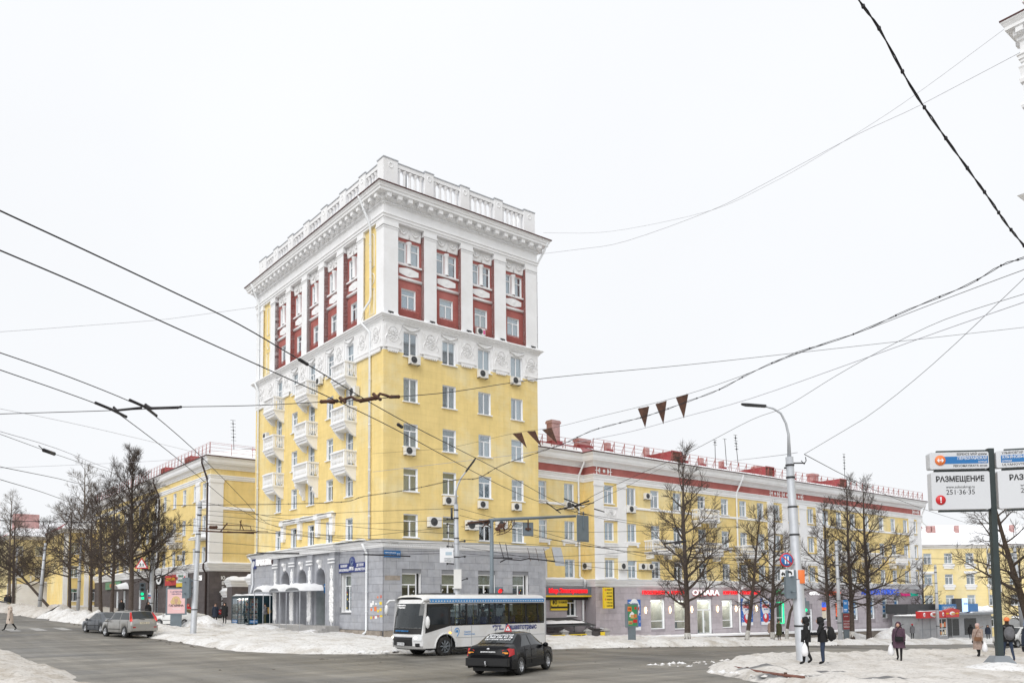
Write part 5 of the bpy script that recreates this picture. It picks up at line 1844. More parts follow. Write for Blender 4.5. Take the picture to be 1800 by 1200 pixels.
  # ---- kiosks
kp = Vector((-21.9,68.3,0)); kz = gz(kp.x,kp.y,.12)
kio = thing('newspaper_kiosk','dark green glazed newspaper kiosk with snow on its flat roof','kiosk',Vector((kp.x,kp.y,kz)),TH)
mat('kiosk green',(.008,.028,.038),.4,var=.15)
KW,KD,KH = 2.15,4.0,2.45
mb = MB()
mb.box(.05,.05,0,KW - .05,.09,.12); mb.box(0,0,0,KW,.06,.14); mb.box(0,0,KH - .22,KW,KD,KH); mb.box(KW - .06,0,0,KW,KD,KH); mb.box(0,KD - .06,0,KW,KD,KH)
mb.box(.85,0,.14,KW - .06,.06,KH - .22); mb.box(0,.06,0,.06,KD - .06,.14)
for x in (0,.79):
 mb.box(x,0,.14,x + .08,.06,KH - .22)
for y in (0.06,1.0,1.75,2.5,3.86):
 mb.box(0,y,.14,.06,y + .08,KH - .22)
mb.box(.08,0,.92,.79,.05,1.0); mb.box(.01,.14,.92,.05,KD - .14,1.0)
mb.box(.06,.06,0,KW - .06,KD - .06,.05)
mb.build('frame',['kiosk green'],kio)
mb = MB(); mb.box(.08,.02,.14,.79,.03,KH - .22); mb.build('pane',['glass clear'],kio)
mb = MB(); mb.box(.02,.14,.14,.03,KD - .14,KH - .22); mb.build('pane',['glass clear'],kio)
mb = MB(); mb.box(.08,.008,.14,.79,.018,.42); mb.box(.008,2.58,.14,.018,3.86,.42); mb.build('sign_band',['sign blue'],kio)
text(kio,'ГАЗЕТЫ',(.435,.005,.28),.19,m='sign white',width=.62)
text(kio,'ПЕЧАТЬ',(.005,3.2,.28),.19,RB,'sign white',width=1.0)
for k in ('c1','c2','c3','c4'):
 mat('mag ' + k,{'c1': (.55,.4,.3),'c2': (.6,.6,.55),'c3': (.2,.3,.4),'c4': (.5,.15,.12)}[k],.5,var=.5,scale=14)
rr = random.Random(3)
mag = [(lambda m_: (m_.box(-.07,-.01,0,.07,.01,.2),m_.mesh('magazine',[q]))[1])(MB()) for q in ('mag c1','mag c2','mag c3','mag c4')]
for r_ in range(8):
 for k in range(5):
  inst('magazine',rr.choice(mag),kio,(.15 + k * .145,.30,.55 + r_ * .215))
 for k in range(17):
  if rr.random() < .85:
   inst('magazine',rr.choice(mag),kio,(.30,.3 + k * .21,.55 + r_ * .215),RB)
mb = MB()
for r_ in range(8):
 mb.box(.1,.31,.53 + r_ * .215,.8,.5,.545 + r_ * .215); mb.box(.31,.2,.53 + r_ * .215,.5,3.8,.545 + r_ * .215)
mb.build('shelf',['plastic white'],kio)
mb = MB(); mb.box(.2,1.0,2.15,.8,3.2,2.2); mb.build('kiosk_light',['lamp white'],kio)
mb = MB(); lumpy_snow(mb,-.05,KW + .05,-.05,KD + .05,KH,.13,.3,6,0,.3); mb.build('roof_snow',['snow'],kio)
# market kiosks on the far right pavement
def market_kiosk(name,label,loc,W,D,H,sign_m):
 k = thing(name,label,'kiosk',loc,TH)
 mb = MB(); mb.box(0,0,-.5,W,D,H); mb.build('body',['kiosk grey'],k)
 return k
mat('kiosk grey',(.30,.31,.325),.5,var=.15,scale=2,dirt=(.2,.2,.2),damt=.35)
mat('kiosk signred',(.55,.03,.03),.45,var=.08)
mat('bread',(.62,.36,.14),.6,var=.2)
q = Vector((44.9,91.0,0)); qz = gz(q.x,q.y,.1)
k2 = market_kiosk('market_kiosk','grey metal market kiosk under a long red sign with pictures of food',Vector((q.x,q.y,qz)),8.2,3.0,2.55,None)
mb = MB(); mb.box(-.5,-.55,2.3,5.1,.1,3.05); mb.build('sign_board',['kiosk signred'],k2)
mb = MB(); mb.prism([(5.12,2.3),(8.6,2.3),(8.9,3.1),(8.2,3.2),(7.0,3.35),(5.12,3.1)],-.62,-.2); mb.build('sign_board',['kiosk signred'],k2)
for x,r in ((.1,.24),(4.7,.22)):
 mb = MB(); mb.lathe([(0,-.58),(r,-.575),(r,-.551)],16,0,(x,0,2.68),'y'); mb.build('sign_disc',['sign white'],k2)
 text(k2,'ХЛЕБ',(x,-.585,2.68),.13,m='sign red',width=r * 1.5)
for x,z,r in ((2.4,2.68,1.0),(6.9,2.75,.8)):
 mb = MB(); mb.ball((x,-.60,z),r,10,0,(1,.06,.30)); mb.ball((x + .2,-.64,z - .05),r * .7,10,1,(1,.06,.25)); mb.build('food_picture',['sign white','bread'],k2)
text(k2,'ВЫПЕЧКА',(2.4,-.71,2.73),.30,m='sign red',width=1.3)
for x,s in ((5.6,'ПИРОГИ'),(8.1,'ПЛОВ')):
 text(k2,s,(x,-.64,2.72),.22,m='sign yellow',width=.65)
mb = MB()
for x in (.7,2.6,4.3,7.0):
 mb.box(x,-.03,-.3,x + .05,-.002,2.28)
mb.box(.1,-.03,1.0,4.3,-.002,1.04)
mb.build('panel_seam',['grey paint'],k2)
mb = MB()
mb.box(4.4,-.06,.2,4.48,-.002,2.2); mb.box(5.35,-.06,.2,5.43,-.002,2.2); mb.box(6.5,-.06,.2,6.58,-.002,2.2); mb.box(4.48,-.06,.95,6.5,-.002,1.02); mb.box(4.48,-.06,2.12,6.5,-.002,2.2); mb.box(4.48,-.06,.2,6.5,-.002,.26)
mb.build('window_frame',['plastic white'],k2)
mb = MB(); mb.box(4.48,-.03,.26,6.5,-.004,2.12); mb.build('pane',['window dark'],k2)
rr = random.Random(8)
for i in range(8):
 mb = MB(); x = 4.6 + (i % 4) * .48; z = .35 + (i // 4) * .85
 mb.box(x,-.045,z,x + .32,-.031,z + rr.uniform(.3,.6)); mb.build('goods',[rr.choice(['bread','curtain cream','sign red','orange'])],k2)
mb = MB(); mb.box(7.0,-.05,0,8.0,-.002,2.1); mb.build('door',['window dark'],k2)
mb = MB(); lumpy_snow(mb,-.3,8.3,-.2,3.0,2.55,.12,.4,5,0,.3); lumpy_snow(mb,-.5,5.1,-.55,.1,3.05,.06,.3,7,0,.1); mb.build('roof_snow',['snow'],k2)
q = ab(107.0,46.5)
k3 = market_kiosk('market_pavilion','low grey market pavilion with blue signs and a bright screen behind the red kiosk',Vector((q.x,q.y,gz(q.x,q.y))),14,4,2.9,None)
mb = MB(); mb.box(-.4,-1.2,2.9,14.4,4.3,3.15); mb.build('roof',['grey paint'],k3)
mb = MB(); mb.box(-9,.3,3.2,-1.6,3,4.35); mb.build('roof_unit',['dark grille'],k3)
for x0,x1,m_ in ((-3.2,1.0,'sign blue'),(4.4,7.4,'sign blue')):
 mb = MB(); mb.box(x0,-1.0,3.3,x1,-.5,4.3); mb.build('sign_board',[m_],k3)
mb = MB(); mb.box(1.1,-.9,3.3,2.9,-.4,5.0); mb.build('sign_board',['dark grille'],k3)
mat('screen blue',(.2,.4,.8),.4,emit=(.55,.7,1.0),estr=1.1)
mb = MB(); mb.box(3.0,-1.0,3.3,4.35,-.5,5.0); mb.build('screen',['screen blue'],k3)
text(k3,'АПТЕКА',(3.68,-1.01,4.3),.3,m='sign blue',width=1.1)
text(k3,'ПРОДУКТЫ',(-1.1,-1.02,3.8),.5,m='sign white',width=3.4)
mb = MB(); mb.box(.3,-.05,.3,3.8,-.002,2.4); mb.box(5.5,-.05,.3,9,-.002,2.4); mb.build('shopfront',['window dark'],k3)
mb = MB(); lumpy_snow(mb,5.0,13.8,-1.1,4.2,3.15,.9,.6,4,0,1.6); mb.build('roof_snow',['snow'],k3)
q = ab(128,43)
k4 = market_kiosk('orange_stall','far market stall with an orange fascia beyond the bus stop',Vector((q.x,q.y,gz(q.x,q.y))),12,4,2.8,None)
mb = MB(); mb.box(-.3,-.5,2.4,12.3,0,3.3); mb.build('sign_board',['orange'],k4)
text(k4,'ФРУКТЫ',(3,-.52,2.85),.6,m='sign white',width=3)
mb = MB(); lumpy_snow(mb,0,12,0,4,3.0,.3,.6,4,0,.6); mb.build('roof_snow',['snow'],k4)
# ---- snow heaps
def heap(label,a,b,r,h,m='heaped snow',seed=0,stretch=1.0):
 mb = MB(); V = []
 n,k = 26,9
 for j in range(k + 1):
  q = j / k
  for i in range(n):
   t = 2 * pi * i / n
   rr_ = r * q * (1 + .22 * fbm(cos(t) * 1.2 + seed,sin(t) * 1.2,1.0,3))
   x,y = rr_ * cos(t) * stretch,rr_ * sin(t)
   z = h * (1 - q ** 1.6) ** .9 * (1 + .25 * fbm(x + seed,y,1.1,4)) - .12 * (q > .95)
   pz = hab(a + x,b + y)
   V.append(ab(a + x,b + y,pz + .10 + z))
 mb.add(V,[(j * n + i,j * n + (i + 1) % n,(j + 1) * n + (i + 1) % n,(j + 1) * n + i) for j in range(k) for i in range(n)],0,True)
 o = mb.build('snow_heap',[m])
 tag(o,label,'snow heap','shovelled snow heaps')
 return o
heap('clean snow heap to the left of the newspaper kiosk, behind the lamp post',21.8,66.0,1.7,.85,'heaped snow',1)
heap('long dirty snow heap beside the road ahead of the silver car',15.9,70.0,1.9,1.15,'heaped snow',2,1.0)
heap('low snow heap in front of the arcade pilaster nearest the kiosk',24.9,61.5,1.5,.35,'heaped snow',3)
heap('snow heap against the steps to the right of the canopies',25.9,55.0,1.2,.22,'heaped snow',4)
heap('snow heap between the two dark tree trunks on the right pavement',76.5,42.2,1.8,.75,'heaped snow',5)
heap('snow heap left of the grey market kiosk',88.5,44.0,2.0,1.1,'heaped snow',6)
heap('snow heap at the foot of the right-hand stone terrace',82.0,44.5,1.5,.5,'heaped snow',7)
heap('brown snow heap far up the left street by the parked car',16.0,92.0,2.2,1.1,'brown snow',8)
heap('snow mound packed round the foot of the street sign post',31.7,11.9,1.55,.30,'heaped snow',9)
# retaining wall of the raised walk along the shops
tr = thing('retaining_wall','low stone retaining wall with snow along its top in front of the shops','wall',ab(0,0),0)
mb = MB(); ms = MB()
P = [(50 + k * 2.0,46.2) for k in range(27)]
for k in range(26):
 a0,a1 = P[k][0],P[k + 1][0]
 z0 = hab(a0,46) ; t0,t1 = -.62 - .011 * (a0 - 50),-.62 - .011 * (a1 - 50)
 A0,A1,B0,B1 = ab(a0,46.2),ab(a1,46.2),ab(a0,46.6),ab(a1,46.6)
 mb.add([(A0.x,A0.y,z0 - 1.2),(A1.x,A1.y,z0 - 1.2),(A1.x,A1.y,t1),(A0.x,A0.y,t0),(B0.x,B0.y,t0),(B1.x,B1.y,t1)],[(0,1,2,3),(3,2,5,4)])
 C0,C1 = ab(a0,49.7),ab(a1,49.7)
 A0,A1 = ab(a0,46.12),ab(a1,46.12)
 ms.add([(A0.x,A0.y,t0 + .01),(A1.x,A1.y,t1 + .01),(A1.x,A1.y,t1 + .14),(A0.x,A0.y,t0 + .14),(C0.x,C0.y,t0 + .10),(C1.x,C1.y,t1 + .10)],[(0,1,2,3),(3,2,5,4)])
mb.build('stonework',['stone block'],tr)
ms.build('wall_snow',['snow'],tr)
# ---- bare winter trees
def bare_tree(name,label,x,y,H,seed,spread=.34,first=.22,lean=(0,0),white=True,dens=1.0,bark='bark',up=.45,r0=None,group=None,sink=.1,nl=26,weep=.25,cat='tree',curve=.04):
 """leader, arching limbs, side branches and a haze of fine twigs"""
 g = random.Random(seed)
 z0 = gz(x,y,.05)
 root = thing(name,label,cat,(x,y,z0),g.uniform(0,6.28),group)
 r0 = r0 or H * .0125 + .04
 tr,tw_ = MB(),MB()
 L = Matrix.Rotation(-root.rotation_euler.z,3,'Z') @ Vector((lean[0],lean[1],0))
 pts,rs = [],[]
 n = 12
 p = Vector((0,0,-.4))
 ph = g.uniform(0,6)
 for i in range(n + 1):
  t = i / n
  pts.append(Vector((L.x * t + curve * H * .6 * t * (1 - t) * sin(ph + t * 5),L.y * t + curve * H * .6 * t * (1 - t) * cos(ph + t * 4),-.4 + (H + .4) * t)))
  rs.append(r0 * (1 - t) ** .85 + .012 + (.35 * r0 * max(0,1 - t * 14)))
 tr.tube(pts,rs,8,0)
 if white:
  k = MB()
  zt = 1.05 + g.uniform(-.15,.2)
  q = [pts[0].lerp(pts[1],f) for f in (0,.5,1)] + [pts[1].lerp(pts[2],f) for f in (.3,.6)]
  q = [v for v in q if v.z < zt]
  k.tube(q,[r0 * 1.36,r0 * 1.14,r0 * 1.06,r0 * 1.03,r0 * 1.02][:len(q)],9,0)
  k.build('lime_wash',['lime wash'],root)
 def at(t):
  f = t * n; i = min(int(f),n - 1)
  return pts[i].lerp(pts[i + 1],f - i),rs[i] + (rs[i + 1] - rs[i]) * (f - i)
 def twig(p,d,l):
  d = d.normalized()
  k = Vector((g.uniform(-1,1),g.uniform(-1,1),g.uniform(-.6,.9))) * .5
  q = p + d * l * .55
  e = q + (d + k).normalized() * l * .5
  tw_.tube([p,q,e],[.011,.008,.004],3,0,False)
  if g.random() < .75:
   m_ = q + (d - k + Vector((0,0,.2))).normalized() * l * .42
   tw_.tube([q,m_],[.007,.004],3,0,False)
  if g.random() < .5:
   s = p.lerp(q,.5); m_ = s + (d + Vector((g.uniform(-1,1),g.uniform(-1,1),g.uniform(-.5,.5)))).normalized() * l * .4
   tw_.tube([s,m_],[.007,.004],3,0,False)
 def branch(p,d,l,r,lev):
  m = 6 if lev == 1 else 4
  P,Rr = [p.copy()],[r]
  d = d.normalized()
  w = Vector((g.uniform(-1,1),g.uniform(-1,1),0)) * .22
  for i in range(m):
   t = (i + 1) / m
   d = (d + Vector((0,0,up * (.30 if lev == 1 else .12) * (1 - weep * 2.2 * t))) + w * .35 + Vector((g.uniform(-1,1),g.uniform(-1,1),g.uniform(-1,1))) * .13).normalized()
   P.append(P[-1] + d * l / m)
   Rr.append(max(.007,r * (1 - t) ** .9 + .006))
  (tr if lev == 1 or r > .03 else tw_).tube(P,Rr,6 if lev == 1 else 4,0,False)
  if lev < 3:
   k = int((2.5 + l * 3.0) * dens) if lev == 1 else int((2.2 + l * 3.6) * dens)
   for i in range(k):
    t = .22 + .78 * (i + g.random()) / k
    f = min(t * m,m - 1e-3); j = int(f)
    q = P[j].lerp(P[j + 1],f - j)
    dd = (P[j + 1] - P[j]).normalized()
    sd = dd.cross(Vector((g.uniform(-1,1),g.uniform(-1,1),g.uniform(-1,1))))
    sd.normalize()
    nd_ = dd * .75 + sd * .8 + Vector((0,0,.12 - weep * .5))
    if lev == 1:
     branch(q,nd_,l * g.uniform(.22,.42) * (1.15 - t * .6),Rr[j] * .5,2)
    else:
     twig(q,nd_,g.uniform(.35,.75))
   for i in range(int(6 * dens)):
    twig(P[-1] if i < 2 else P[-1].lerp(P[-2],g.random()),d + Vector((g.uniform(-1,1),g.uniform(-1,1),g.uniform(-.5,.8))) * .7,g.uniform(.35,.7))
 for i in range(nl):
  t = first + (1 - first - .04) * ((i + g.random() * .7) / nl) ** 1.25
  p,r = at(t)
  az = i * 2.4 + g.uniform(-.5,.5)
  h = (t - first) / (1 - first)
  l = H * spread * 1.18 * (1.0 - .84 * h) * g.uniform(.65,1.15) * (.75 if h < .06 else 1)
  el = .22 + .95 * h ** 1.5 + g.uniform(-.2,.2)
  branch(p,Vector((cos(az),sin(az),el)),l,min(r * .62,.018 * l + .02),1)
 for i in range(10):
  p,r = at(1 - .10 * g.random())
  twig(p,Vector((g.uniform(-.6,.6),g.uniform(-.6,.6),1)),g.uniform(.4,.9))
 tr.build('trunk',[bark],root)
 c = tw_.build('crown',[bark],root)
 return root
G1 = 'trees along the shops'
bare_tree('lime_tree','big bare tree with limewashed foot nearest the tower, before the shop with the white door',12.1,57.2,13.4,3,.32,.20,group=G1,nl=27,dens=.95)
bare_tree('lime_tree','bare leaning tree before the blue sale posters, second from the tower',17.1,60.6,9.8,5,.30,.30,(1.3,-.3),dens=.88,group=G1,nl=20)
bare_tree('lime_tree','bare forked tree just left of the no-parking sign',20.7,65.8,10.8,8,.32,.24,(.5,0),dens=.88,group=G1,nl=22)
# young pollard stump
yg = thing('young_tree','short young tree with sawn top leaning by the right lamp post','tree',(21.6,65.1,gz(21.6,65.1,.05)),0,G1)
mb = MB(); mb.tube([(0,0,-.3),(.05,0,.9),(.35,0,2.4),(.85,0,3.35)],[.15,.13,.11,.10],8); mb.tube([(.75,0,3.2),(.4,.2,3.8),(.1,.3,4.5)],[.05,.03,.012],5); mb.tube([(.85,0,3.3),(1.2,0,4.0)],[.04,.012],5); mb.tube([(.5,0,2.7),(.2,-.3,3.3),(-.3,-.4,3.9)],[.04,.025,.01],5)
mb.build('trunk',['bark'],yg)
mb = MB(); mb.tube([(0,0,-.3),(.05,0,.9),(.1,0,1.1)],[.165,.14,.138],8); mb.build('lime_wash',['lime wash'],yg)
g_ = random.Random(4); mb = MB()
for i in range(26):
 p = Vector((g_.uniform(-.3,1.2),g_.uniform(-.4,.3),g_.uniform(3.2,4.4)))
 mb.tube([p,p + Vector((g_.uniform(-.8,.5),g_.uniform(-.5,.5),g_.uniform(-.2,.7)))],[.01,.004],3,0,False)
mb.build('crown',['bark'],yg)
bare_tree('lime_tree','slim dark tree immediately right of the tall lamp post',29.5,76.9,13.2,13,.27,.28,dens=.88,group=G1,nl=24)
bare_tree('lime_tree','bare tree with limewashed foot right of the red poster stand',31.8,77.3,15.2,17,.29,.20,dens=.88,group=G1,nl=28)
bare_tree('lime_tree','tallest dark tree at the right end of the row, by the pharmacy windows',33.9,78.5,15.6,22,.36,.22,group=G1,nl=26,dens=.88)
G2 = 'bare trees beside the left street'
D2_ = .85
bare_tree('roadside_tree','tall spiky dark tree in front of the left block, nearest the tower',-33.0,71.0,15.2,31,.30,.33,white=False,group=G2,nl=34,dens=1.2,up=.7,weep=.1)
bare_tree('roadside_tree','dark tree beside the triangular children sign',-32.6,73.5,11.0,37,.36,.33,(.6,0),white=False,group=G2,nl=22,dens=1.1)
bare_tree('roadside_tree','dark tree above the parked silver car, third from the left block corner',-38.0,78.0,12.4,41,.36,.33,white=False,group=G2,nl=26,dens=D2_)
bare_tree('roadside_tree','dark tree in the middle of the left row, left of the green shop sign',-42.0,84.0,13.0,43,.36,.33,(-.5,0),white=False,group=G2,nl=26,dens=D2_)
bare_tree('roadside_tree','thin dark tree just right of the third left lamp post',-46.5,90.5,12.4,47,.36,.33,white=False,group=G2,nl=24,dens=D2_)
bare_tree('roadside_tree','dark tree with trunk against the yellow house wall',-52.3,97.0,13.0,53,.38,.33,white=False,group=G2,nl=24,dens=D2_)
bare_tree('roadside_tree','tree leaning strongly over the road beside the second left lamp post',-55.0,99.0,10.5,59,.34,.30,(-9,-2),white=False,group=G2,nl=22,dens=D2_)
bare_tree('roadside_tree','dark forked tree between the two far lamp posts on the left',-61.0,106.0,11.5,61,.38,.33,(1,0),white=False,group=G2,nl=24,dens=D2_)
bare_tree('poplar','tall pale bare poplar rising above the left trees',-64.0,122.0,22.0,67,.30,.30,white=False,bark='bark pale',group=G2,nl=26,dens=.9,up=.75)
bare_tree('poplar','smaller pale bare tree left of the tall poplar',-76.0,124.0,17.5,71,.32,.33,white=False,bark='bark pale',group=G2,nl=24,dens=.8,up=.6)
bare_tree('roadside_tree','dark slender tree at the far left edge',-62.0,102.0,12.5,73,.26,.33,white=False,group=G2,nl=26,dens=.9)
bare_tree('roadside_tree','dense dark tree cut by the left edge above the walking woman',-67.5,106.0,10.5,79,.34,.15,white=False,group=G2,nl=26,dens=1.0)
bare_tree('lime_tree','thick old tree leaning at the right edge behind the street signs',32.6,51.2,11.5,83,.34,.30,(-2.2,1.0),white=False,nl=17,dens=.8,r0=.27,weep=.45)
bare_tree('lime_tree','thin tree behind the right-hand bus stop sign',46.4,75.0,9.0,89,.30,.25,white=False,nl=24,dens=.9)
bare_tree('small_tree','small bare tree before the far pale block beside the market kiosk',51.5,103.0,9.5,97,.34,.25,white=False,nl=18,dens=.8)
# ---- posts, lights and street signs
def lamp_post(label,x,y,H,r,arm=None,name='lamp_post',tilt=0.0,steps=True,cat='lamp post',group=None,head=True,e=.1,slant=0.0):
 o = thing(name,label,cat,(x,y,gz(x,y,e)),0,group)
 mb = MB()
 pr = [(r * 1.05,-.5),(r * 1.05,.05),(r,.06),(r * .98,H * .40),(r * .84,H * .405),(r * .80,H * .75),(r * .70,H * .755),(r * .66,H)] if steps else [(r * 1.05,-.5),(r * .62,H)]
 mb.tube([(tilt * z / H,0,z) for _,z in pr],[q for q,_ in pr],14,0)
 mb.build('pole',['galvanised'],o)
 mb = MB()
 for z in (H * .18,H * .40,H * .62,H * .755,H * .90,H * .96):
  mb.tube([(tilt * z / H,0,z - .035),(tilt * z / H,0,z + .035)],r * (1.1 - .36 * z / H),14,0)
 mb.build('pole_band',['dark metal'],o)
 if arm:
  dx,dz = arm
  mb = MB()
  P = [(tilt,0,H - .1),(tilt,0,H + dz * .40),(tilt + dx * .18,0,H + dz * .60),(tilt + dx * .52,0,H + dz * .83),(tilt + dx,0,H + dz * 1.03)] if slant else [(tilt,0,H - .1),(tilt,0,H + dz * .45),(tilt + dx * .10,0,H + dz * .68),(tilt + dx * .3,0,H + dz * .88),(tilt + dx * .62,0,H + dz * .98),(tilt + dx,0,H + dz * 1.03)]
  mb.tube(P,[.09,.055,.05,.045,.04,.035][:len(P)],8,0)
  ar = mb.build('lamp_arm',['galvanised'],o)
  if head:
   mb = MB()
   s = 1 if dx > 0 else -1
   c = Vector(P[-1])
   RT = Matrix.Rotation(-slant,3,'Y')
   mb.add([c + RT @ Vector(q) for q in ((-s * .05,-.10,.04),(s * .75,-.14,.10),(s * .95,-.08,.12),(s * .95,.08,.12),(s * .75,.14,.10),(-s * .05,.10,.04),
   (-s * .05,-.08,-.05),(s * .75,-.12,.02),(s * .93,-.06,.06),(s * .93,.06,.06),(s * .75,.12,.02),(-s * .05,.08,-.05))],
   [(0,1,2,3,4,5),(11,10,9,8,7,6)] + [(i,(i + 1) % 6,(i + 1) % 6 + 6,i + 6) for i in range(6)])
   mb.build('lamp_head',['dark metal'],o)
 return o
p1 = lamp_post('tall steel lamp post with curved arm behind the two people in black',11.62,33.14,8.35,.235,(-.95,2.05),tilt=-.28,e=.05)
mb = MB(); mb.lathe([(.245,3.2),(.25,3.22),(.25,3.72),(.245,3.74)],16,0,(0,0,0),a0=-2.2,a1=-1.1); mb.build('paper_notice',['orange'],p1)
mb = MB(); mb.tube([(-.2,0,8.1),(.35,0,8.1)],.03,5); mb.tube([(.2,0,8.2),(.32,0,8.05),(.40,0,8.2),(.38,0,8.35)],.02,5); mb.tube([(-.5,0,7.9),(-.2,0,7.95)],.04,5)
mb.build('wire_bracket',['dark metal'],p1)
p2 = lamp_post('grey lamp post with one curved lamp in front of the tower, behind the bus',-3.15,47.6,8.1,.19,(.62,1.9),tilt=-.1,slant=.85)
mb = MB(); mb.box(-.22,-.35,3.2,.22,-.17,4.3); mb.box(-.22,-.36,1.9,.22,-.18,2.5); mb.build('electric_box',['ac white'],p2)
mb = MB(); mb.tube([(0,-.2,3.55),(.35,-.35,3.7),(.5,-.35,3.75)],.03,5); mb.ball((.55,-.35,3.76),.07,6); mb.build('camera_arm',['dark metal'],p2)
mb = MB()
for z,s in ((7.2,-1),(6.9,-1),(6.4,-1),(5.9,1),(5.6,-1),(5.0,1),(4.6,-1)):
 mb.tube([(-.1,0,z),(-.1 + s * .45,-.05,z + .05)],.03,5); mb.ball((-.1 + s * .5,-.05,z + .05),.07,6)
mb.tube([(-.35,0,7.9),(-.35,0,7.2)],.07,6)
mb.build('wire_bracket',['dark metal'],p2)
# white notice panel hung on its wires
nb = thing('notice_panel','white metal notice panel hung in front of the middle lamp post','panel',(-3.75,46.9,0),rad(6))
mb = MB(); mb.cbox((0,0,5.15),(.78,.10,.82),0,(0,0,0)); mb.build('board',['sign white'],nb)
mb = MB(); mb.cbox((.12,-.055,5.25),(.36,.01,.18)); mb.build('emblem',['curtain blue'],nb)
text(nb,'СТОЯНКА',(.12,-.06,4.95),.11,m='grey paint',width=.5); text(nb,'ЗАПРЕЩЕНА',(.12,-.06,4.83),.10,m='grey paint',width=.5)
mb = MB(); mb.tube([(.1,0,5.5),(.15,0,6.4),(.16,.1,6.9)],.012,4); mb.tube([(.3,0,5.5),(.35,.5,5.8)],.02,4); mb.build('hanger',['dark metal'],nb)
GP = 'wire poles along the left street'
p4 = lamp_post('nearest grey wire pole on the left pavement, beside the pink poster',-21.6,55.7,8.9,.20,None,'wire_pole',-.0 + .32,group=GP,cat='pole')
p5 = lamp_post('grey wire pole with the triangular children sign',-32.15,73.0,8.9,.20,None,'wire_pole',.2,group=GP,cat='pole')
lamp_post('grey wire pole among the trunks, third up the left street',-51.0,96.5,8.7,.20,None,'wire_pole',.2,group=GP,cat='pole',steps=False)
lamp_post('grey wire pole on the snow bank, fourth up the left street',-51.6,89.6,7.6,.19,None,'wire_pole',.5,group=GP,cat='pole',steps=False)
lamp_post('farthest grey wire pole at the left edge',-74,122,8.8,.21,None,'wire_pole',.3,group=GP,cat='pole',steps=False)
lamp_post('grey wire pole in front of the shops beside the red-brown poster stand',29.4,74.0,9.0,.20,None,'wire_pole',-.1,cat='pole',steps=False)
lamp_post('grey wire pole standing before the market kiosk',47.2,91.5,8.3,.20,None,'wire_pole',0,cat='pole',steps=False)
lamp_post('pale grey pole by the bus stop at the right edge',45.2,73.0,8.6,.19,(1.0,.3),'wire_pole',-.4,cat='pole',steps=False,head=False)
mb = MB(); mb.lathe([(.206,1.95),(.212,1.96),(.212,2.5),(.206,2.52)],14,0); o = mb.build('flag_sticker',['sign white'],p5)
mb = MB(); mb.lathe([(.209,2.0),(.215,2.01),(.215,2.16),(.209,2.17)],14,0); mb.build('flag_sticker',['sign red'],p5)
mb = MB(); mb.lathe([(.209,2.18),(.215,2.19),(.215,2.33),(.209,2.34)],14,0); mb.build('flag_sticker',['sign blue'],p5)
def traffic_light(label,loc,rz,lit,back=True,ped=False,sz=1.0,housing='signal grey'):
 o = thing('traffic_light',label,'traffic light',loc,rz)
 n = 2 if ped else 3
 h = .34 * n * sz
 mb = MB(); mb.cbox((0,0,0),(.34 * sz,.22 * sz,h)); mb.cbox((0,.13 * sz,0),(.44 * sz,.03,h + .12)); mb.tube([(0,.15,-h * .3),(0,.42,-h * .3)],.03,5); mb.tube([(0,.15,h * .3),(0,.42,h * .3)],.03,5)
 mb.build('housing',[housing],o)
 for k in range(n):
  z = h / 2 - .17 * sz - k * .34 * sz
  on = (lit == 'red' and k == 0) or (lit == 'green' and k == n - 1)
  mb = MB(); mb.lathe([(0,-.115 * sz),(.10 * sz,-.135 * sz),(.12 * sz,-.112 * sz)],14,0,(0,0,z),'y')
  mb.build('lens',['red emit' if on and lit == 'red' else 'green emit' if on else 'dark grille'],o)
  mb = MB(); V = []
  for i in range(9):
   a = pi * i / 8
   V += [(.145 * sz * cos(a),-.11 * sz,z + .145 * sz * sin(a)),(.145 * sz * cos(a),-.36 * sz,z + .145 * sz * sin(a) - .02)]
  mb.add(V,[(2 * i,2 * i + 1,2 * i + 3,2 * i + 2) for i in range(8)],0,True); mb.build('visor',[housing],o)
 return o
 # mast arm with signs seen from behind
ma = thing('traffic_mast','dark grey traffic mast with a long arm reaching right, behind the bus','mast',(-1.13,45.0,gz(-1.13,45,0)),0)
mb = MB(); mb.tube([(0,0,-.4),(.02,0,7.1)],[.13,.10],12); mb.build('pole',['signal grey'],ma)
mb = MB(); mb.tube([(-.15,0,7.0),(.2,0,7.05),(4.75,1.2,7.34)],[.11,.10,.07],8); mb.build('mast_arm',['signal grey'],ma)
mb = MB(); mb.tube([(.05,-.05,6.6),(-.5,-.3,6.9)],.03,5); mb.tube([(-.1,-.1,7.0),(-1.3,-.3,6.85)],.06,6); mb.tube([(-.1,-.2,6.9),(-.5,-.4,6.6)],.03,5); mb.build('wire_bracket',['rust brown'],ma)
for (lab,X_,Y_,Z_,w,h,rz) in (('square grey sign back hanging from the left part of the mast arm',.90,45.7,6.50,.60,.76,.15),('large tall grey sign back at the end of the mast arm',4.0,46.1,6.55,.95,1.50,.75)):
 s = thing('sign_back',lab,'sign',(X_,Y_,Z_),rz)
 mb = MB(); mb.cbox((0,0,0),(w,.05,h)); mb.cbox((0,-.035,0),(w * .86,.02,h * .9)); mb.build('plate',['signal grey'],s)
 mb = MB(); mb.box(-.03,-.10,-.1,.03,-.046,h / 2 + .2); mb.build('bracket',['rust brown' if w < .7 else 'signal grey'],s)
 if w < .7:
  mb = MB(); mb.box(-.16,-.12,-.04,.16,-.05,.06); mb.build('clamp',['rust brown'],s)
em = thing('lattice_bracket','rusty openwork ornament bracket under the mast arm','bracket',(-.85,44.9,7.0),0)
mb = MB()
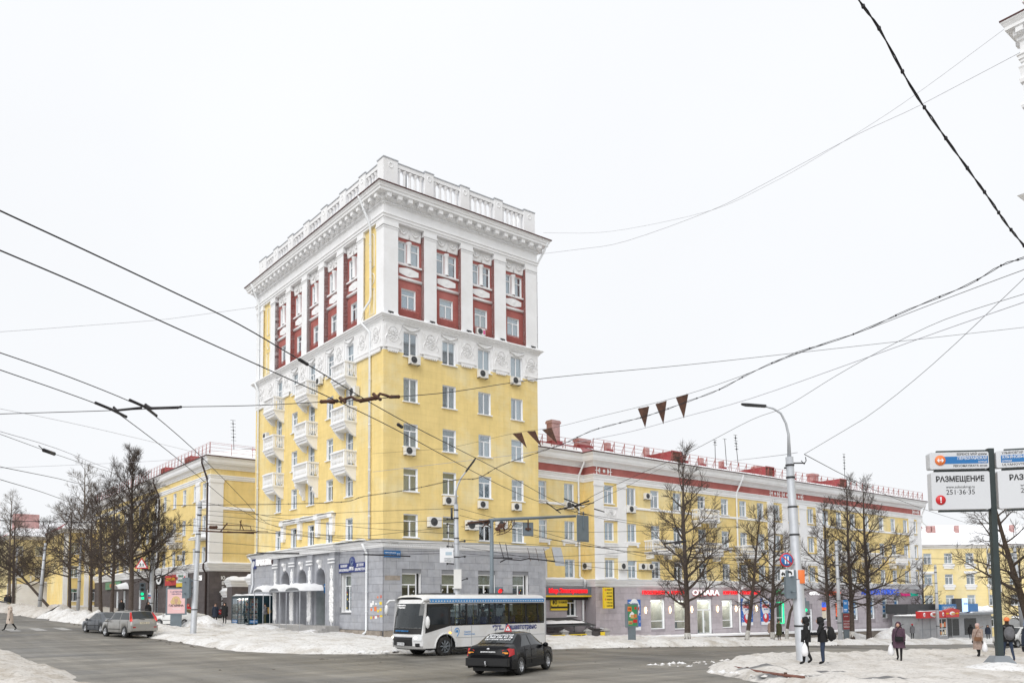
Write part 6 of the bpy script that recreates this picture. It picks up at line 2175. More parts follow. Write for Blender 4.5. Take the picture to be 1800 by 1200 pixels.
mb.tube([(1.0 * cos(t * pi / 20),0,-.05 - .82 * sin(t * pi / 20)) for t in range(11)],.022,4); mb.tube([(.84 * cos(t * pi / 20),0,-.05 - .68 * sin(t * pi / 20)) for t in range(11)],.018,4)
for k in range(6):
 a = k * pi / 10 + .05
 mb.tube([(.84 * cos(a),0,-.05 - .68 * sin(a)),(.98 * cos(a + .1),0,-.05 - .80 * sin(a + .1))],.015,4)
for k in range(3):
 mb.tube([(.45 + .12 * k,0,-.1),(.40 + .12 * k,0,-.35),(.55 + .1 * k,0,-.38)],.015,4)
mb.build('scrollwork',['rust brown'],em)
mb = MB()
mb.ball((.26,0,-.38),.20,8,0,(1.1,.2,.7)); mb.ball((.05,0,-.55),.12,8,0,(1,.2,1)); mb.tube([(.35,0,-.4),(.45,0,-.6)],.05,5); mb.tube([(.15,0,-.45),(.18,0,-.68)],.05,5); mb.tube([(.4,0,-.35),(.5,0,-.2)],.05,5)
mb.build('animal_figure',['rust brown'],em)
traffic_light('traffic light with lit red lamp just above the bus roof',(-.70,44.9,2.72),0.25,'red')
o = thing('traffic_gantry_panel','grey flat sheet leaning on the cornice at the right end of the tower base','panel',(2.6,62.6,6.2),TH)
mb = MB(); mb.add([(.5,-.5,-1.0),(1.5,-.5,-1.0),(1.35,-.2,.45),(.4,-.2,.45)],[(0,1,2,3)]); mb.build('sheet',['galvanised'],o)
mb = MB()
for k in range(4):
 mb.tube([(-2.0 + k * .8,-.52,-.7),(-2.1 + k * .8,-.3,.3)],.018,5)
mb.build('rod',['rust brown'],o)
# signs on the tall right lamp post
ns = thing('no_parking_sign','round blue and red no-parking sign with two white bars left of the tall lamp post','road sign',(11.0,32.85,4.02),rad(4))
mb = MB(); mb.lathe([(0,-.015),(.275,-.015),(.285,0),(.275,.015),(0,.015)],28,0,axis='y'); mb.build('disc',['sign red'],ns)
mb = MB(); mb.lathe([(0,-.020),(.235,-.019),(.236,-.0155)],28,0,axis='y'); mb.build('disc_face',['sign blue'],ns)
mb = MB()
for x in (-.055,.055):
 mb.box(x - .025,-.0245,-.15,x + .025,-.021,.15)
mb.build('white_bar',['sign white'],ns)
mb = MB(); mb.cbox((0,-.0275,0),(.47,.004,.045),0,(0,rad(40),0)); mb.build('red_bar',['sign red'],ns)
mb = MB(); mb.tube([(.0,.03,.05),(.45,.15,.05)],.02,5); mb.tube([(.0,.03,-.15),(.45,.15,-.15)],.02,5); mb.build('bracket',['galvanised'],ns)
tp = thing('tow_away_plate','small white plate picturing a car being towed, below the no-parking sign','road sign',(11.0,32.85,3.50),rad(4))
mb = MB(); mb.cbox((0,0,0),(.55,.025,.28)); mb.build('plate',['sign white'],tp)
mb = MB()
y = -.016
def flat(poly):
 mb.add([(p[0],y,p[1]) for p in poly],[tuple(range(len(poly)))])
flat([(-.24,-.07),(-.08,-.07),(-.08,.0),(-.14,.0),(-.16,.04),(-.20,.04),(-.21,.0),(-.24,-.02)])
flat([(-.10,.05),(-.085,.06),(.02,-.02),(.0,-.03)])
flat([(-.02,.05),(.05,.09),(.16,.07),(.22,-.0),(.20,-.03),(.02,.02)])
for cx,cz in ((-.20,-.08),(-.11,-.08),(.03,.0),(.18,-.05)):
 flat([(cx + .03 * cos(t * pi / 5),cz + .03 * sin(t * pi / 5)) for t in range(10)])
mb.build('pictogram',['black'],tp)
mb = MB(); mb.tube([(0,.02,0),(.45,.15,0)],.02,5); mb.build('bracket',['galvanised'],tp)
traffic_light('dark green back of a traffic light hung left of the tall lamp post',(11.13,33.0,3.05),rad(190),'none')
pt = thing('pedestrian_signal_post','thin post with a small green-lit signal just behind the tall lamp post','traffic light',(20.3,57.0,gz(20.3,57)),0)
mb = MB(); mb.tube([(0,0,-.3),(0,0,3.4)],.05,6); mb.cbox((0,-.08,2.75),(.42,.22,.85)); mb.build('post',['signal grey'],pt)
mb = MB(); mb.lathe([(0,-.21),(.10,-.20),(.11,-.19)],10,0,(-.05,0,2.55),'y'); mb.build('lens',['green emit'],pt)
# left street lights
traffic_light('grey back of a traffic light box on the nearest left pole',(-21.95,55.45,3.6),rad(165),'none',sz=1.25,housing='signal grey')
lg = traffic_light('traffic light with a green lamp on the pole below the children sign',(-32.75,72.7,3.85),rad(20),'green',sz=1.1,housing='signal grey')
mb = MB(); mb.cbox((.05,-.16,-.75),(.22,.05,.22)); mb.build('countdown_panel',['green emit'],lg)
cs = thing('children_warning_sign','red-bordered white triangle warning of children, on the left pole','road sign',(-31.65,70.0,5.92),rad(14))
def tri(mb,s,y0,y1,z=0.0):
 P = [(-s * .866,-s * .5),(s * .866,-s * .5),(0,s)]
 mb.prism([(p[0],p[1] + z) for p in P],y0,y1)
mb = MB(); tri(mb,.62,-.02,.02); mb.build('border',['sign red'],cs)
mb = MB(); tri(mb,.46,-.028,-.0205); mb.build('face',['sign white'],cs)
mb = MB(); y = -.031
for dx,s in ((-.10,1.0),(.12,.85)):
 mb.add([(dx + .035 * cos(t * pi / 4),y,.12 * s + .035 * sin(t * pi / 4)) for t in range(8)],[tuple(range(8))])
 for q in ([(-.03,.08),(.03,.08),(.05,-.05),(-.02,-.05)],[(-.02,-.05),(.02,-.05),(-.08,-.18),(-.12,-.17)],[(.0,-.05),(.05,-.05),(.10,-.18),(.06,-.19)],[(.02,.06),(.03,.08),(.13,.0),(.12,-.03)],[(-.03,.07),(-.02,.04),(-.12,-.02),(-.13,.01)]):
  mb.add([(dx + a_ * s,y,b_ * s) for a_,b_ in q],[tuple(range(4))])
mb.build('pictogram',['black'],cs)
mb = MB(); mb.tube([(0,.03,-.1),(-.2,2.0,-.1),(-.3,2.8,-.1)],.025,5); mb.build('bracket',['galvanised'],cs)
# ---- double street-name sign at the near right corner
sx,sy = 17.22,29.23
sz_ = gz(sx,sy,.15)
mat('post green',(.030,.043,.044),.45,var=.15)
mat('panel grey',(.63,.645,.67),.4,var=.02,scale=.6)
ss = thing('street_sign','two-winged street name sign with big white boards on a dark green post','street sign',(sx,sy,sz_),rad(-2))
mb = MB(); mb.box(-.10,-.10,.2,.10,.10,7.85); mb.build('post',['post green'],ss)
mb = MB()
mb.add([(-.48,-.4,-.25),(.48,-.4,-.25),(.48,.4,-.25),(-.48,.4,-.25),(-.42,-.34,.18),(.42,-.34,.18),(.42,.34,.18),(-.42,.34,.18),(-.24,-.2,.46),(.24,-.2,.46),(.24,.2,.46),(-.24,.2,.46)],
[(0,1,5,4),(1,2,6,5),(2,3,7,6),(3,0,4,7),(4,5,9,8),(5,6,10,9),(6,7,11,10),(7,4,8,11),(8,9,10,11)])
mb.build('foot',['grey paint'],ss)
def rbox(mb,x0,x1,z0,z1,y0,y1,r=.06,mat=0):
 P = []
 for cx,cz,a0 in ((x1 - r,z1 - r,0),(x0 + r,z1 - r,pi / 2),(x0 + r,z0 + r,pi),(x1 - r,z0 + r,1.5 * pi)):
  P += [(cx + r * cos(a0 + k * pi / 8),cz + r * sin(a0 + k * pi / 8)) for k in range(5)]
 mb.prism(P,y0,y1,mat)
def wing_sign(s,rz,top,mid1,mid2,bot,arrow):
 """one wing of the sign; s=-1 left of the post, +1 right"""
 w = bpy.data.objects.new('sign_wing',None); COL.objects.link(w); w.parent = ss; w.location = (s * .10,0,.165); w.rotation_euler = (0,0,rz)
 X0,X1 = (-2.06,-.03) if s < 0 else (.06,2.21)
 for q,z in ((.3,7.58),(.2,6.88),(.3,5.42)):
  mb = MB(); mb.box(X0 + q,-.045,z,X1,.045,z + .06); mb.build('frame_bar',['post green'],w)
 a = MB(); rbox(a,X0,X1,6.96,7.56,-.17,.17); ua = a.build('name_panel',['panel grey'],w)
 b_ = MB(); rbox(b_,X0 + .02,X1,5.50,6.85,-.17,.17); ub = b_.build('advert_panel',['panel grey'],w)
 y = -.175
 c = MB(); c.box(X0 + (.30 if arrow else .0) + .15,-.178,7.14,X1 - .03,-.171,7.40)
 c.build('blue_band',['sign blue'],ua)
 al = 'RIGHT' if s < 0 else 'LEFT'
 xt = X1 - .06 if s < 0 else X0 + .18
 text(ua,top,(xt,-.172,7.475),.115,m='black',width=1.02,align=al,bold=.01,ext=.003)
 text(ua,mid1,(xt,-.182,7.325),.135,m='sign white',width=1.0 if s < 0 else .78,align=al,bold=.012,ext=.003)
 text(ua,mid2,(xt,-.182,7.20),.10,m='sign white',width=.30,align=al,ext=.003)
 text(ua,bot,(xt,-.172,7.055),.115,m='black',width=1.16,align=al,bold=.01,ext=.003)
 if arrow:
  c = MB(); c.lathe([(0,-.195),(.18,-.195),(.185,-.172)],24,0,(X0 + .36,0,7.27),'y'); c.build('arrow_disc',['orange'],ua)
  c = MB(); cx,cz = X0 + .36,7.27
  c.add([(cx + p[0],-.199,cz + p[1]) for p in [(-.12,0),(-.06,.07),(-.03,.05),(-.06,.018),(.06,.018),(.03,.05),(.06,.07),(.12,0),(.06,-.07),(.03,-.05),(.06,-.018),(-.06,-.018),(-.03,-.05),(-.06,-.07)]],[(0,1,2,3,11,12,13),(3,4,10,11),(4,5,6,7,8,9,10)])
  c.build('arrow',['sign white'],ua)
 off = 0 if s < 0 else .14
 text(ub,'РАЗМЕЩЕНИЕ',((X0 + X1) / 2 + off,-.172,6.58),.27,m='black',width=1.66,bold=.034,ext=.003)
 text(ub,'www.solncekrug.ru',((X0 + X1) / 2 + off,-.172,6.30),.14,m='black',width=.98,ext=.003)
 text(ub,'251·36·35',((X0 + X1) / 2 + off,-.172,6.11),.25,m='black',width=.98,ext=.003)
 if s < 0:
  c = MB(); c.lathe([(0,-.19),(.17,-.19),(.175,-.172)],24,0,(X0 + .32,0,5.84),'y'); c.build('warning_disc',['sign red'],ub)
  c = MB(); c.add([(X0 + .32 + p[0],-.195,5.84 + p[1]) for p in [(-.028,.11),(.028,.11),(.018,-.035),(-.018,-.035)]],[(0,1,2,3)]); c.lathe([(0,-.196),(.026,-.196)],10,0,(X0 + .32,0,5.765),'y'); c.build('exclamation_mark',['sign white'],ub)
wing_sign(-1,rad(-3),'БЕРЕНСЕ МАЙ урамы','ПЕРВОМАЙСКАЯ','улица','PERVOMAYSKAYA street',True)
wing_sign(1,rad(-14),'УЛЬЯНОВТАР урамы','УЛЬЯНОВЫХ','улица','ULYANOVYKH street',False)
# bus stop signs
for lab,x,y,z in (('blue and white bus stop sign on a thin pole at the right edge',43.2,73.2,0),):
 o = thing('bus_stop_sign',lab,'bus stop sign',(x,y,gz(x,y,.1)),rad(8))
 mb = MB(); mb.tube([(0,.05,-.3),(0,.05,6.3)],.04,6); mb.build('pole',['galvanised'],o)
 mb = MB(); mb.cbox((0,0,5.45),(.80,.05,1.7)); mb.build('plate',['sign white'],o)
 mb = MB(); mb.cbox((0,-.03,6.02),(.70,.012,.46)); mb.cbox((0,-.03,5.42),(.70,.012,.30)); mb.build('blue_field',['sign blue'],o)
 mb = MB(); mb.cbox((0,-.04,6.02),(.46,.012,.22)); mb.build('bus_symbol',['sign white'],o)
 text(o,'74 226',(0,-.03,4.9),.2,m='black',width=.55)
o = thing('parking_sign','blue information sign on the wire pole above the red-brown poster stand','road sign',(29.72,73.4,1.85),rad(10))
o.scale = (.5,.6,.5)
mb = MB(); mb.cbox((0,0,0),(.92,.05,2.25)); mb.build('plate',['sign blue'],o)
text(o,'М',(-.08,-.03,.5),.6,m='sign white',width=.4)
mb = MB(); mb.cbox((-.05,-.03,-.55),(.6,.012,.12)); mb.cbox((-.05,-.03,-.8),(.5,.012,.10)); mb.build('white_line',['sign white'],o)
mb = MB(); mb.tube([(-.5,.03,.6),(-1.0,.6,.6)],.03,5); mb.tube([(-.5,.03,-.4),(-1.0,.6,-.4)],.03,5); mb.build('bracket',['dark metal'],o)
# ---- illuminated poster stands
def poster_stand(label,x,y,rz,w,h,e,colour,draw,sc=1.0):
 o = thing('poster_stand',label,'poster stand',(x,y,gz(x,y,e)),rz)
 mb = MB(); mb.box(-w * .27,-.11,-.5,w * .27,.11,1.0); mb.build('foot',['signal grey'],o)
 mb = MB(); rbox(mb,-w / 2,w / 2,.95,.95 + h,-.13,.13,.05)
 f = mb.build('case',['signal grey'],o)
 mb = MB(); mb.box(-w / 2 + .12,-.138,1.06,w / 2 - .12,-.131,.95 + h - .11); p = mb.build('poster',[colour],o)
 draw(p,w,h)
 return o
mat('poster pink',(.80,.52,.52),.4,var=.05); mat('poster green',(.05,.27,.11),.4,var=.08); mat('poster maroon',(.30,.045,.045),.4,var=.05)
mat('skin',(.55,.33,.24),.6,var=.05); mat('blond',(.62,.45,.22),.6,var=.3,scale=12)
def d_pink(p,w,h):
 zc = .95 + h / 2
 mb = MB() # head and shoulders of a fair-haired singer, flat print
 mb.lathe([(0,-.142),(.27,-.1415),(.30,-.139)],18,0,(-.02,0,zc + .10),'y'); mb.lathe([(0,-.142),(.16,-.1415),(.2,-.139)],14,0,(-.22,0,zc - .05),'y'); mb.lathe([(0,-.142),(.15,-.1415),(.18,-.139)],14,0,(.2,0,zc - .08),'y')
 mb.build('printed_hair',['blond'],p)
 mb = MB(); mb.lathe([(0,-.1455),(.13,-.145),(.15,-.143)],16,0,(.0,0,zc + .06),'y'); mb.box(-.06,-.1445,zc - .25,.06,-.1425,zc - .02)
 mb.build('printed_face',['skin'],p)
 text(p,'5 АПРЕЛЯ',(0,-.14,zc + .72),.19,m='navy',width=.85); text(p,'УФА-АРЕНА',(0,-.14,zc + .55),.13,m='navy',width=.7)
 text(p,'ГАГАРИНА',(0,-.15,zc - .34),.22,m='black',width=1.05,bold=.01)
 mb = MB(); mb.box(-.3,-.14,zc - .56,.3,-.139,zc - .54); mb.box(-.2,-.14,zc - .62,.35,-.139,zc - .60); mb.build('print_line',['sign white'],p)
def d_green(p,w,h):
 z0 = .95
 for x,z,a,b_,m in ((-.26,z0 + h - .38,.17,.17,'orange'),(.02,z0 + h - .92,.2,.13,'bread'),(.22,z0 + h - .88,.12,.12,'orange'),(.20,z0 + h - 1.25,.17,.12,'sign red'),(-.2,z0 + h - 1.35,.17,.12,'bread'),(-.2,z0 + .32,.13,.05,'sign red')):
  mb = MB(); mb.box(x - a,-.143,z - b_,x + a,-.139,z + b_); mb.build('print_block',[m],p)
 mb = MB(); mb.add([(-.3,-.142,z0 + h - .95),(.15,-.142,z0 + h - .95),(.12,-.142,z0 + h - .7),(-.05,-.142,z0 + h - .55),(-.25,-.142,z0 + h - .75)],[(0,1,2,3,4)]); mb.build('print_bag',['sign white'],p)
 text(p,'1%',(-.26,-.15,z0 + h - .38),.2,m='black',width=.2)
 mb = MB(); mb.lathe([(0,-.142),(.10,-.141)],12,0,(.25,0,z0 + h - .32),'y'); mb.build('print_disc',['sign red'],p)
def d_maroon(p,w,h):
 z0 = .95
 text(p,'КУПИМ',(-.1,-.14,z0 + h - .38),.12,m='sign white',width=.4)
 for k,s in enumerate(('ГОТОВИМ','ВКУСНО И','ПОЛЕЗНО')):
  text(p,s,(0,-.14,z0 + h - .85 - k * .24),.17,m='sign white',width=.72)
 mb = MB(); mb.box(-.35,-.14,z0 + .28,.35,-.1385,z0 + .31); mb.build('print_line',['sign white'],p)
poster_stand('poster stand with a pink concert poster on the left pavement',-26.0,63.6,rad(16),1.50,2.08,.1,'poster pink',d_pink)
poster_stand('poster stand with a green grocery poster beside the blue sale banner',8.57,59.3,rad(26),.98,1.70,.1,'poster green',d_green)
poster_stand('poster stand with a dark red poster beside the wire pole on the right pavement',32.0,79.0,rad(10),1.06,1.72,.05,'poster maroon',d_maroon)
# ---- shop signs, banners, air conditioners
def sign(label,root,loc,rz=0.0,name='shop_sign',cat='shop sign',group=None):
 """a sign fixed to a wall: own thing, placed in the building's frame"""
 M_ = Matrix.Translation(root.location) @ Matrix.Rotation(root.rotation_euler.z,4,'Z')
 return thing(name,label,cat,M_ @ Vector(loc),root.rotation_euler.z + rz,group)
def board(o,w,h,m,name='board',d=.08,y=0.0,x=0.0,z=0.0):
 mb = MB(); mb.box(x - w / 2,y - d,z - h / 2,x + w / 2,y,z + h / 2)
 return mb.build(name,[m],o)
for k,c in (('red',(1,.02,.03)),('white',(1,1,1)),('green',(.02,.45,.14)),('blue',(.05,.14,.75)),('magenta',(.65,.02,.2)),('orange',(1,.14,.03)),('teal',(.0,.40,.28))):
 mat('neon ' + k,c,.5,var=.02,emit=c,estr={'red': .5,'white': .4}.get(k,.3))
o = sign('navy and white bank sign at the left end of the tower base',tower,(-.05,20.7,6.03),RB)
board(o,.85,.9,'navy',x=-1.75); board(o,3.5,.42,'dark red metal','backing',.06,x=.5)
mb = MB(); mb.lathe([(0,-.10),(.18,-.095),(.2,-.081)],8,0,(-1.75,0,.08),'y'); mb.add([(-1.95,-.09,-.05),(-1.55,-.09,-.05),(-1.75,-.09,-.32)],[(0,1,2)]); mb.build('eagle_emblem',['sign white'],o)
text(o,'ПОЧТА БАНК',(.5,-.10,0),.62,m='neon white',width=3.4,bold=.03,ext=.03)
o = sign('navy and red bank sign over the leftmost arched door',tower,(.42,15.35,3.72),RB)
board(o,.72,.72,'navy',x=-.38); board(o,.7,.72,'sign red',x=.36)
mb = MB(); mb.lathe([(0,-.10),(.15,-.095),(.18,-.081)],8,0,(-.38,0,.05),'y'); mb.build('eagle_emblem',['sign white'],o)
text(o,'БАНК',(.36,-.085,0),.3,m='sign white',width=.5)
o = sign('blue plate over the green arched door',tower,(.42,8.9,3.62),RB,'door_plate','plate')
board(o,1.3,.7,'sign blue'); text(o,'БИБЛИОТЕКА',(0,-.085,.15),.16,m='sign white',width=1.1); text(o,'№ 35',(0,-.085,-.12),.2,m='sign white')
o = sign('navy library sign with round crest beside the corner drainpipe',tower,(-.03,4.25,5.0),RB,'library_sign')
board(o,4.0,.66,'navy',d=.06)
mb = MB(); mb.lathe([(0,-.08),(.38,-.08),(.40,0)],24,0,(0,0,.38),'y'); c_ = mb.build('crest',['navy'],o)
mb = MB()
for k in range(12):
 a = 2 * pi * k / 12
 mb.tube([(.1 * cos(a),-.085,.4 + .1 * sin(a)),(.28 * cos(a),-.085,.4 + .28 * sin(a))],.012,4)
mb.build('crest_rays',['curtain blue'],c_)
for x,s1,s2 in ((-1.2,'БАЛАЛАР','КИТАПХАНАҺЫ'),(1.2,'ДЕТСКАЯ','БИБЛИОТЕКА')):
 text(o,s1,(x,-.065,.14),.25,m='sign white',width=1.0,bold=.02); text(o,s2,(x,-.065,-.16),.25,m='sign white',width=1.45,bold=.02)
text(o,'№35',(0,-.09,-.08),.34,m='sign white',width=.62,bold=.03)
o = sign('blue street name plate with house number on the tower corner',tower,(.66,-.06,5.78),0,'house_plate','plate')
board(o,1.28,.46,'sign blue',d=.04); text(o,'Беренсе май урамы',(-.15,-.045,.08),.11,m='sign white',width=.85); text(o,'Первомайская улица',(-.15,-.045,-.10),.11,m='sign white',width=.85); text(o,'27',(.46,-.045,-.05),.24,m='sign white')
mb = MB()
for x in (-.52,.42):
 mb.tube([(x,.0,.3),(x,-.05,-1.5)],.012,4)
mb.build('rod',['galvanised'],o)
rr = random.Random(15)
for k in range(17):
 w,h = rr.uniform(.16,.34),rr.uniform(.12,.3)
 mb = MB(); mb.box(-w / 2,-.004,0,w / 2,0,h)
 mb.build('paper_sticker',[rr.choice(['sign yellow','sign red','curtain white','orange','curtain blue','sign yellow','mag c4'])],tower,(-.04,.25 + (k % 5) * .32 + rr.uniform(-.08,.08),1.45 + (k // 5) * .42 + rr.uniform(-.1,.1)),RB)
mb = MB(); mb.box(.1,-.045,4.0,1.3,-.036,4.32); mb.build('bare_plaster_patch',['stone block'],tower)
# --- wing
o = sign('grey electronics shop fascia with glowing red letters and yellow underline',wing,(17.9,LK - .45,3.33),0)
board(o,6.9,.66,'signal grey',d=.3); board(o,6.9,.13,'sign yellow','underline',.32,z=-.40); board(o,6.9,.25,'black','soffit',.1,y=.2,z=-.60)
mb = MB(); rbox(mb,-2.15 - .36,-2.15 + .36,-.38,.40,-.42,-.31,.16); mb.build('logo',['neon red'],o)
mb = MB(); mb.lathe([(.17,-.425),(.22,-.43),(.24,-.421)],16,0,(-2.15,0,.01),'y'); mb.build('logo_ring',['sign white'],o)
text(o,'М',(-2.15,-.43,.01),.26,m='sign white',bold=.03); text(o,'Мир Электроники',(.75,-.36,.02),.52,m='neon red',width=4.3,bold=.022,ext=.04)
o = sign('yellow photo studio sign beside the small ground floor window',wing,(18.2,LK - .06,2.28),0)
board(o,1.85,1.05,'sign yellow'); board(o,1.85,.16,'black','stripe',.085,z=-.28)
text(o,'ФО',(-.5,-.09,.12),.44,m='black',width=.48,bold=.03); text(o,'ГРАФИЯ',(.36,-.09,.12),.24,m='black',width=1.0)
mb = MB()
for sx_,sz__ in ((-1,-1),(-1,1),(1,-1),(1,1)):
 mb.box(-.5 + sx_ * .38 - .015,-.09,.12 + sz__ * .3 - .09 * (sz__ > 0),-.5 + sx_ * .38 + .015,-.081,.12 + sz__ * .3 + .09 * (sz__ < 0)); mb.box(-.5 + sx_ * .38 - .1 * (sx_ > 0),-.09,.12 + sz__ * .3 - .015,-.5 + sx_ * .38 + .1 * (sx_ < 0),-.081,.12 + sz__ * .3 + .015)
mb.build('viewfinder_mark',['black'],o)
o = sign('tall yellow and black price sign standing out from the wing corner',wing,(22.0,-.7,2.75),0)
board(o,1.05,1.75,'sign yellow',d=.2); board(o,.14,1.8,'black','edge',.3,x=.6,y=.05)
for k,s in enumerate(('РЕМОНТ','ФОТО','СЕРВИС','ЗАЩИТА','ЧАСЫ','ГАРАНТИЯ')):
 text(o,s,(.1,-.205,.68 - k * .27),.16,m='black',width=.66)
for z in (.68,-.12):
 mb = MB(); mb.lathe([(0,-.21),(.09,-.208)],12,0,(-.38,0,z),'y'); mb.build('disc',['orange'],o)
mb = MB(); mb.tube([(-.4,.1,.9),(.5,.1,.9)],.02,4); mb.tube([(-.3,.7,.92),(-.3,.1,.92)],.02,4); mb.tube([(.4,.7,.92),(.4,.1,.92)],.02,4); mb.build('bracket',['dark metal'],o)
# basement entrance with yellow banners
o = sign('low basement entrance with snow-covered roof and yellow banners',wing,(18.6,LK - 2.2,-.7),0,'basement_entrance','porch')
mb = MB(); mb.box(-4,-.2,-.6,2.9,0,.7); mb.box(2.7,0,-.6,2.9,2.2,.9); mb.box(-4,.05,-.6,2.7,2.1,.4); mb.build('dark_well',['brown mortar'],o)
for x in (-1.9,.65,2.8):
 mb = MB(); mb.box(x - .3,-.35,-.6,x + .3,.1,.75); mb.add([(x - .38,-.42,.75),(x + .38,-.42,.75),(x + .38,.18,.75),(x - .38,.18,.75),(x,-.12,1.0)],[(0,1,4),(1,2,4),(2,3,4),(3,0,4)]); mb.build('pier',['concrete'],o)
mb = MB(); mb.add([(-4,-.2,1.25),(1.6,-.2,1.25),(.9,2.1,1.85),(-4,2.1,1.85),(-4,-.2,1.18),(1.6,-.2,1.18)],[(0,1,2,3),(0,1,5,4)])
mb.tube([(-.8,-.15,.6),(-.8,-.15,1.2)],.05,5); mb.tube([(1.3,-.15,.6),(1.3,-.15,1.2)],.05,5); mb.build('porch_roof',['dark grille'],o)
mb = MB(); lumpy_snow(mb,-3.5,.9,0,1.7,1.42,.22,.3,3,0,.5); mb.build('roof_snow',['snow'],o)
for x,w,s in ((-3.0,2.0,'ВЯЗАНИЕ'),(-.6,1.9,'ШВЕЙНЫЙ')):
 b_ = board(o,w,.55,'sign yellow','banner',.04,-.36,x,.28); text(b_,s,(x,-.42,.20),.30,m='sign red',width=w * .88,bold=.04); text(b_,'магазин · ремонт · пряжа',(x,-.42,.46),.1,m='black',width=w * .85)
b_ = board(o,.5,.6,'sign yellow','banner',.04,-.36,2.2,.35); mb = MB(); mb.add([(2.05,-.41,.2),(2.35,-.41,.3),(2.35,-.41,.4),(2.15,-.41,.3)],[(0,1,2,3)]); mb.build('shoe_picture',['black'],b_)
# clothes shop lettering
for lab,s,x0,x1,m_,h in (('first glowing red word, over the leftmost shop window','ПУХОВИКИ',27.05,30.0,'neon red',.46),('second glowing red word, left of the white shop name','КУРТКИ',31.0,33.3,'neon red',.46),('white shop name over the white double door',"O'HARA",33.95,38.0,'neon white',.72),('third glowing red word, right of the white shop name','КУРТКИ',38.7,40.9,'neon red',.46),('fourth glowing red word, over the blue sale posters','ПУХОВИКИ',41.7,44.75,'neon red',.46)):
 o = sign(lab,wing,((x0 + x1) / 2,-.08,3.20),0)
 if m_ == 'neon white':
  t_ = text(o,s,(.04,.0,-.04),h,m='sign red',width=x1 - x0,bold=.06,ext=.03)
 text(o,s,(0,-.06,0),h,m=m_,width=x1 - x0,bold=.018,ext=.04)
for x,lab in ((30.5,'left'),(41.3,'right')):
 o = sign('small red diamond between the glowing words on the %s of the shop name' % ('left' if x < 35 else 'right'),wing,(x,-.08,3.20),0,'diamond_sign')
 mb = MB(); mb.prism([(-.15,0),(0,-.15),(.15,0),(0,.15)],-.08,0); mb.build('diamond',['neon red'],o)
def sale_poster(lab,x,w,z0,h,santa):
 o = sign(lab,wing,(x,-.05,z0),0,'sale_poster','poster')
 mb = MB(); mb.box(-w / 2,-.05,0,w / 2,0,h); mb.build('sheet',['poster blue'],o)
 mb = MB(); mb.ball((0,-.05,h * .70),w * .42,14,0,(1,.03,1.35)); mb.box(-w / 2,-.056,0,w / 2,-.051,h * .12); mb.build('white_bubble',['sign white'],o)
 text(o,'2024',(0,-.085,h * .84),.30,m='sign blue',width=w * .42,bold=.03); text(o,'СКИДКИ',(0,-.085,h * .70),.42,m='sign red',width=w * .72,bold=.04)
 text(o,'до 50%',(0,-.085,h * .59),.2,m='sign blue',width=w * .4)
 mb = MB(); c = (0,-.055,h * .27)
 mb.ball((c[0],c[1],c[2]),w * .30,12,0,(1,.04,1.0)); mb.build('red_coat_figure',['sign red'],o)
 mb = MB(); mb.ball((c[0] - .1,c[1] - .02,c[2] + .15),w * .13,10,0,(1,.06,1.2)); mb.build('white_beard',['sign white'],o)
 mb = MB(); r_ = random.Random(int(x))
 for k in range(16):
  mb.ball((r_.choice([-1,1]) * r_.uniform(w * .36,w * .46),-.052,r_.uniform(h * .14,h * .95)),.05,6,0,(1,.1,1))
 mb.build('snow_dots',['sign white'],o)
mat('poster blue',(.02,.13,.48),.4,var=.05)
sale_poster('blue winter sale poster half hidden behind the green grocery poster stand',26.0,1.6,-.10,2.70,False)
sale_poster('blue winter sale poster below the fourth red word, behind a leaning tree',42.5,1.9,-.05,2.70,True)
sale_poster('blue winter sale poster with a bearded figure, right of the other by the forked tree',45.7,1.7,-.05,2.70,True)
lampm = MB(); lampm.add([(-.06,-.01,-.28),(.06,-.01,-.28),(.06,-.10,0),(-.06,-.10,0),(.06,-.01,.28),(-.06,-.01,.28)],[(0,1,2,3),(3,2,4,5)]); lampm.add([(-.06,-.01,-.28),(-.06,-.10,0),(-.06,-.01,.28)],[(0,1,2)]); lampm.add([(.06,-.01,-.28),(.06,-.10,0),(.06,-.01,.28)],[(0,2,1)])
mat('warm lamp',(.9,.7,.4),.5,emit=(1,.72,.40),estr=6)
lampm = lampm.mesh('lamp_body',['warm lamp'])
for x,lab in ((27.5,'left of the first shop window'),(30.8,'between the first two shop windows'),(33.9,'left of the white double door'),(37.8,'right of the white double door'),(40.75,'beside the shop drainpipe'),(44.15,'between the two right sale posters')):
 o = sign('lit wall lamp ' + lab,wing,(x,-.06,1.65),0,'wall_lamp','wall lamp','wall lamps of the clothes shop')
 inst('lamp_body',lampm,o)
o = sign('green pharmacy sign with a red and white emblem, behind the forked tree',wing,(49.2,-.08,3.30),0)
text(o,'АПТЕКА',(-.3,0,0),.5,m='neon green',width=1.7,bold=.04); mb = MB()
for k in range(3):
 mb.ball((-1.4 + .16 * cos(k * 2.1 + .5),-.03,.16 * sin(k * 2.1 + .5)),.19,8,0,(1,.2,1))
mb.build('clover',['neon green'],o); mb = MB(); mb.box(.7,-.06,-.3,1.2,0,.35); mb.build('emblem',['neon white'],o); text(o,'24',(.95,-.07,0),.3,m='neon red')
o = sign('glowing green frame round the pharmacy window',wing,(48.42,.0,1.14),0,'neon_frame')
mb = MB(); mb.box(-.67,-.04,1.04,.67,.05,1.14); mb.box(.55,-.04,-1.13,.67,.05,1.03); mb.box(-.5,-.04,-1.13,.54,.05,-1.06); mb.build('neon_tube',['green neon'] if 'green neon' in MATS else ['green emit'],o)
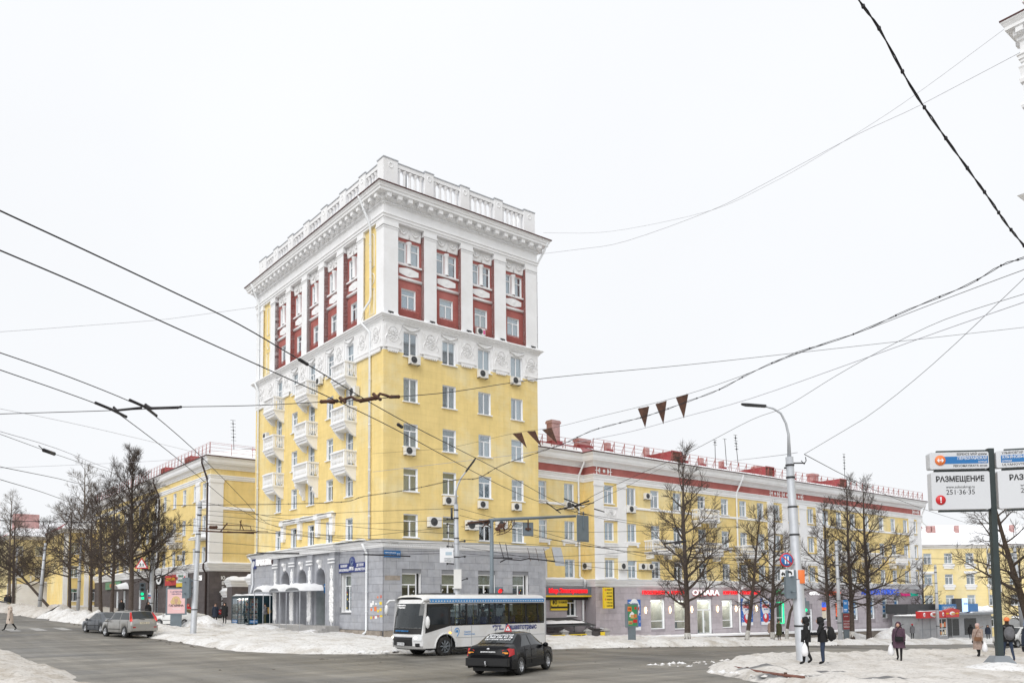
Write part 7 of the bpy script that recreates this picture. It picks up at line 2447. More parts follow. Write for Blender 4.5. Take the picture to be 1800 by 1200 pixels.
for lab,s,x,w,z,m_,h in (('white shop lettering to the right of the tall lamp post','ФОТО',55.0,2.0,3.15,'neon white',.5),('orange shop lettering half hidden by a slim tree','ФРУКТЫ',58.8,3.2,3.10,'neon orange',.62),('big blue pharmacy lettering behind the tallest right trees','АПТЕКА ПЛЮС',69.2,8.2,3.30,'neon blue',.85),('small magenta word right of the blue pharmacy lettering','Экспресс',75.9,2.5,3.02,'neon magenta',.5),('small green word at the right end of the shop row','Деньги',78.2,2.0,3.02,'neon teal',.5)):
 o = sign(lab,wing,(x,-.08,z),0); text(o,s,(0,0,0),h,m=m_,width=w,bold=.02,ext=.04)
o = sign('three short blue bars ending the blue pharmacy lettering',wing,(73.9,-.08,3.30),0)
mb = MB()
for z in (-.3,0,.3):
 mb.box(-.3,-.05,z - .05,.3,0,z + .05)
mb.build('bars',['neon blue'],o)
o = sign('light blue plate at the far right corner of the wing',wing,(80.2,-.06,2.5),0,'corner_plate','plate'); board(o,.7,.5,'curtain blue',z=.2); board(o,.35,1.0,'curtain blue',x=.15,z=-.5)
for x0,x1,lab in ((62.8,64.2,'first'),(66.85,68.1,'second'),(70.0,71.25,'third'),(73.0,74.1,'fourth')):
 o = sign('%s pharmacy window poster of pale blue with dark blocks, counting from the left' % lab,wing,((x0 + x1) / 2,.13,1.5),0,'window_poster','poster')
 board(o,x1 - x0 - .3,1.7,'curtain blue','sheet',.01)
 for k in range(3):
  board(o,.5,.28,'sign blue','print_block',.016,z=.5 - k * .48)
o = sign('orange vertical lettering in a window behind the slim tree',wing,(59.9,.12,1.3),0,'window_poster','poster'); text(o,'СУШИ',(0,0,0),.6,m='neon orange',width=1.5,rot=(pi / 2,-pi / 2,0),bold=.05)
o = sign('orange and blue menu panel in the window right of the tall lamp post',wing,(57.1,.12,1.2),0,'window_poster','poster'); board(o,.9,.55,'neon blue',z=.7,d=.02); board(o,.9,.3,'neon orange',z=.25,d=.02); board(o,.9,.8,'curtain cream',z=-.4,d=.02)
o = sign('white glazed double door near the right end of the wing',wing,(76.85,-.06,-.85),0,'side_door','door')
mb = MB(); mb.box(-.65,-.06,0,.65,0,2.0); mb.build('leaf',['plastic white'],o); mb = MB(); mb.box(-.5,-.065,.9,-.12,-.061,1.8); mb.box(.12,-.065,.9,.5,-.061,1.8); mb.build('pane',['window dark'],o)
# --- left block
o = sign('round white sign with a black animal on the brown wall of the left block',lw,(-.35,50.2 - 34.35,5.35),RB + .3); mb = MB(); mb.lathe([(0,-.08),(.66,-.08),(.68,0)],20,0,axis='y'); mb.build('disc',['black'],o); mb = MB(); mb.lathe([(0,-.09),(.5,-.088)],20,0,axis='y'); mb.build('disc_face',['sign white'],o); mb = MB(); mb.ball((0,-.09,-.05),.24,8,0,(1,.1,.7)); mb.ball((.2,-.09,.12),.13,8,0,(1,.1,1)); mb.build('animal_figure',['black'],o)
o = sign('dark red shop sign with yellow lettering on the left block',lw,(-.1,46.1 - 34.35,5.2),RB); board(o,4.2,1.1,'kiosk signred',d=.2); text(o,'МЯСНАЯ ЛАВКА',(0,-.21,.1),.45,m='sign yellow',width=3.2)
o = sign('white shop sign with a yellow stripe on the left block',lw,(-.1,42.3 - 34.35,5.35),RB); board(o,3.2,1.0,'sign white',d=.25); board(o,3.2,.4,'sign yellow','stripe',.25,z=-.72); text(o,'Живая',(0,-.26,.22),.42,m='green paint',width=1.7); text(o,'вода',(0,-.26,-.22),.42,m='green paint',width=1.5)
for x in (-1.3,1.3):
 mb = MB(); mb.ball((x,-.26,0),.22,8,0,(1,.2,1)); mb.build('red_spot',['sign red'],o)
o = sign('white hair salon lettering near the corner of the left block',lw,(-.1,37.6 - 34.35,5.25),RB); text(o,'салон',(0,0,0),.85,m='neon white',width=2.6,bold=.03)
o = sign('vertical white jeweller lettering on the brown end wall',lw,(1.35,-.06,0),0)
for k,s in enumerate('ЮВЕЛИР'):
 text(o,s,(0,0,5.15 - k * .52),.44,m='sign white',bold=.03)
b_ = board(o,1.7,.42,'kiosk signred',z=1.75); text(b_,'ПРОДАЖА',(0,-.09,1.75),.22,m='sign white',width=1.3); text(o,'НАШЕ',(0,0,2.15),.16,m='sign white')
o = sign('long green shop sign on the left block between the trunks',lw,(-.1,72.2 - 34.35,5.2),RB); board(o,8.0,1.0,'sign green',d=.15) if mat('sign green',(.10,.26,.14),.5,var=.3,scale=1.5) else None; text(o,'ЦВЕТЫ',(0,-.16,0),.6,m='orange',width=3.2)
o = sign('small snow-capped awning over a door of the left block',lw,(-.1,66.0 - 34.35,4.6),RB,'door_awning','awning'); mb = MB(); V = []
for i in range(9):
 a = pi * i / 8
 V += [(-1.6 * cos(a),0,.9 * sin(a)),(-1.6 * cos(a),-1.3,.5 * sin(a))]
mb.add(V,[(2 * i,2 * i + 1,2 * i + 3,2 * i + 2) for i in range(8)],0,True); mb.build('awning_shell',['snow'],o)
# --- air conditioners
am = MB(); am.box(-.42,-.34,0,.42,-.04,.58); am_me = am.mesh('casing',['ac white'])
am = MB(); am.lathe([(.0,-.352),(.06,-.35),(.062,-.343),(.21,-.343),(.23,-.352),(.245,-.341)],18,0,(-.10,0,.29),'y'); af_me = am.mesh('fan_grille',['dark grille'])
am = MB(); am.box(-.38,-.36,-.04,-.34,0,-.002); am.box(.34,-.36,-.04,.38,0,-.002); ab_me = am.mesh('bracket',['dark metal'])
AC = [(tower,2.34,-.02,19.05,0,1,'below the first frieze window of the tower front'),(tower,8.3,-.02,19.1,0,1,'below the third frieze window of the tower front'),(tower,11.45,-.02,19.1,0,1,'below the fourth frieze window of the tower front'),
(tower,8.35,.30,22.42,0,.9,'with a pink sticker in the third red bay'),(tower,1.95,-.02,12.62,0,1,'below the left window of the third yellow row'),(tower,5.2,-.02,9.4,0,1,'beside the curved lamp, below the second window'),
(tower,8.25,-.02,9.35,0,.95,'below the third window, right of the curved lamp'),(tower,11.45,-.02,9.4,0,.95,'below the rightmost window of the second yellow row'),(tower,3.95,-.02,7.75,0,1.2,'large and boxy, left of the lamp post just above the grey base'),
(tower,7.2,-.02,7.7,0,1.2,'large and boxy, right of the lamp post just above the grey base'),(tower,9.95,-.02,7.9,0,1.1,'half hidden behind the end of the mast arm'),
(tower,-.02,3.75,17.2,RB,1.15,'on the left tower face below the upper right balcony'),(tower,-.02,9.5,19.3,RB,.9,'tucked beside the upper middle balcony'),(tower,-.5,18.7,16.5,RB,.9,'standing on the rail of a left balcony'),
(wing,19.4,LK - .02,10.3,0,1.05,'on the set-back wall behind the wire crossing'),(wing,25.7,-.02,10.25,0,1.05,'below the second top window of the wing'),(wing,S0 - .02,.75,5.2,RB,1.0,'on the shaded side wall beside the wing drainpipe'),
(wing,24.5,-.10,5.2,0,1.0,'on the second white pilaster of the wing'),(wing,27.1,-.02,5.25,0,.95,'left one of a pair beside the big tree'),(wing,28.15,-.02,5.25,0,.95,'right one of a pair beside the big tree'),(wing,27.9,-.02,11.6,0,.95,'between the upper wing windows left of the big tree'),(lw,-.02,8.9,7.3,RB,1.0,'on the left block above the red sign')]
for root,x,y,z,rz,sc,lab in AC:
 o = sign('white air conditioner ' + lab,root,(x,y,z),rz,'air_conditioner','air conditioner','air conditioners on the facades')
 o.scale = (sc,sc,sc)
 inst('casing',am_me,o); inst('fan_grille',af_me,o); inst('bracket',ab_me,o)
 if 'pink' in lab:
  mb = MB(); mb.box(.18,-.346,.1,.40,-.341,.45); mb.build('sticker',['magenta'] if mat('magenta',(.7,.12,.3)) else None,o)
  # --- rooftop aerials
def aerial(lab,p,h,n,lean=0.0,name='aerial'):
 o = thing(name,lab,'aerial',p,.6)
 mb = MB(); mb.tube([(0,0,0),(lean,0,h)],.035,5); mb.build('mast',['dark metal'],o)
 mb = MB()
 for k in range(n):
  z = h * (1 - .09 * k)
  mb.tube([(lean * z / h - .3,0,z),(lean * z / h + .3,0,z)],.02,4)
  if k % 2:
   mb.ball((lean * z / h,0,z),.10,6)
 mb.build('crossbar',['dark metal'],o)
aerial('tall thin aerial on the left block roof beside the tower',(-32.4,95,19.6),4.4,7,-.2)
aerial('short twin aerial on the wing roof, first after the dormer',(22.1,88,17.0),2.8,3)
aerial('thin bare mast on the wing roof behind a chimney',(23.3,88,17.0),2.9,1,-.2)
aerial('leaning aerial with many bars on the wing roof',(24.7,88.5,17.0),3.4,6,-.35)
aerial('tall aerial on the far part of the wing roof',(43.0,105,17.0),4.2,6)
aerial('small dark camera mast behind the tower balustrade',(-7.4,57.2,31.3),2.0,1)
# ---- overhead wires (measured in metres)
WIRES = [
('overhead_wire','upper of two trolley wires running from the upper left edge across the tower',[[-4.61,6.74,5.9],[-4.51,7.04,5.9],[-4.18,7.87,5.9],[-3.78,8.93,5.9],[-3.39,10.04,5.9],[-2.99,11.69,5.9],[-2.13,15.33,5.9],[-0.43,21.13,5.9],[1.14,26.95,5.9],[2.23,30.29,5.9],[3.94,34.59,5.9],[8.67,41.52,5.9]],0.0085,'wire black','trolley wires over the crossing'),
('overhead_wire','lower of two trolley wires crossing the tower front from the upper left',[[-4.99,7.32,5.8],[-4.87,7.63,5.8],[-4.53,8.54,5.8],[-4.13,9.78,5.8],[-3.6,11.42,5.8],[-2.87,13.7,5.8],[-2.22,15.99,5.8],[-1.13,20.49,5.8],[0.01,24.77,5.8],[1.19,28.16,5.8],[3.13,32.0,5.8],[8.09,38.73,5.8]],0.0085,'wire black','trolley wires over the crossing'),
('overhead_wire','upper trolley wire bending round from the left edge past the left block',[[-7.2,10.64,5.9],[-7.04,11.11,5.9],[-6.75,12.32,5.9],[-6.53,13.89,5.9],[-6.57,14.92,5.9],[-7.39,19.59,5.9],[-8.86,27.07,5.85],[-9.78,31.58,5.8],[-10.25,35.57,5.8],[-9.5,40.16,5.8],[-6.44,46.35,5.8]],0.008,'wire black','trolley wires over the crossing'),
('overhead_wire','lower trolley wire bending round from the left edge past the left block',[[-7.66,11.33,5.9],[-7.55,11.93,5.9],[-7.31,13.18,5.9],[-7.16,14.28,5.9],[-7.23,15.23,5.9],[-8.06,19.88,5.9],[-9.42,27.03,5.85],[-9.91,30.95,5.8],[-10.26,34.28,5.8],[-9.34,39.51,5.8],[-6.26,45.07,5.8]],0.008,'wire black','trolley wires over the crossing'),
('overhead_wire','span wire holding both pairs of trolley fittings, running up to the right edge',[[-11.3,14.0,5.68],[-7.17,14.0,5.77],[-5.89,14.0,5.82],[-5.71,14.0,5.83],[-4.38,13.9,5.82],[-3.13,13.8,5.85],[-2.5,13.8,5.88],[-1.93,13.9,5.95],[-1.03,15.0,6.32],[0.77,17.5,7.25],[4.49,21.0,8.53],[8.52,24.0,9.75],[17.9,28.0,11.81],[20.6,29.0,12.38]],0.007,'wire black','span wires'),
('overhead_cable','thick twisted black cable crossing the top right of the sky',[[4.73,11.0,11.32],[5.08,11.3,11.05],[5.5,11.6,10.83],[6.23,12.2,10.34],[6.91,12.7,9.95],[7.69,13.3,9.6],[8.34,13.8,9.31],[8.87,14.2,9.04],[9.41,14.6,8.83],[10.3,15.2,8.39]],0.013,'wire black',None),
('overhead_wire','pale wire rising from the tower cornice to the second tower, upper one',[[2.69,63.0,31.53],[5.43,61.0,30.54],[8.62,59.0,29.89],[13.96,55.0,29.31],[16.97,52.0,29.53],[19.21,49.0,29.76],[22.1,46.0,30.62],[23.85,43.0,31.02],[25.97,41.0,32.08]],0.01,'wire grey','wires between the two towers'),
('overhead_wire','pale wire rising from the tower cornice to the second tower, lower one',[[2.22,63.0,29.78],[5.41,61.0,29.29],[8.61,59.0,28.98],[13.96,55.0,29.31],[16.97,52.0,29.73],[20.93,48.0,30.43],[23.58,45.0,30.53],[26.8,41.0,30.83]],0.013,'wire grey','wires between the two towers'),
('overhead_wire','faint pale wire from the left edge to the top left of the tower',[[-40.63,60.0,22.84],[-39.36,62.0,23.58],[-34.37,65.0,25.06],[-29.17,69.0,26.99],[-22.85,73.0,29.46]],0.015,'wire grey',None),
('overhead_cable','sagging black cable crossing the tower and climbing to the right edge under the flag wire',[[-16.72,40.0,7.31],[-11.68,39.0,7.2],[-7.73,37.0,7.03],[-6.69,37.0,7.28],[-4.5,36.0,7.43],[-2.42,35.0,7.69],[-1.44,35.0,7.76],[-0.45,34.0,8.12],[1.07,33.0,8.48],[2.05,32.0,8.63],[3.08,31.0,8.93],[4.04,30.0,9.01],[4.93,29.0,9.05],[6.04,27.5,9.18],[6.85,26.5,9.32],[7.6,25.5,9.58],[8.52,24.0,9.75],[9.6,22.5,9.81],[10.47,21.0,9.97],[11.13,19.5,10.01],[11.43,18.6,10.12],[11.59,18.0,10.05],[11.82,17.2,9.99]],0.011,'wire black',None),
('pennant_wire','thin wire from which the rusty triangular pennants hang',[[-9.18,53.8,12.33],[-3.99,48.0,11.53],[0.05,42.5,11.24],[2.1,39.0,10.8],[3.64,36.5,10.66],[5.23,33.5,10.42],[6.7,30.5,10.2],[7.94,28.0,10.15],[9.06,25.5,10.17],[9.9,23.2,10.03],[10.96,20.5,9.98],[11.57,18.0,9.77],[11.79,17.0,9.65]],0.008,'wire black',None),
('overhead_wire','pale wire below the pennants climbing to the right edge',[[-9.21,54.0,11.15],[0.05,47.0,10.91],[3.13,44.0,10.96],[6.09,41.0,10.99],[8.06,38.0,11.01],[10.4,35.0,11.13],[13.19,31.0,11.5],[14.92,28.0,11.68],[16.02,25.0,11.6],[16.42,24.0,11.56]],0.013,'wire grey',None),
('overhead_wire','wire rising from the trolley crossing past the lamp top to the right edge',[[2.34,30.3,5.9],[2.95,30.0,6.28],[5.01,31.0,7.31],[6.98,32.0,8.24],[9.78,33.0,9.74],[11.19,33.0,10.27],[12.51,31.0,10.99],[13.58,29.0,11.46],[14.6,27.0,11.76],[16.03,25.0,11.86],[16.43,24.0,11.8]],0.009,'wire black',None),
('overhead_wire','taut dark wire from the tall right lamp post to the upper right edge',[[11.91,33.0,8.32],[13.54,31.0,9.32],[14.93,28.5,10.68],[16.38,25.5,12.56],[16.66,24.5,13.03]],0.009,'wire black',None),
('overhead_wire','taut dark wire running down from the tall right lamp post to the right',[[11.98,33.2,8.35],[16.37,41.0,8.87],[24.98,55.0,9.58],[38.7,75.0,10.36],[54.24,95.0,10.77]],0.016,'wire black',None),
('overhead_wire','short wire with an insulator to the left of the tall lamp post',[[11.63,33.0,8.39],[11.39,34.0,8.48],[14.04,50.0,11.04],[19.17,70.0,14.46]],0.012,'wire grey',None),
('overhead_wire','bare wire with a turnbuckle at the left edge, sloping down to the trees',[[-14.49,22.0,7.29],[-15.13,24.0,7.51],[-16.12,28.0,7.79],[-16.33,29.0,7.85],[-20.53,42.0,9.26],[-29.3,70.0,12.46]],0.009,'wire black',None),
('overhead_wire','faint wire just above the turnbuckle wire at the left edge',[[-14.5,22.0,7.37],[-15.13,24.0,7.59],[-16.79,30.0,8.23],[-21.36,44.0,9.68],[-29.3,70.0,12.61]],0.01,'wire grey',None),
('overhead_wire','faint high wire sloping from the left edge to the left block roof',[[-32.64,50.0,14.86],[-32.21,51.0,14.88],[-31.16,57.0,15.33],[-30.02,66.0,15.92],[-29.9,80.0,17.14]],0.014,'wire grey',None),
('overhead_wire','wire at the left edge above the pale bare tree',[[-18.41,28.0,7.43],[-18.87,30.0,7.57],[-22.35,40.0,8.7],[-24.08,46.0,9.25],[-24.26,58.0,9.84]],0.014,'wire black',None),
('overhead_wire','lower wire at the left edge passing behind the pale tree',[[-18.39,28.0,7.07],[-18.86,30.0,7.1],[-23.02,40.0,8.01],[-27.55,52.0,8.83],[-29.26,60.0,9.08]],0.014,'wire black',None),
('overhead_wire','level dark wire across the left trees at balcony height',[[-26.19,40.0,6.71],[-25.7,41.0,6.76],[-25.74,44.0,7.0],[-22.63,50.0,7.46],[-19.92,53.0,7.54]],0.018,'wire black',None),
('overhead_wire','wavy wire through the rooftop fence of the left block',[[-39.42,60.0,12.67],[-37.74,60.0,12.66],[-34.66,62.0,13.13],[-29.98,66.0,14.09],[-27.88,70.0,15.02],[-31.37,83.0,17.46]],0.012,'wire grey',None),
('overhead_wire','highest of the wires strung across the tower ground floor from the left lamp post',[[-21.07,55.0,8.82],[-15.57,52.0,8.1],[-8.18,49.0,7.96],[-3.29,47.5,7.91]],0.013,'wire black','span wires across the tower front'),
('overhead_wire','second highest of the wires strung across the tower ground floor from the left lamp post',[[-21.26,55.0,8.55],[-15.2,52.0,7.74],[-8.52,49.0,7.21],[-3.3,47.5,7.25]],0.013,'wire black','span wires across the tower front'),
('overhead_wire','dark of the wires strung across the tower ground floor from the left lamp post',[[-24.11,55.0,7.54],[-17.36,52.0,7.03],[-8.52,49.0,6.49],[-3.46,47.5,6.85]],0.013,'wire black','span wires across the tower front'),
('overhead_wire','long low of the wires strung across the tower ground floor from the left lamp post',[[-21.04,55.0,6.74],[-14.46,52.0,6.02],[-8.17,49.0,5.53],[-3.3,47.5,5.43]],0.013,'wire black','span wires across the tower front'),
('overhead_wire','lowest of the wires strung across the tower ground floor from the left lamp post',[[-24.08,55.0,6.08],[-16.62,52.0,5.64],[-8.85,49.0,5.36],[-3.63,47.5,5.3]],0.013,'wire black','span wires across the tower front'),
('overhead_wire','steeply dipping of the wires strung across the tower ground floor from the left lamp post',[[-21.08,55.0,9.44],[-15.57,52.0,8.03],[-8.52,49.0,6.93],[-3.46,47.5,6.42]],0.013,'wire black','span wires across the tower front'),
('overhead_wire','gently dipping of the wires strung across the tower ground floor from the left lamp post',[[-21.25,55.0,8.2],[-17.01,52.0,7.5],[-11.58,49.0,6.41],[-3.63,47.5,6.02]],0.013,'wire black','span wires across the tower front'),
('overhead_wire','short of the wires strung across the tower ground floor from the left lamp post',[[-15.83,50.0,6.95],[-9.8,47.0,6.04],[-3.13,45.0,5.67],[-1.09,45.0,5.59]],0.013,'wire black','span wires across the tower front'),
('overhead_wire','first, steepest wire strung right from the middle lamp post across the shops',[[-3.0,47.0,7.85],[0.01,46.5,6.96],[3.67,48.0,6.0],[10.46,52.0,4.79]],0.012,'wire black','span wires across the wing front'),
('overhead_wire','second wire strung right from the middle lamp post across the shops',[[-3.0,47.0,7.46],[1.94,46.5,6.06],[6.67,48.0,5.37],[14.43,52.0,4.94]],0.012,'wire black','span wires across the wing front'),
('overhead_wire','third, level wire strung right from the middle lamp post across the shops',[[-2.93,47.0,6.8],[3.24,46.5,6.38],[10.03,48.0,6.61],[14.49,52.0,7.12]],0.012,'wire black','span wires across the wing front'),
('overhead_wire','fourth wire strung right from the middle lamp post across the shops',[[-2.94,47.0,6.05],[1.94,46.5,5.64],[8.34,48.0,5.56],[15.54,52.0,5.76]],0.012,'wire black','span wires across the wing front'),
('overhead_wire','fifth, sloping down wire strung right from the middle lamp post across the shops',[[-2.87,47.0,5.65],[1.93,46.5,4.77],[5.98,48.0,4.31],[12.6,52.0,3.98]],0.012,'wire black','span wires across the wing front'),
('overhead_wire','sixth, from the mast arm wire strung right from the middle lamp post across the shops',[[-1.04,47.0,6.62],[3.56,46.5,5.72],[9.33,48.0,5.11],[17.69,52.0,5.27]],0.012,'wire black','span wires across the wing front'),
('overhead_wire','seventh, rising wire strung right from the middle lamp post across the shops',[[-1.05,47.0,5.15],[1.93,46.5,4.99],[6.67,48.0,5.3],[14.1,52.0,6.21]],0.012,'wire black','span wires across the wing front'),
('overhead_wire','eighth, lowest wire strung right from the middle lamp post across the shops',[[-2.88,47.0,5.26],[3.22,46.5,4.66],[9.99,48.0,4.77],[18.02,52.0,4.37]],0.012,'wire black','span wires across the wing front'),
('overhead_wire','wire from the crossing fittings up to the wing eaves',[[2.38,30.93,5.8],[4.0,38.0,7.15],[7.66,52.0,9.91],[13.28,70.0,14.06]],0.012,'wire black',None),
('overhead_wire','thin wire dropping to the right beyond the tall lamp post',[[46.62,90.0,16.06],[44.8,80.0,14.62],[44.11,70.0,13.4]],0.016,'wire grey',None),
('overhead_wire','trolley wire over the right street, nearer the shops',[[10.41,50.0,5.12],[20.12,58.0,5.2],[33.99,70.0,5.45],[56.17,90.0,6.03]],0.014,'wire black','trolley wires over the right street'),
('overhead_wire','trolley wire over the right street, nearer the camera',[[9.17,44.0,5.28],[18.05,52.0,5.38],[31.09,64.0,5.63],[52.45,84.0,6.25]],0.014,'wire black','trolley wires over the right street'),
]
for nm,lab,pts,r,m_,grp in WIRES:
 P = [Vector(p) for p in pts]
 Q = []
 for i in range(len(P) - 1): # smooth the span between the measured points
  p0,p1,p2,p3 = P[max(i - 1,0)],P[i],P[i + 1],P[min(i + 2,len(P) - 1)]
  for k in range(4):
   t = k / 4
   Q.append(p1 + (p2 - p0) * (t / 2) * (1 - t) ** 2 + (p2 - p1) * (3 * t * t - 2 * t ** 3) + (p3 - p1) * (t * t * (t - 1) / 2) if 0 < i < len(P) - 2 else p1.lerp(p2,t))
 Q.append(P[-1])
 mb = MB()
 if nm == 'overhead_cable':
  for k in (0,1):
   mb.tube([q + Vector((.012 * cos(i * 1.3 + k * pi),0,.02 * sin(i * 1.3 + k * pi))) for i,q in enumerate(Q)],r * .8,5,0)
  for i in range(2,len(Q) - 2,3):
   mb.ball(Q[i],r * 2.4,6,0,(1,1,1.2))
 else:
  mb.tube(Q,r,5,0)
 tag(mb.build(nm,[m_]),lab,'cable' if 'cable' in nm else 'wire',grp)
FLAGS = [[[0.08,42.3,11.19],[0.56,42.3,11.25],[0.82,42.3,10.44]],[[0.8,41.0,11.03],[1.23,41.0,11.06],[1.54,41.0,10.24]],[[1.51,39.3,10.75],[1.98,39.3,10.83],[2.25,39.3,10.05]],[[5.21,33.2,10.3],[5.68,33.2,10.39],[5.5,33.2,9.51]],[[5.76,32.2,10.24],[6.21,32.2,10.37],[6.06,32.2,9.43]],[[6.29,30.8,10.15],[6.77,30.8,10.28],[6.58,30.8,9.34]]]
FLN = ['leftmost rusty pennant, hanging in front of the tower','second rusty pennant, at the tower edge','third rusty pennant, over the wing chimneys','fourth rusty pennant, first of the trio in the sky','fifth rusty pennant, middle of the trio in the sky','sixth and rightmost rusty pennant in the sky']
for (p,q,t),lab in zip(FLAGS,FLN):
 p,q,t = Vector(p),Vector(q),Vector(t)
 n = (q - p).cross(t - p).normalized() * .012
 mb = MB()
 mb.add([p + n,q + n,t + n,p - n,q - n,t - n],[(0,1,2),(5,4,3),(0,3,4,1),(1,4,5,2),(2,5,3,0)])
 o = tag(mb.build('pennant',['rust brown']),lab,'pennant','rusty metal pennants on a wire')
 for k in (.15,.85):
  c = p.lerp(q,k) + (t - p.lerp(q,.5)) * .06
  mb = MB(); mb.ball(c + n,.022,6); mb.tube([c,c + Vector((0,0,.09))],.006,4); mb.build('rivet',['dark metal'],o)
FITTINGS = [('trolley_hanger','rusty crossing bar with two hooks holding wires before the tower',[([[-3.23,13.8,5.85],[-2.97,13.8,5.86]],0.045),
([[-2.89,13.8,5.86],[-2.81,13.8,5.9],[-2.72,13.8,5.93],[-2.63,13.8,5.87],[-2.56,13.8,5.86]],0.035),
([[-2.56,13.8,5.86],[-2.29,13.8,5.91]],0.05),
([[-2.31,13.8,5.89],[-2.23,13.8,5.98],[-2.13,13.8,5.95],[-2.06,13.8,5.92]],0.035),
([[-2.05,13.9,5.95],[-1.93,13.9,5.95]],0.042),
([[-3.03,13.8,5.88],[-3.09,13.8,5.88],[-3.09,13.8,5.82],[-3.01,13.8,5.82]],0.018),
([[-2.91,13.8,5.91],[-2.82,13.75,5.83]],0.04),
([[-2.34,13.8,5.97],[-2.22,13.75,5.87]],0.04)]),
('trolley_hanger','black trolley wire holder with two curved pads at upper left',[([[-7.16,13.95,5.9],[-7.12,14.41,5.9],[-7.13,15.0,5.9]],0.035),
([[-6.49,13.78,5.9],[-6.45,14.27,5.9],[-6.54,14.93,5.9]],0.035),
([[-6.87,14.0,5.83],[-6.81,14.0,5.78],[-6.4,14.0,5.82]],0.03),
([[-6.32,14.0,5.87],[-6.24,14.0,5.82],[-6.2,14.0,5.81]],0.035),
([[-6.22,14.0,5.81],[-5.77,14.0,5.82]],0.035),
([[-5.77,14.0,5.82],[-5.71,14.0,5.83]],0.03)]),
('trolley_switch','rusty trolley wire switch frame hanging left of the tower',[([[-13.38,34.97,5.6],[-12.49,35.91,5.6],[-11.28,36.03,5.6]],0.05),
([[-12.99,33.93,5.6],[-11.64,34.86,5.6],[-11.07,35.19,5.6]],0.03),
([[-12.38,33.3,5.7],[-10.94,34.17,5.7],[-11.21,35.18,5.6]],0.025),
([[-12.58,35.32,5.6],[-11.9,34.13,5.8]],0.04),
([[-11.51,34.6,5.6],[-11.19,33.76,5.9]],0.025),
([[-11.45,34.88,5.6],[-11.39,34.22,5.9]],0.025),
([[-12.54,34.0,5.65],[-12.31,34.02,5.65]],0.09),
([[-11.14,35.75,5.6],[-10.71,35.8,5.6]],0.03),
([[-12.39,35.63,5.6],[-11.56,36.59,5.6]],0.04)]),
('trolley_crossing','black trolley wire crossing with four insulated arms over the junction',[([[1.23,28.66,5.9],[1.91,32.0,5.9]],0.028),
([[1.81,27.98,5.95],[2.53,29.6,5.9]],0.03),
([[1.7,31.0,5.9],[2.36,30.0,5.95],[2.71,28.68,5.95]],0.04),
([[2.31,29.93,5.9],[2.9,28.78,5.9]],0.025),
([[3.12,30.73,5.9],[3.59,31.73,5.9]],0.03),
([[2.62,32.26,5.9],[3.07,32.72,5.9]],0.025),
([[2.19,29.39,5.92],[2.51,30.85,5.92]],0.05)]),
('wire_turnbuckle','small black turnbuckle on the wire at the left edge',[([[-16.12,28.0,7.79],[-16.33,29.0,7.85]],0.09),
([[-16.01,27.5,7.85],[-16.12,28.0,7.79]],0.02)]),
('trolley_pad','black trolley wire pad over the first pilaster of the wing, left part',[([[-2.78,20.0,6.81],[-2.74,20.3,6.82]],0.06)]),
('trolley_pad','dark clamp on the trolley wire in front of the tower ledge',[([[-3.02,11.55,5.9],[-2.97,11.77,5.9]],0.035)]),
('wire_insulator','long black insulator rod hanging across the library corner',[([[-7.95,44.0,5.06],[-5.44,43.5,4.92]],0.06)]),
('wire_insulator','black insulator rod below the post bank sign',[([[-15.26,49.0,5.52],[-12.51,48.0,5.4]],0.06)]),
('wire_insulator','black insulators over the arm of the traffic mast',[([[-2.5,45.0,6.71],[-1.05,45.0,6.85]],0.07),
([[9.18,46.0,5.64],[9.76,46.0,5.76]],0.08)]),
('wire_insulator','slanting black insulator left of the tall lamp post by the tree',[([[8.76,47.0,5.72],[9.97,47.0,5.87]],0.08)]),
('trolley_hanger','dark rods and pads of the trolley wires beside the mast pole',[([[-0.98,44.0,4.82],[-0.01,44.0,4.78]],0.05),
([[-0.62,44.0,4.6],[-0.31,44.0,4.75],[0.45,44.0,4.68],[0.91,44.0,4.77],[2.28,44.0,4.61]],0.05),
([[-0.68,44.5,5.68],[-0.43,44.0,4.72]],0.03),
([[-0.34,44.5,5.61],[-0.19,44.0,4.72]],0.03)])]
for nm,lab,tubes in FITTINGS:
 mb = MB()
 for pts,r in tubes:
  r *= .72
  mb.tube([Vector(p) for p in pts],r,6,0)
  for p in (pts[0],pts[-1]):
   mb.ball(Vector(p),r * 1.12,6,0)
 tag(mb.build(nm,['rust brown' if 'rusty' in lab else 'wire black']),lab,'wire fitting')
 # ---- vehicles
mat('car black',(.004,.0045,.006),.2,var=.05,spec=.16,dirt=(.02,.018,.016),damt=.1,dscale=2)
mat('car silver',(.36,.355,.34),.32,.55,var=.05,dirt=(.22,.2,.18),damt=.5,dscale=1.5)
mat('car grey',(.10,.11,.125),.28,.5,var=.05,dirt=(.14,.13,.12),damt=.4,dscale=1.5)
mat('car white',(.72,.72,.71),.3,var=.03,dirt=(.45,.42,.38),damt=.5,dscale=1.5)
mat('bus white',(.74,.745,.75),.3,var=.03,dirt=(.55,.52,.47),damt=.45,dscale=.9)
mat('bus blue',(.06,.27,.60),.35,var=.03)
mat('car glass',(.020,.025,.028),.05,var=.15,spec=.55)
mat('tail red',(.55,.015,.02),.15,spec=.7); mat('tail amber',(.9,.35,.05),.15); mat('lamp clear',(.75,.77,.78),.12,spec=.8)
mat('brake lit',(.8,.03,.02),.2,emit=(1,.08,.04),estr=1.6); mat('head lit',(.9,.85,.7),.2,emit=(1,.93,.75),estr=1.6); mat('amber lit',(.9,.4,.05),.2,emit=(1,.5,.1),estr=1.6)
mat('bumper grey',(.010,.010,.011),.6,var=.1)
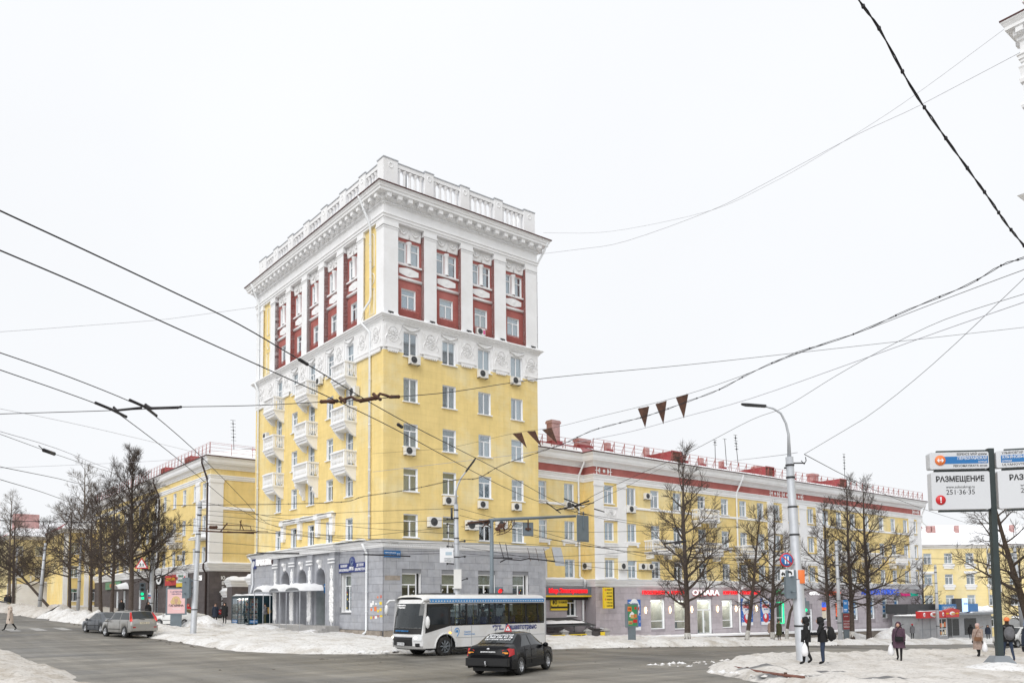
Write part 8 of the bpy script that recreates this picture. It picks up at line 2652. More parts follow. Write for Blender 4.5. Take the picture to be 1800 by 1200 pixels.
def wheel_kit(r,w,spokes,rimm='alloy'):
 a = MB()
 a.lathe([(r * .62,-w / 2),(r * .93,-w / 2),(r,-w / 2 + .03),(r,w / 2 - .03),(r * .93,w / 2),(r * .62,w / 2)],20,0,axis='y')
 b = MB()
 b.lathe([(r * .64,w / 2 - .01),(r * .60,w / 2 - .02),(r * .58,w / 2 - .10)],20,0,axis='y')
 b.lathe([(0,w / 2 - .10),(r * .6,w / 2 - .10)],16,1,axis='y')
 b.lathe([(0,w / 2 - .01),(r * .14,w / 2 - .015),(r * .16,w / 2 - .06)],10,0,axis='y')
 for k in range(spokes):
  t = 2 * pi * k / spokes
  b.tube([(r * .1 * cos(t),w / 2 - .035,r * .1 * sin(t)),(r * .6 * cos(t),w / 2 - .03,r * .6 * sin(t))],[r * .085,r * .06],5,0)
 return a.mesh('wheel',['rubber']),b.mesh('rim',[rimm,'dark grille'])
def lerp_key(K,x):
 for i in range(len(K) - 1):
  if K[i][0] <= x <= K[i + 1][0]:
   t = (x - K[i][0]) / (K[i + 1][0] - K[i][0])
   return [K[i][j] + (K[i + 1][j] - K[i][j]) * t for j in range(len(K[i]))]
 return list(K[0] if x < K[0][0] else K[-1])
def car(name,label,x,y,rz,K,wx,wr,paint,cab,spokes=7,lit=None,low='bumper grey',hb=False,cat='car'):
 """K: stations (x, sill, belt, top, half-width, belt half-width, roof half-width, crown); cab: (rear glass foot, roof rear, roof front, cowl)"""
 o = thing(name,label,cat,(x,y,gz(x,y,.005)),rz)
 xs = sorted({k[0] for k in K} | {w + wr * 1.17 * cos(pi * i / 8) for w in wx for i in range(9)} | {K[0][0] + (K[-1][0] - K[0][0]) * i / 24 for i in range(25)})
 V,n = [],13
 for q in xs:
  _,zs,zb,zt,w,wb,wt,cr = lerp_key(K,q)
  za = zs
  for c in wx:
   d = (wr * 1.17) ** 2 - (q - c) ** 2
   if d > 1e-4:
    za = max(za,wr * .98 + math.sqrt(d))
   elif d > -1e-3:
    za = max(za,zs)
  zm = min(max(.52,za + .03),zb - .04)
  h = [(0,zs + .03),(w * .80,zs + .03),(w * .985,za),(w,zm),(wb,zb),(wt + (wb - wt) * .06,zt - (zt - zb) * .05),(wt * .55,zt + cr * .75),(0,zt + cr)]
  V += [(q,-p[0],p[1]) for p in h[::-1][:-1]] + [(q,p[0],p[1]) for p in h]
 n = 15
 F = []
 for i in range(len(xs) - 1):
  for j in range(n - 1):
   F.append((i * n + j,i * n + j + 1,(i + 1) * n + j + 1,(i + 1) * n + j))
 F.append(tuple(range(n))); F.append(tuple((len(xs) - 1) * n + j for j in range(n))[::-1])
 mb = MB(); mb.add(V,F,0,True)
 body = mb.build('body',[paint],o)
 md = body.modifiers.new('edge','EDGE_SPLIT'); md.split_angle = rad(62)
 mb = MB(); mb.box(K[0][0] + .15,-.62,.16,K[-1][0] - .15,.62,.34)
 for c in wx:
  for s in (-1,1):
   mb.box(c - wr,s * .45 - .28,.25,c + wr,s * .45 + .28,wr * 2.1)
 mb.build('underbody',['black'],o)
 tm,rm = wheel_kit(wr,.20,spokes)
 W = lerp_key(K,0)[4]
 for c in wx:
  for s in (-1,1):
   t_ = inst('wheel',tm,o,(c,s * (W - .10),wr),0,(1,s,1)); inst('rim',rm,t_)
 def P(q,f,s,e=.006):
  _,zs,zb,zt,w,wb,wt,cr = lerp_key(K,q)
  a,b = Vector((q,s * wb,zb)),Vector((q,s * (wt + (wb - wt) * .06),zt - (zt - zb) * .05))
  return a.lerp(b,f) + Vector((0,s * e,e * .3))
 r0,r1,r2,r3 = cab
 mid = r1 + (r2 - r1) * .52
 for s in (-1,1):
  for (a0,a1,b0,b1) in ((r0 + (r1 - r0) * .45,mid - .04,r1 + .10,mid - .04),(mid + .04,r3 - (r3 - r2) * .18,mid + .04,r2 + .02)):
   mb = MB(); m_ = 6
   row = [[P(a0 + (a1 - a0) * i / m_ + (b0 - a0 + ((b1 - a1) - (b0 - a0)) * i / m_) * f,.10 + .80 * f,s) for i in range(m_ + 1)] for f in (0,.5,1)]
   for j in (0,1):
    for i in range(m_):
     mb.add([row[j][i],row[j][i + 1],row[j + 1][i + 1],row[j + 1][i]],[(0,1,2,3)],0,True)
   mb.build('window',['car glass'],o)
  mb = MB(); q = P(r3 - .12,.12,s); mb.ball((q.x,q.y + s * .12,q.z),.11,8,0,(.6,1,.8)); mb.build('mirror',[paint if paint != 'car white' else 'car white'],o)
  for q in (mid + .14,r1 + .10):
   a = P(q,0,s); mb = MB(); mb.box(a.x - .09,a.y - .015,a.z - .12,a.x + .09,a.y + .015,a.z - .09); mb.build('door_handle',[paint],o)
  mb = MB() # door shut lines and rubbing strip
  for q in (mid,r3 - .05,r1 - .05):
   w = lerp_key(K,q)[4]
   mb.tube([(q,s * (w + .002),.34),(q,s * (w + .004),.55),tuple(P(q,0,s,.003))],.007,4)
  w = lerp_key(K,0)[4]
  mb.box(wx[0] + wr * 1.3,s * w - .012,.50,wx[1] - wr * 1.3,s * w + .012,.54)
  mb.build('door_trim',['black'],o)
 for (q0,q1,nm) in ((r0,r1,'rear_window'),(r3,r2,'windscreen')):
  mb = MB(); m_ = 6; rows = []
  for f in (.06,.5,.93):
   q = q0 + (q1 - q0) * f
   _,zs,zb,zt,w,wb,wt,cr = lerp_key(K,q)
   rows.append([(q + (-.006 if nm == 'rear_window' else .006),wt * .90 * (2 * i / m_ - 1),zt + cr * (1 - abs(2 * i / m_ - 1) ** 2) + .008) for i in range(m_ + 1)])
  for j in (0,1):
   for i in range(m_):
    mb.add([rows[j][i],rows[j][i + 1],rows[j + 1][i + 1],rows[j + 1][i]],[(0,1,2,3)],0,True)
  mb.build(nm,['car glass'],o)
 return o,P
SED = [(-2.12,.44,.66,.70,.66,.62,.52,.02),(-2.06,.30,.80,.90,.79,.75,.66,.02),(-1.95,.24,.88,.985,.82,.78,.68,.02),(-1.50,.22,.90,1.03,.84,.80,.68,.03),(-.80,.22,.92,1.36,.84,.80,.57,.04),(.15,.22,.92,1.38,.84,.80,.58,.04),(.92,.22,.90,.99,.84,.80,.66,.03),(1.75,.24,.78,.82,.81,.76,.62,.04),(2.05,.30,.62,.68,.70,.66,.52,.03),(2.12,.42,.54,.58,.60,.56,.46,.02)]
SUVK = [(-2.22,.50,.82,.86,.72,.70,.62,.01),(-2.16,.36,1.00,1.06,.82,.80,.74,.01),(-2.08,.34,1.06,1.12,.85,.83,.76,.02),(-1.72,.32,1.06,1.62,.87,.84,.66,.03),(.30,.32,1.06,1.64,.88,.85,.66,.04),(1.02,.32,1.02,1.10,.88,.84,.70,.03),(1.85,.34,.92,.97,.84,.78,.62,.04),(2.15,.40,.74,.80,.72,.68,.54,.02),(2.22,.5,.62,.68,.64,.6,.48,.02)]
# black saloon, seen from behind
cx,cy,crz = .02,29.35,rad(90 - 24)
cb,P_ = car('parked_car','black driving-school saloon seen from behind beside the bus',cx,cy,crz,SED,(-1.22,1.22),.30,'car black',(-1.50,-.80,.15,.92))
cb.name = 'saloon_car'
for s in (-1,1):
 mb = MB(); mb.add([(-2.075,s * .50,.64),(-2.055,s * .77,.66),(-1.80,s * .835,.72),(-1.80,s * .825,.90),(-2.02,s * .74,.93),(-2.07,s * .50,.86)],[(0,1,4,5),(1,2,3,4)]); tl = mb.build('tail_light',['tail red'],cb); tl.location.x = -.012; tl.location.y = s * .012
 mb = MB(); mb.add([(-2.082,s * .52,.74),(-2.068,s * .72,.75),(-2.066,s * .72,.80),(-2.080,s * .52,.80)],[(0,1,2,3)]); o = mb.build('indicator',['tail amber'],tl); o.location.x = -.006
mb = MB(); mb.box(-2.20,-.78,.34,-2.02,.78,.60); mb.cbox((-2.16,0,.47),(.12,1.5,.2)); mb.build('rear_bumper',['bumper grey'],cb)
mb = MB(); mb.box(-2.10,-.27,.70,-2.09,.27,.82); pl = mb.build('number_plate',['sign white'],cb)
RT = (pi / 2,0,-pi / 2)
text(pl,'А691ЕН',(-2.103,.06,.76),.115,m='black',width=.34,rot=RT,ext=.002); text(pl,'102',(-2.103,-.19,.77),.09,m='black',width=.11,rot=RT,ext=.002)
mb = MB(); mb.ball((-2.075,0,.90),.05,8,0,(.3,1.2,.7)); mb.build('badge',['alloy'],cb)
mb = MB(); mb.tube([(-2.1,.0,.38),(-2.3,.0,.36),(-2.32,.0,.46)],.022,6); mb.ball((-2.32,0,.48),.035,6); mb.build('tow_ball',['alloy'],cb)
RW = Matrix(((0,.90,-.44),(-1,0,0),(0,.44,.90))).to_euler()
for k,(s,w,h) in enumerate((('АВТОИНСТРУКТОР',.92,.15),('8 960 396 97 78',.98,.17),('ОБУЧЕНИЕ НА АВТО',.95,.12))):
 q = -1.00 - k * .145
 z = lerp_key(SED,q)[3] + .05
 text(cb,s,(q - .02,0,z),h,m='sign white',width=w,rot=RW,bold=.02,ext=.002)
mb = MB(); mb.prism([(-.15,0),(.15,0),(0,.25)],-.012,.012,0,lambda a,b,c: (b - .45,a,c + 1.425)); ls = mb.build('learner_sign',['sign red'],cb)
mb = MB(); mb.prism([(-.095,.03),(.095,.03),(0,.19)],-.016,-.013,0,lambda a,b,c: (b - .45,a,c + 1.425)); mb.build('sign_face',['sign white'],ls)
text(ls,'У',(-.468,0,1.505),.11,m='black',rot=RT,ext=.001)
# silver four-wheel drive
sv,P_ = car('estate_car','dirty silver four-wheel-drive estate with brake lights on, on the left',-24.75,53.0,rad(90 + 50),SUVK,(-1.32,1.32),.36,'car silver',(-2.08,-1.72,.30,1.02))
for s in (-1,1):
 mb = MB(); mb.add([(-2.17,s * .72,.98),(-2.10,s * .86,1.0),(-1.74,s * .70,1.58),(-1.80,s * .63,1.56),(-2.02,s * .84,1.25)],[(0,1,4),(0,4,3),(4,2,3)]); o = mb.build('tail_light',['tail red'],sv); o.location = (-.02,s * .02,0)
 mb = MB(); mb.add([(-2.12,s * .73,1.06),(-2.06,s * .85,1.08),(-1.96,s * .80,1.24),(-2.0,s * .71,1.22)],[(0,1,2,3)]); o2 = mb.build('brake_lamp',['brake lit'],o); o2.location = (-.02,s * .006,0)
 mb = MB(); mb.box(-2.27,s * .66 - .09,.60,-2.24,s * .66 + .09,.68); mb.build('reflector',['tail red'],sv)
mb = MB(); mb.box(-2.27,-.84,.42,-2.05,.84,.76); mb.build('rear_bumper',['car silver'],sv)
mb = MB(); mb.box(-2.235,-.30,.84,-2.225,.30,.97); pl = mb.build('number_plate',['curtain cream'],sv); text(pl,'В 358 ОК 102',(-2.238,0,.905),.11,m='black',width=.5,rot=RT,ext=.002)
mb = MB(); mb.tube([(-2.14,-.05,1.12),(-2.06,.3,1.16)],.015,4); mb.build('wiper',['black'],sv)
mb = MB(); mb.tube([(-1.6,.55,1.69),(-1.4,.55,1.73),(.2,.55,1.73),(.35,.55,1.70)],.02,5); mb.tube([(-1.6,-.55,1.69),(-1.4,-.55,1.73),(.2,-.55,1.73),(.35,-.55,1.70)],.02,5); mb.build('roof_rail',['black'],sv)
g2,_ = car('saloon_car','dark grey saloon just ahead of the silver estate',-28.3,57.2,rad(90 + 50),SED,(-1.22,1.22),.31,'car grey',(-1.50,-.80,.15,.92))
w2,_ = car('saloon_car','white saloon parked on the pavement behind the pink poster stand',-27.0,66.6,rad(90 + 72),SED,(-1.22,1.22),.31,'car white',(-1.50,-.80,.15,.92))
car('saloon_car','dark car half buried behind snow far up the left street',-68.5,108.0,rad(20),SED,(-1.22,1.22),.31,'car grey',(-1.50,-.80,.15,.92))
car('estate_car','pale car on the right street at the edge of the picture',42.0,68.9,rad(180 + 30),SUVK,(-1.32,1.32),.36,'car white',(-2.08,-1.72,.30,1.02))
# ---- the bus
BX0,BY0 = 0.0,0.0
bus = thing('bus','white and blue city bus crossing in front of the tower','bus',(-2.22,41.0,gz(-2.2,41.0)),rad(180 + 43))
bus.scale = (1.03,1.03,1.03)
LR,LF,HWB = -4.15,3.55,1.15 # rear, front axle side end, half width
ZT,ZW0,ZW1 = 2.72,1.36,2.38
pan = [(2.05,3.35,0),(1.08,2.0,1),(-.35,1.0,1),(-1.6,-.43,1),(-2.72,-1.68,1),(-3.55,-2.80,1),(-4.05,-3.62,1)]
holes = [(a,ZW0 + .05,b,ZW1 - .05) for a,b,k in pan if k]
for s in (1,-1):
 X = Matrix(((1,0,0,0),(0,-s,0,0),(0,0,1,0),(0,0,0,1)))
 mb = MB(X)
 bh = holes + ([(-.6 - .52,.3,-.6 + .52,.3)] if False else [])
 wa,ww = (2.28,-2.25),.56
 mb.wall(LR,LF - .2,.38,ZT - .12,bh + [(c - ww,.38,c + ww,.98) for c in wa],off=HWB,depth=.06,mat=0,rmat=2)
 for c in wa: # rounded wheel arches
  n = 10
  Q = [(c + ww * cos(pi * i / n),.45 + .53 * sin(pi * i / n)) for i in range(n + 1)]
  for i in range(n):
   mb.quad((Q[i][0],-HWB,Q[i][1]),(Q[i + 1][0],-HWB,Q[i + 1][1]),(Q[i + 1][0],-HWB,.98),(Q[i][0],-HWB,.98))
   mb.quad((Q[i][0],-HWB,Q[i][1]),(Q[i + 1][0],-HWB,Q[i + 1][1]),(Q[i + 1][0],-HWB + .3,Q[i + 1][1]),(Q[i][0],-HWB + .3,Q[i][1]),2)
  mb.tube([(c + (ww + .05) * cos(pi * i / n),-HWB - .01,.42 + .60 * sin(pi * i / n)) for i in range(n + 1)],.035,5,0,False)
 mb.build('side_panel',['bus white','bus blue','black'],bus)
 mb = MB(X) # black window band with the driver's lower cut
 mb.wall(LR + .12,2.02,ZW0,ZW1,holes,off=HWB + .006,depth=.02,mat=0,rmat=0)
 mb.add([(2.02,-HWB - .006,ZW0),(2.02,-HWB - .006,ZW1),(LF - .20,-HWB - .006,ZW1 - .02),(LF - .10,-HWB - .006,1.05)],[(0,1,2,3)])
 wb = mb.build('window_band',['black'],bus)
 for a,b,k in pan:
  mb = MB(X)
  if k:
   mb.box(a + .03,-HWB - .002,ZW0 + .08,b - .03,-HWB + .01,ZW1 - .08); mb.build('pane',['glass tint'],bus)
  else:
   mb.box(a + .1,-HWB - .014,ZW0 + .08,b - .05,-HWB - .008,ZW1 - .15); mb.build('pane',['car glass'],bus)
 mb = MB(X); mb.box(LR + .1,-HWB - .02,ZT - .30,3.2,-HWB - .003,ZT - .13); st_ = mb.build('blue_stripe',['bus blue'],bus)
 mb = MB(X)
 for k in range(44):
  x = LR + .2 + k * .165
  mb.box(x,-HWB - .026,ZT - .30 + (.04),x + .08,-HWB - .021,ZT - .21)
 struct(mb.build('white_checks',['bus white'],st_),'stuff')
mb = MB() # roof, nose and tail
ring = [(-HWB,ZT - .12),(-HWB + .06,ZT - .03),(-HWB + .22,ZT + .03),(-.5,ZT + .07),(.5,ZT + .07),(HWB - .22,ZT + .03),(HWB - .06,ZT - .03),(HWB,ZT - .12)]
V = [(q,p[0] * sc,p[1] - dz) for q,sc,dz in ((LR,.98,.10),(LR + .12,1,0),(LF - .65,1,0),(LF - .22,.98,.02),(LF - .04,.95,.12)) for p in ring]
mb.add(V,[(i * 8 + j,i * 8 + j + 1,(i + 1) * 8 + j + 1,(i + 1) * 8 + j) for i in range(4) for j in range(7)],0,True)
mb.build('roof',['bus white'],bus)
mb = MB(); mb.box(LR,-HWB,.38,LR + .06,HWB,ZT - .1); mb.build('rear_wall',['bus white'],bus)
mb = MB(); mb.box(1.2,-.5,ZT + .05,2.6,.5,ZT + .14); mb.box(-2.5,-.5,ZT + .05,-1.2,.5,ZT + .14); mb.build('roof_hatch',['dark grille'],bus)
prof = [(LF + .20,.36),(LF + .33,.50),(LF + .35,.78),(LF + .31,1.02),(LF + .27,1.22),(LF + .18,1.85),(LF + .07,2.36),(LF - .02,ZT - .16)]
def nose(z0,z1,m,name,y0=-1.0,y1=1.0,e=0.0,nn=8):
 mb = MB(); rows = []
 P = [prof[i] for i in range(len(prof))]
 zs = sorted({z0,z1} | {p[1] for p in P if z0 < p[1] < z1})
 for z in zs:
  for i in range(len(P) - 1):
   if P[i][1] <= z <= P[i + 1][1]:
    t = (z - P[i][1]) / (P[i + 1][1] - P[i][1]); x = P[i][0] + (P[i + 1][0] - P[i][0]) * t
  rows.append([(x + e - .34 * abs(y0 + (y1 - y0) * i / nn) ** 3.5,HWB * (y0 + (y1 - y0) * i / nn),z) for i in range(nn + 1)])
 for j in range(len(rows) - 1):
  for i in range(nn):
   mb.add([rows[j][i],rows[j][i + 1],rows[j + 1][i + 1],rows[j + 1][i]],[(0,1,2,3)],0,True)
 return mb.build(name,[m],bus)
nose(.36,ZT - .16,'bus white','front_panel',nn=12)
for s in (-1,1):
 mb = MB(); mb.add([(LF - .21,s * HWB,.38),(LF + .02,s * HWB,.40),(LF + .02,s * HWB,.95),(LF - .08,s * HWB,2.35),(LF - .22,s * HWB,ZT - .12),(LF - .21,s * HWB,2.2)],[(0,1,2,3),(0,3,4,5)]); mb.build('corner_pillar',['bus white'],bus)
nose(1.30,2.38,'car glass','windscreen',-.93,.93,.012,12)
nose(1.02,1.29,'black','black_mask',-.93,.93,.014,12)
nose(.50,.88,'black','grille',-.62,.62,.016,8)
nose(.885,.91,'alloy','chrome_strip',-.62,.62,.03,8)
for s in (-1,1):
 h = nose(.72,.98,'lamp clear','headlight',s * .66 if s > 0 else -.97,.97 if s > 0 else -.66,.022,4)
 mb = MB(); c = (LF + .28 - .08,s * .86,.86); mb.ball(c,.085,8,0,(1,1,.8)); mb.build('lamp_bulb',['head lit'],h)
 nose(.46,.62,'black','fog_recess',.74 if s > 0 else -.90,.90 if s > 0 else -.74,.014,4)
 mb = MB(); mb.tube([(LF - .35,s * 1.1,2.52),(LF + .12,s * 1.30,2.52),(LF + .26,s * 1.34,2.36)],[.07,.06,.05],6); mb.ball((LF + .24,s * 1.36,2.10),.24,8,0,(.35,.5,1.05)) if s < 0 else mb.ball((LF - .10,s * 1.34,1.55),.26,8,0,(.35,.5,1.1)); mb.build('mirror',['bus white'],bus)
mb = MB(); mb.box(.98 + 1.0,HWB + .005,1.0,1.0 + 1.1,HWB + .04,1.08); mb.build('indicator',['amber lit'],bus)
RF = (pi / 2,0,pi / 2); RL = (pi / 2,0,pi)
mb = MB(); mb.box(LF + .40,-.27,.52,LF + .41,.27,.64); pl = mb.build('number_plate',['sign white'],bus); text(pl,'М 415 ТВ 702',(LF + .413,0,.58),.10,m='black',width=.48,rot=RF,ext=.002)
text(bus,'74',(LF + .02,-.72,2.26),.17,m='neon white',rot=RF,ext=.004); text(bus,'Уфимский В-л',(LF + .11,-.30,2.30),.09,m='neon white',width=.55,rot=RF,ext=.004); text(bus,'Черниковка',(LF + .125,-.30,2.20),.09,m='neon white',width=.5,rot=RF,ext=.004)
text(bus,'транспорт башкортостана',(LF + .345,0,1.16),.10,m='bus blue',width=1.0,rot=RF,ext=.01)
text(bus,'Башавтотранс',(-2.45,HWB + .008,1.20),.34,m='navy',width=2.1,rot=RL,bold=.03,ext=.003)
mb = MB(); mb.tube([(-.72 + .13 * cos(t * pi / 5),HWB + .008,1.20 + .11 * sin(t * pi / 5)) for t in range(9)],.022,4,0,False); mb.box(-1.12,HWB + .003,1.26,-.55,HWB + .008,1.31); mb.box(-1.28,HWB + .003,1.10,-.98,HWB + .008,1.15); mb.box(-1.05,HWB + .003,1.15,-1.0,HWB + .008,1.26); mb.build('bus_logo',['navy'],bus)
text(bus,'Транспорт',(1.0,HWB + .008,1.06),.10,m='bus blue',width=.42,rot=RL,ext=.002); text(bus,'Башкортостана',(.88,HWB + .008,.95),.10,m='bus blue',width=.65,rot=RL,ext=.002)
mb = MB(); mb.tube([(1.62 + .13 * cos(t * pi / 6),HWB + .006,1.12 + .13 * sin(t * pi / 6)) for t in range(-1,8)] + [(1.62,HWB + .006,.86)],.018,4,0,False); mb.ball((1.62,HWB + .003,1.10),.07,8,0,(1,.05,1)); mb.build('pin_logo',['bus blue'],bus)
mb = MB()
for q in (1.95,.75,-.75,-1.75,-3.0):
 mb.box(q - .006,HWB + .001,.42,q + .006,HWB + .006,ZW0 - .02)
mb.box(LR + .1,HWB + .001,.80,1.7,HWB + .006,.815); mb.build('panel_seam',['grey paint'],bus)
tm,rm = wheel_kit(.46,.28,8,'grey paint')
for c in (2.28,-2.25):
 for s in (-1,1):
  t_ = inst('wheel',tm,bus,(c,s * (HWB - .18),.44),0,(1,s,1)); inst('rim',rm,t_)
mb = MB(); mb.box(LR + .1,-1.0,.30,LF - .1,1.0,.62); mb.build('floor',['dark grille'],bus)
mb = MB(); mb.box(LR + .1,-1.08,.62,LR + .2,1.08,2.5); mb.box(LF - 1.45,-.2,.62,LF - 1.40,1.08,2.3); mb.build('partition',['grey paint'],bus)
mb = MB()
for q in (1.3,.2,-.8,-1.9,-3.0):
 mb.tube([(q,.62,.62),(q,.62,2.5)],.018,5); mb.tube([(q,.62,1.68),(q - .8,.62,1.68)],.018,5)
mb.build('handrail',['sign yellow'],bus)
sb = MB(); sb.box(-.2,-.42,.0,.25,.42,.12); sb.cbox((-.22,0,.42),(.1,.84,.72)); sb = sb.mesh('seat',['navy'])
for q in (.9,0,-.9,-1.9,-2.8,-3.6):
 for y in (-.6,.6):
  inst('seat',sb,bus,(q,y,.95))
  # ---- people
for n_,c_ in (('cloth black',(.008,.008,.009)),('cloth navy',(.015,.022,.04)),('cloth jeans',(.025,.04,.075)),('cloth blue jeans',(.09,.19,.30)),('cloth plum',(.085,.045,.07)),('cloth beige',(.36,.27,.23)),('cloth cream',(.55,.46,.39)),('cloth olive',(.06,.06,.025)),('cloth red',(.45,.02,.03)),('cloth green',(.04,.30,.08)),('cloth grey',(.13,.13,.14)),('knit pink',(.50,.36,.34)),('leather brown',(.20,.10,.05)),('hair brown',(.04,.022,.012)),('bag yellow',(.40,.25,.08)),('scarf blue',(.22,.27,.35))):
 mat(n_,c_,.85 if 'leather' not in n_ else .5,var=.25,scale=9,bump=.006,bscale=25)
SK = []
hand = MB()
hand.ball((0,0,-.05),.05,8,0,(.55,.9,1.1))
for i,(y,l) in enumerate(((-.032,.060),(-.011,.074),(.011,.070),(.032,.054))):
 hand.tube([(0,y,-.09),(.012,y,-.09 - l * .55),(-.004 + .03,y * .9,-.09 - l)],[.011,.010,.007],5)
hand.tube([(0,-.04,-.04),(.02,-.065,-.075),(.035,-.06,-.105)],[.013,.011,.008],5)
hands = {}
def person(label,x,y,face,H,top,leg,shoe='cloth black',head='cloth black',hm='hood',hem=None,stride=0.0,arm=(.12,.12),fore=(0,0),bend=0.0,glove='cloth black',z=None,bulk=1.0,extra=None,skirt=1.25,face_on=True):
 """facing local -y; angles are forward swings in radians"""
 k = H / 1.75
 o = thing('person',label,'person',(x,y,gz(x,y,.13) if z is None else z),rad(face),None)
 J,E,Rr = [],[],[]
 def j(p,r,par=None):
  J.append(Vector(p) * k); Rr.append(r * k)
  if par is not None:
   E.append((par,len(J) - 1))
  return len(J) - 1
 b = bulk
 fb = lambda z_: -max(0,z_ - .95) * math.tan(bend)
 pel = j((0,fb(.95),.95),.150 * b)
 sp1 = j((0,fb(1.16),1.16),.150 * b,pel)
 ch = j((0,fb(1.36),1.36),.155 * b,sp1)
 nk = j((0,fb(1.50) - .005,1.50),.062,ch)
 hd = j((0,fb(1.62) - .02,1.60),.088,nk)
 j((0,fb(1.7) - .01,1.70),.085,hd)
 ends = []
 for i,s in enumerate((-1,1)):
  hp = j((s * .10,0,.88),.098 * b,pel)
  q = stride * (1 if s > 0 else -1)
  kn = j((s * .105,-sin(q) * .42 - .02,.50),.070,hp)
  bk = -.28 if q < 0 else .0
  an = j((s * .10,-sin(q) * .80 + (.08 if q < 0 else 0),.10 + (.07 if q < 0 else 0)),.052,kn)
  j((s * .12,-sin(q) * .80 - .16 + (.10 if q < 0 else 0),.045 + (.02 if q < 0 else 0)),.045,an)
  sh = j((s * .19 * b,fb(1.43),1.43),.080 * b,ch)
  a = arm[i]; f_ = fore[i]
  el = Vector((s * .25 * b,fb(1.43) - sin(a) * .30,1.43 - cos(a) * .30))
  wr = el + Vector((-s * .05 * (f_ > .5),-sin(a + f_) * .25,-cos(a + f_) * .25))
  e1 = j(el,.062 * b,sh); e2 = j(wr,.048 * b,e1)
  ends.append((wr * k,a + f_,s))
 me = bpy.data.meshes.new('body')
 me.from_pydata(J,E,[])
 ob = bpy.data.objects.new('body',me)
 COL.objects.link(ob); ob.parent = o
 sk = ob.modifiers.new('skin','SKIN'); ob.modifiers.new('smooth','SUBSURF').levels = 2
 ob.modifiers['smooth'].render_levels = 2
 for v,r in zip(me.skin_vertices[0].data,Rr):
  v.radius = (r,r * .82)
 me.skin_vertices[0].data[0].use_root = True
 SK.append((ob,k,top,leg,shoe,head,hm,fb))
 gm = hands.setdefault(glove,hand.mesh('hand',[glove]))
 for p,a,s in ends:
  inst('hand',gm,o,p,0,(k,k * -s,k),(a,0,pi / 2))
 hz,hy = 1.63 * k,(fb(1.63) - .02) * k
 if hem:
  mb = MB(); V = []; n = 16
  for f in range(7):
   t = f / 6; zz = (1.30 + (hem - 1.30) * t)
   rx,ry = (.205 + .055 * t * skirt) * b,(.165 + .055 * t * skirt) * b
   for i in range(n):
    a = 2 * pi * i / n
    w = 1 + .05 * sin(3 * a + f) * t
    V.append((rx * w * cos(a) * k,(ry * w * sin(a) + fb(zz)) * k,zz * k))
  mb.add(V,[(f * n + i,f * n + (i + 1) % n,(f + 1) * n + (i + 1) % n,(f + 1) * n + i) for f in range(6) for i in range(n)],0,True)
  mb.build('coat',[top],o)
 if hm == 'hood':
  mb = MB(); mb.ball((0,hy + .025 * k,hz + .015 * k),.128 * k,12,0,(1,1.05,1.18)); mb.ball((0,hy + .06 * k,hz - .12 * k),.13 * k,10,0,(1.15,.9,.8))
  ring = [(.098 * k * cos(a * pi / 8),hy - .075 * k,hz + .01 * k + .118 * k * sin(a * pi / 8)) for a in range(17)]
  mb.tube(ring,.018 * k,5,0,False)
  mb.build('hood',[head],o)
 elif hm == 'hat':
  mb = MB(); mb.lathe([(.104 * k,.0),(.110 * k,.03 * k),(.108 * k,.09 * k),(.07 * k,.14 * k),(0,.155 * k)],12,0,(0,hy + .005,hz + .01 * k)); mb.build('hat',[head],o)
 if face_on:
  mb = MB(); yy = hy - .088 * k if hm != 'hood' else hy - .098 * k
  mb.ball((0,yy + .02 * k,hz - .01 * k),.078 * k,10,0,(.95,.6,1.2)); mb.ball((0,yy - .025 * k,hz - .02 * k),.016 * k,6,0,(1,1.2,1.5))
  f_ = mb.build('face',['skin'],o)
  mb = MB()
  for s in (-1,1):
   mb.ball((s * .030 * k,yy - .022 * k,hz + .012 * k),.009 * k,6)
  mb.box(-.022 * k,yy - .028 * k,hz - .062 * k,.022 * k,yy - .015 * k,hz - .054 * k)
  mb.build('eyes_and_mouth',['hair brown'],f_)
 return o,k
def bag(label,root,cat,shape,m,loc):
 """something carried: a thing of its own"""
 o,k = root
 M_ = Matrix.Translation(o.location) @ Matrix.Rotation(o.rotation_euler.z,4,'Z')
 t = thing(cat.replace(' ','_'),label,cat,M_ @ Vector(loc),o.rotation_euler.z)
 mb = MB()
 if shape == 'pack':
  mb.ball((0,0,0),.25,12,0,(.85,.55,1.15)); mb.ball((0,.10,-.08),.16,10,0,(1,.6,.9))
  mb.build('sack',[m],t); mb = MB()
  for s in (-1,1):
   mb.tube([(s * .12,-.05,.25),(s * .14,-.22,.27),(s * .15,-.34,.10),(s * .13,-.28,-.15),(s * .1,-.1,-.25)],.022,5)
  mb.build('strap',[m],t)
 elif shape == 'purse':
  mb.cbox((0,0,0),(.30,.11,.20)); mb.cbox((0,-.06,.03),(.30,.02,.12)); mb.build('pouch',[m],t)
  mb = MB(); mb.tube([(-.14,.02,.1),(-.12,.10,.3),(.0,.12,.52),(.16,.20,.62)],.012,5); mb.build('strap',[m],t)
 else:
  mb.lathe([(.02,.22),(.05,.15),(.10,.05),(.13,-.12),(.12,-.24),(.06,-.29),(0,-.29)],10); mb.build('sack',[m],t)
  mb = MB(); mb.tube([(-.03,0,.2),(-.03,0,.30),(.03,0,.30),(.03,0,.2)],.01,4); mb.build('handle',[m],t)
 return t
mat('bag white',(.78,.78,.80),.4,var=.05)
p = person('person in a black hooded jacket and dark trousers, hands in pockets, left of the pair',11.05,31.1,-20 - 90,1.76,'cloth black','cloth black',hem=.84,arm=(-.15,-.15),fore=(.7,.7),stride=.12,skirt=.3)
bag('white plastic bag held by the left person in black',p,'plastic bag','sack','bag white',(.28,-.05,.62))
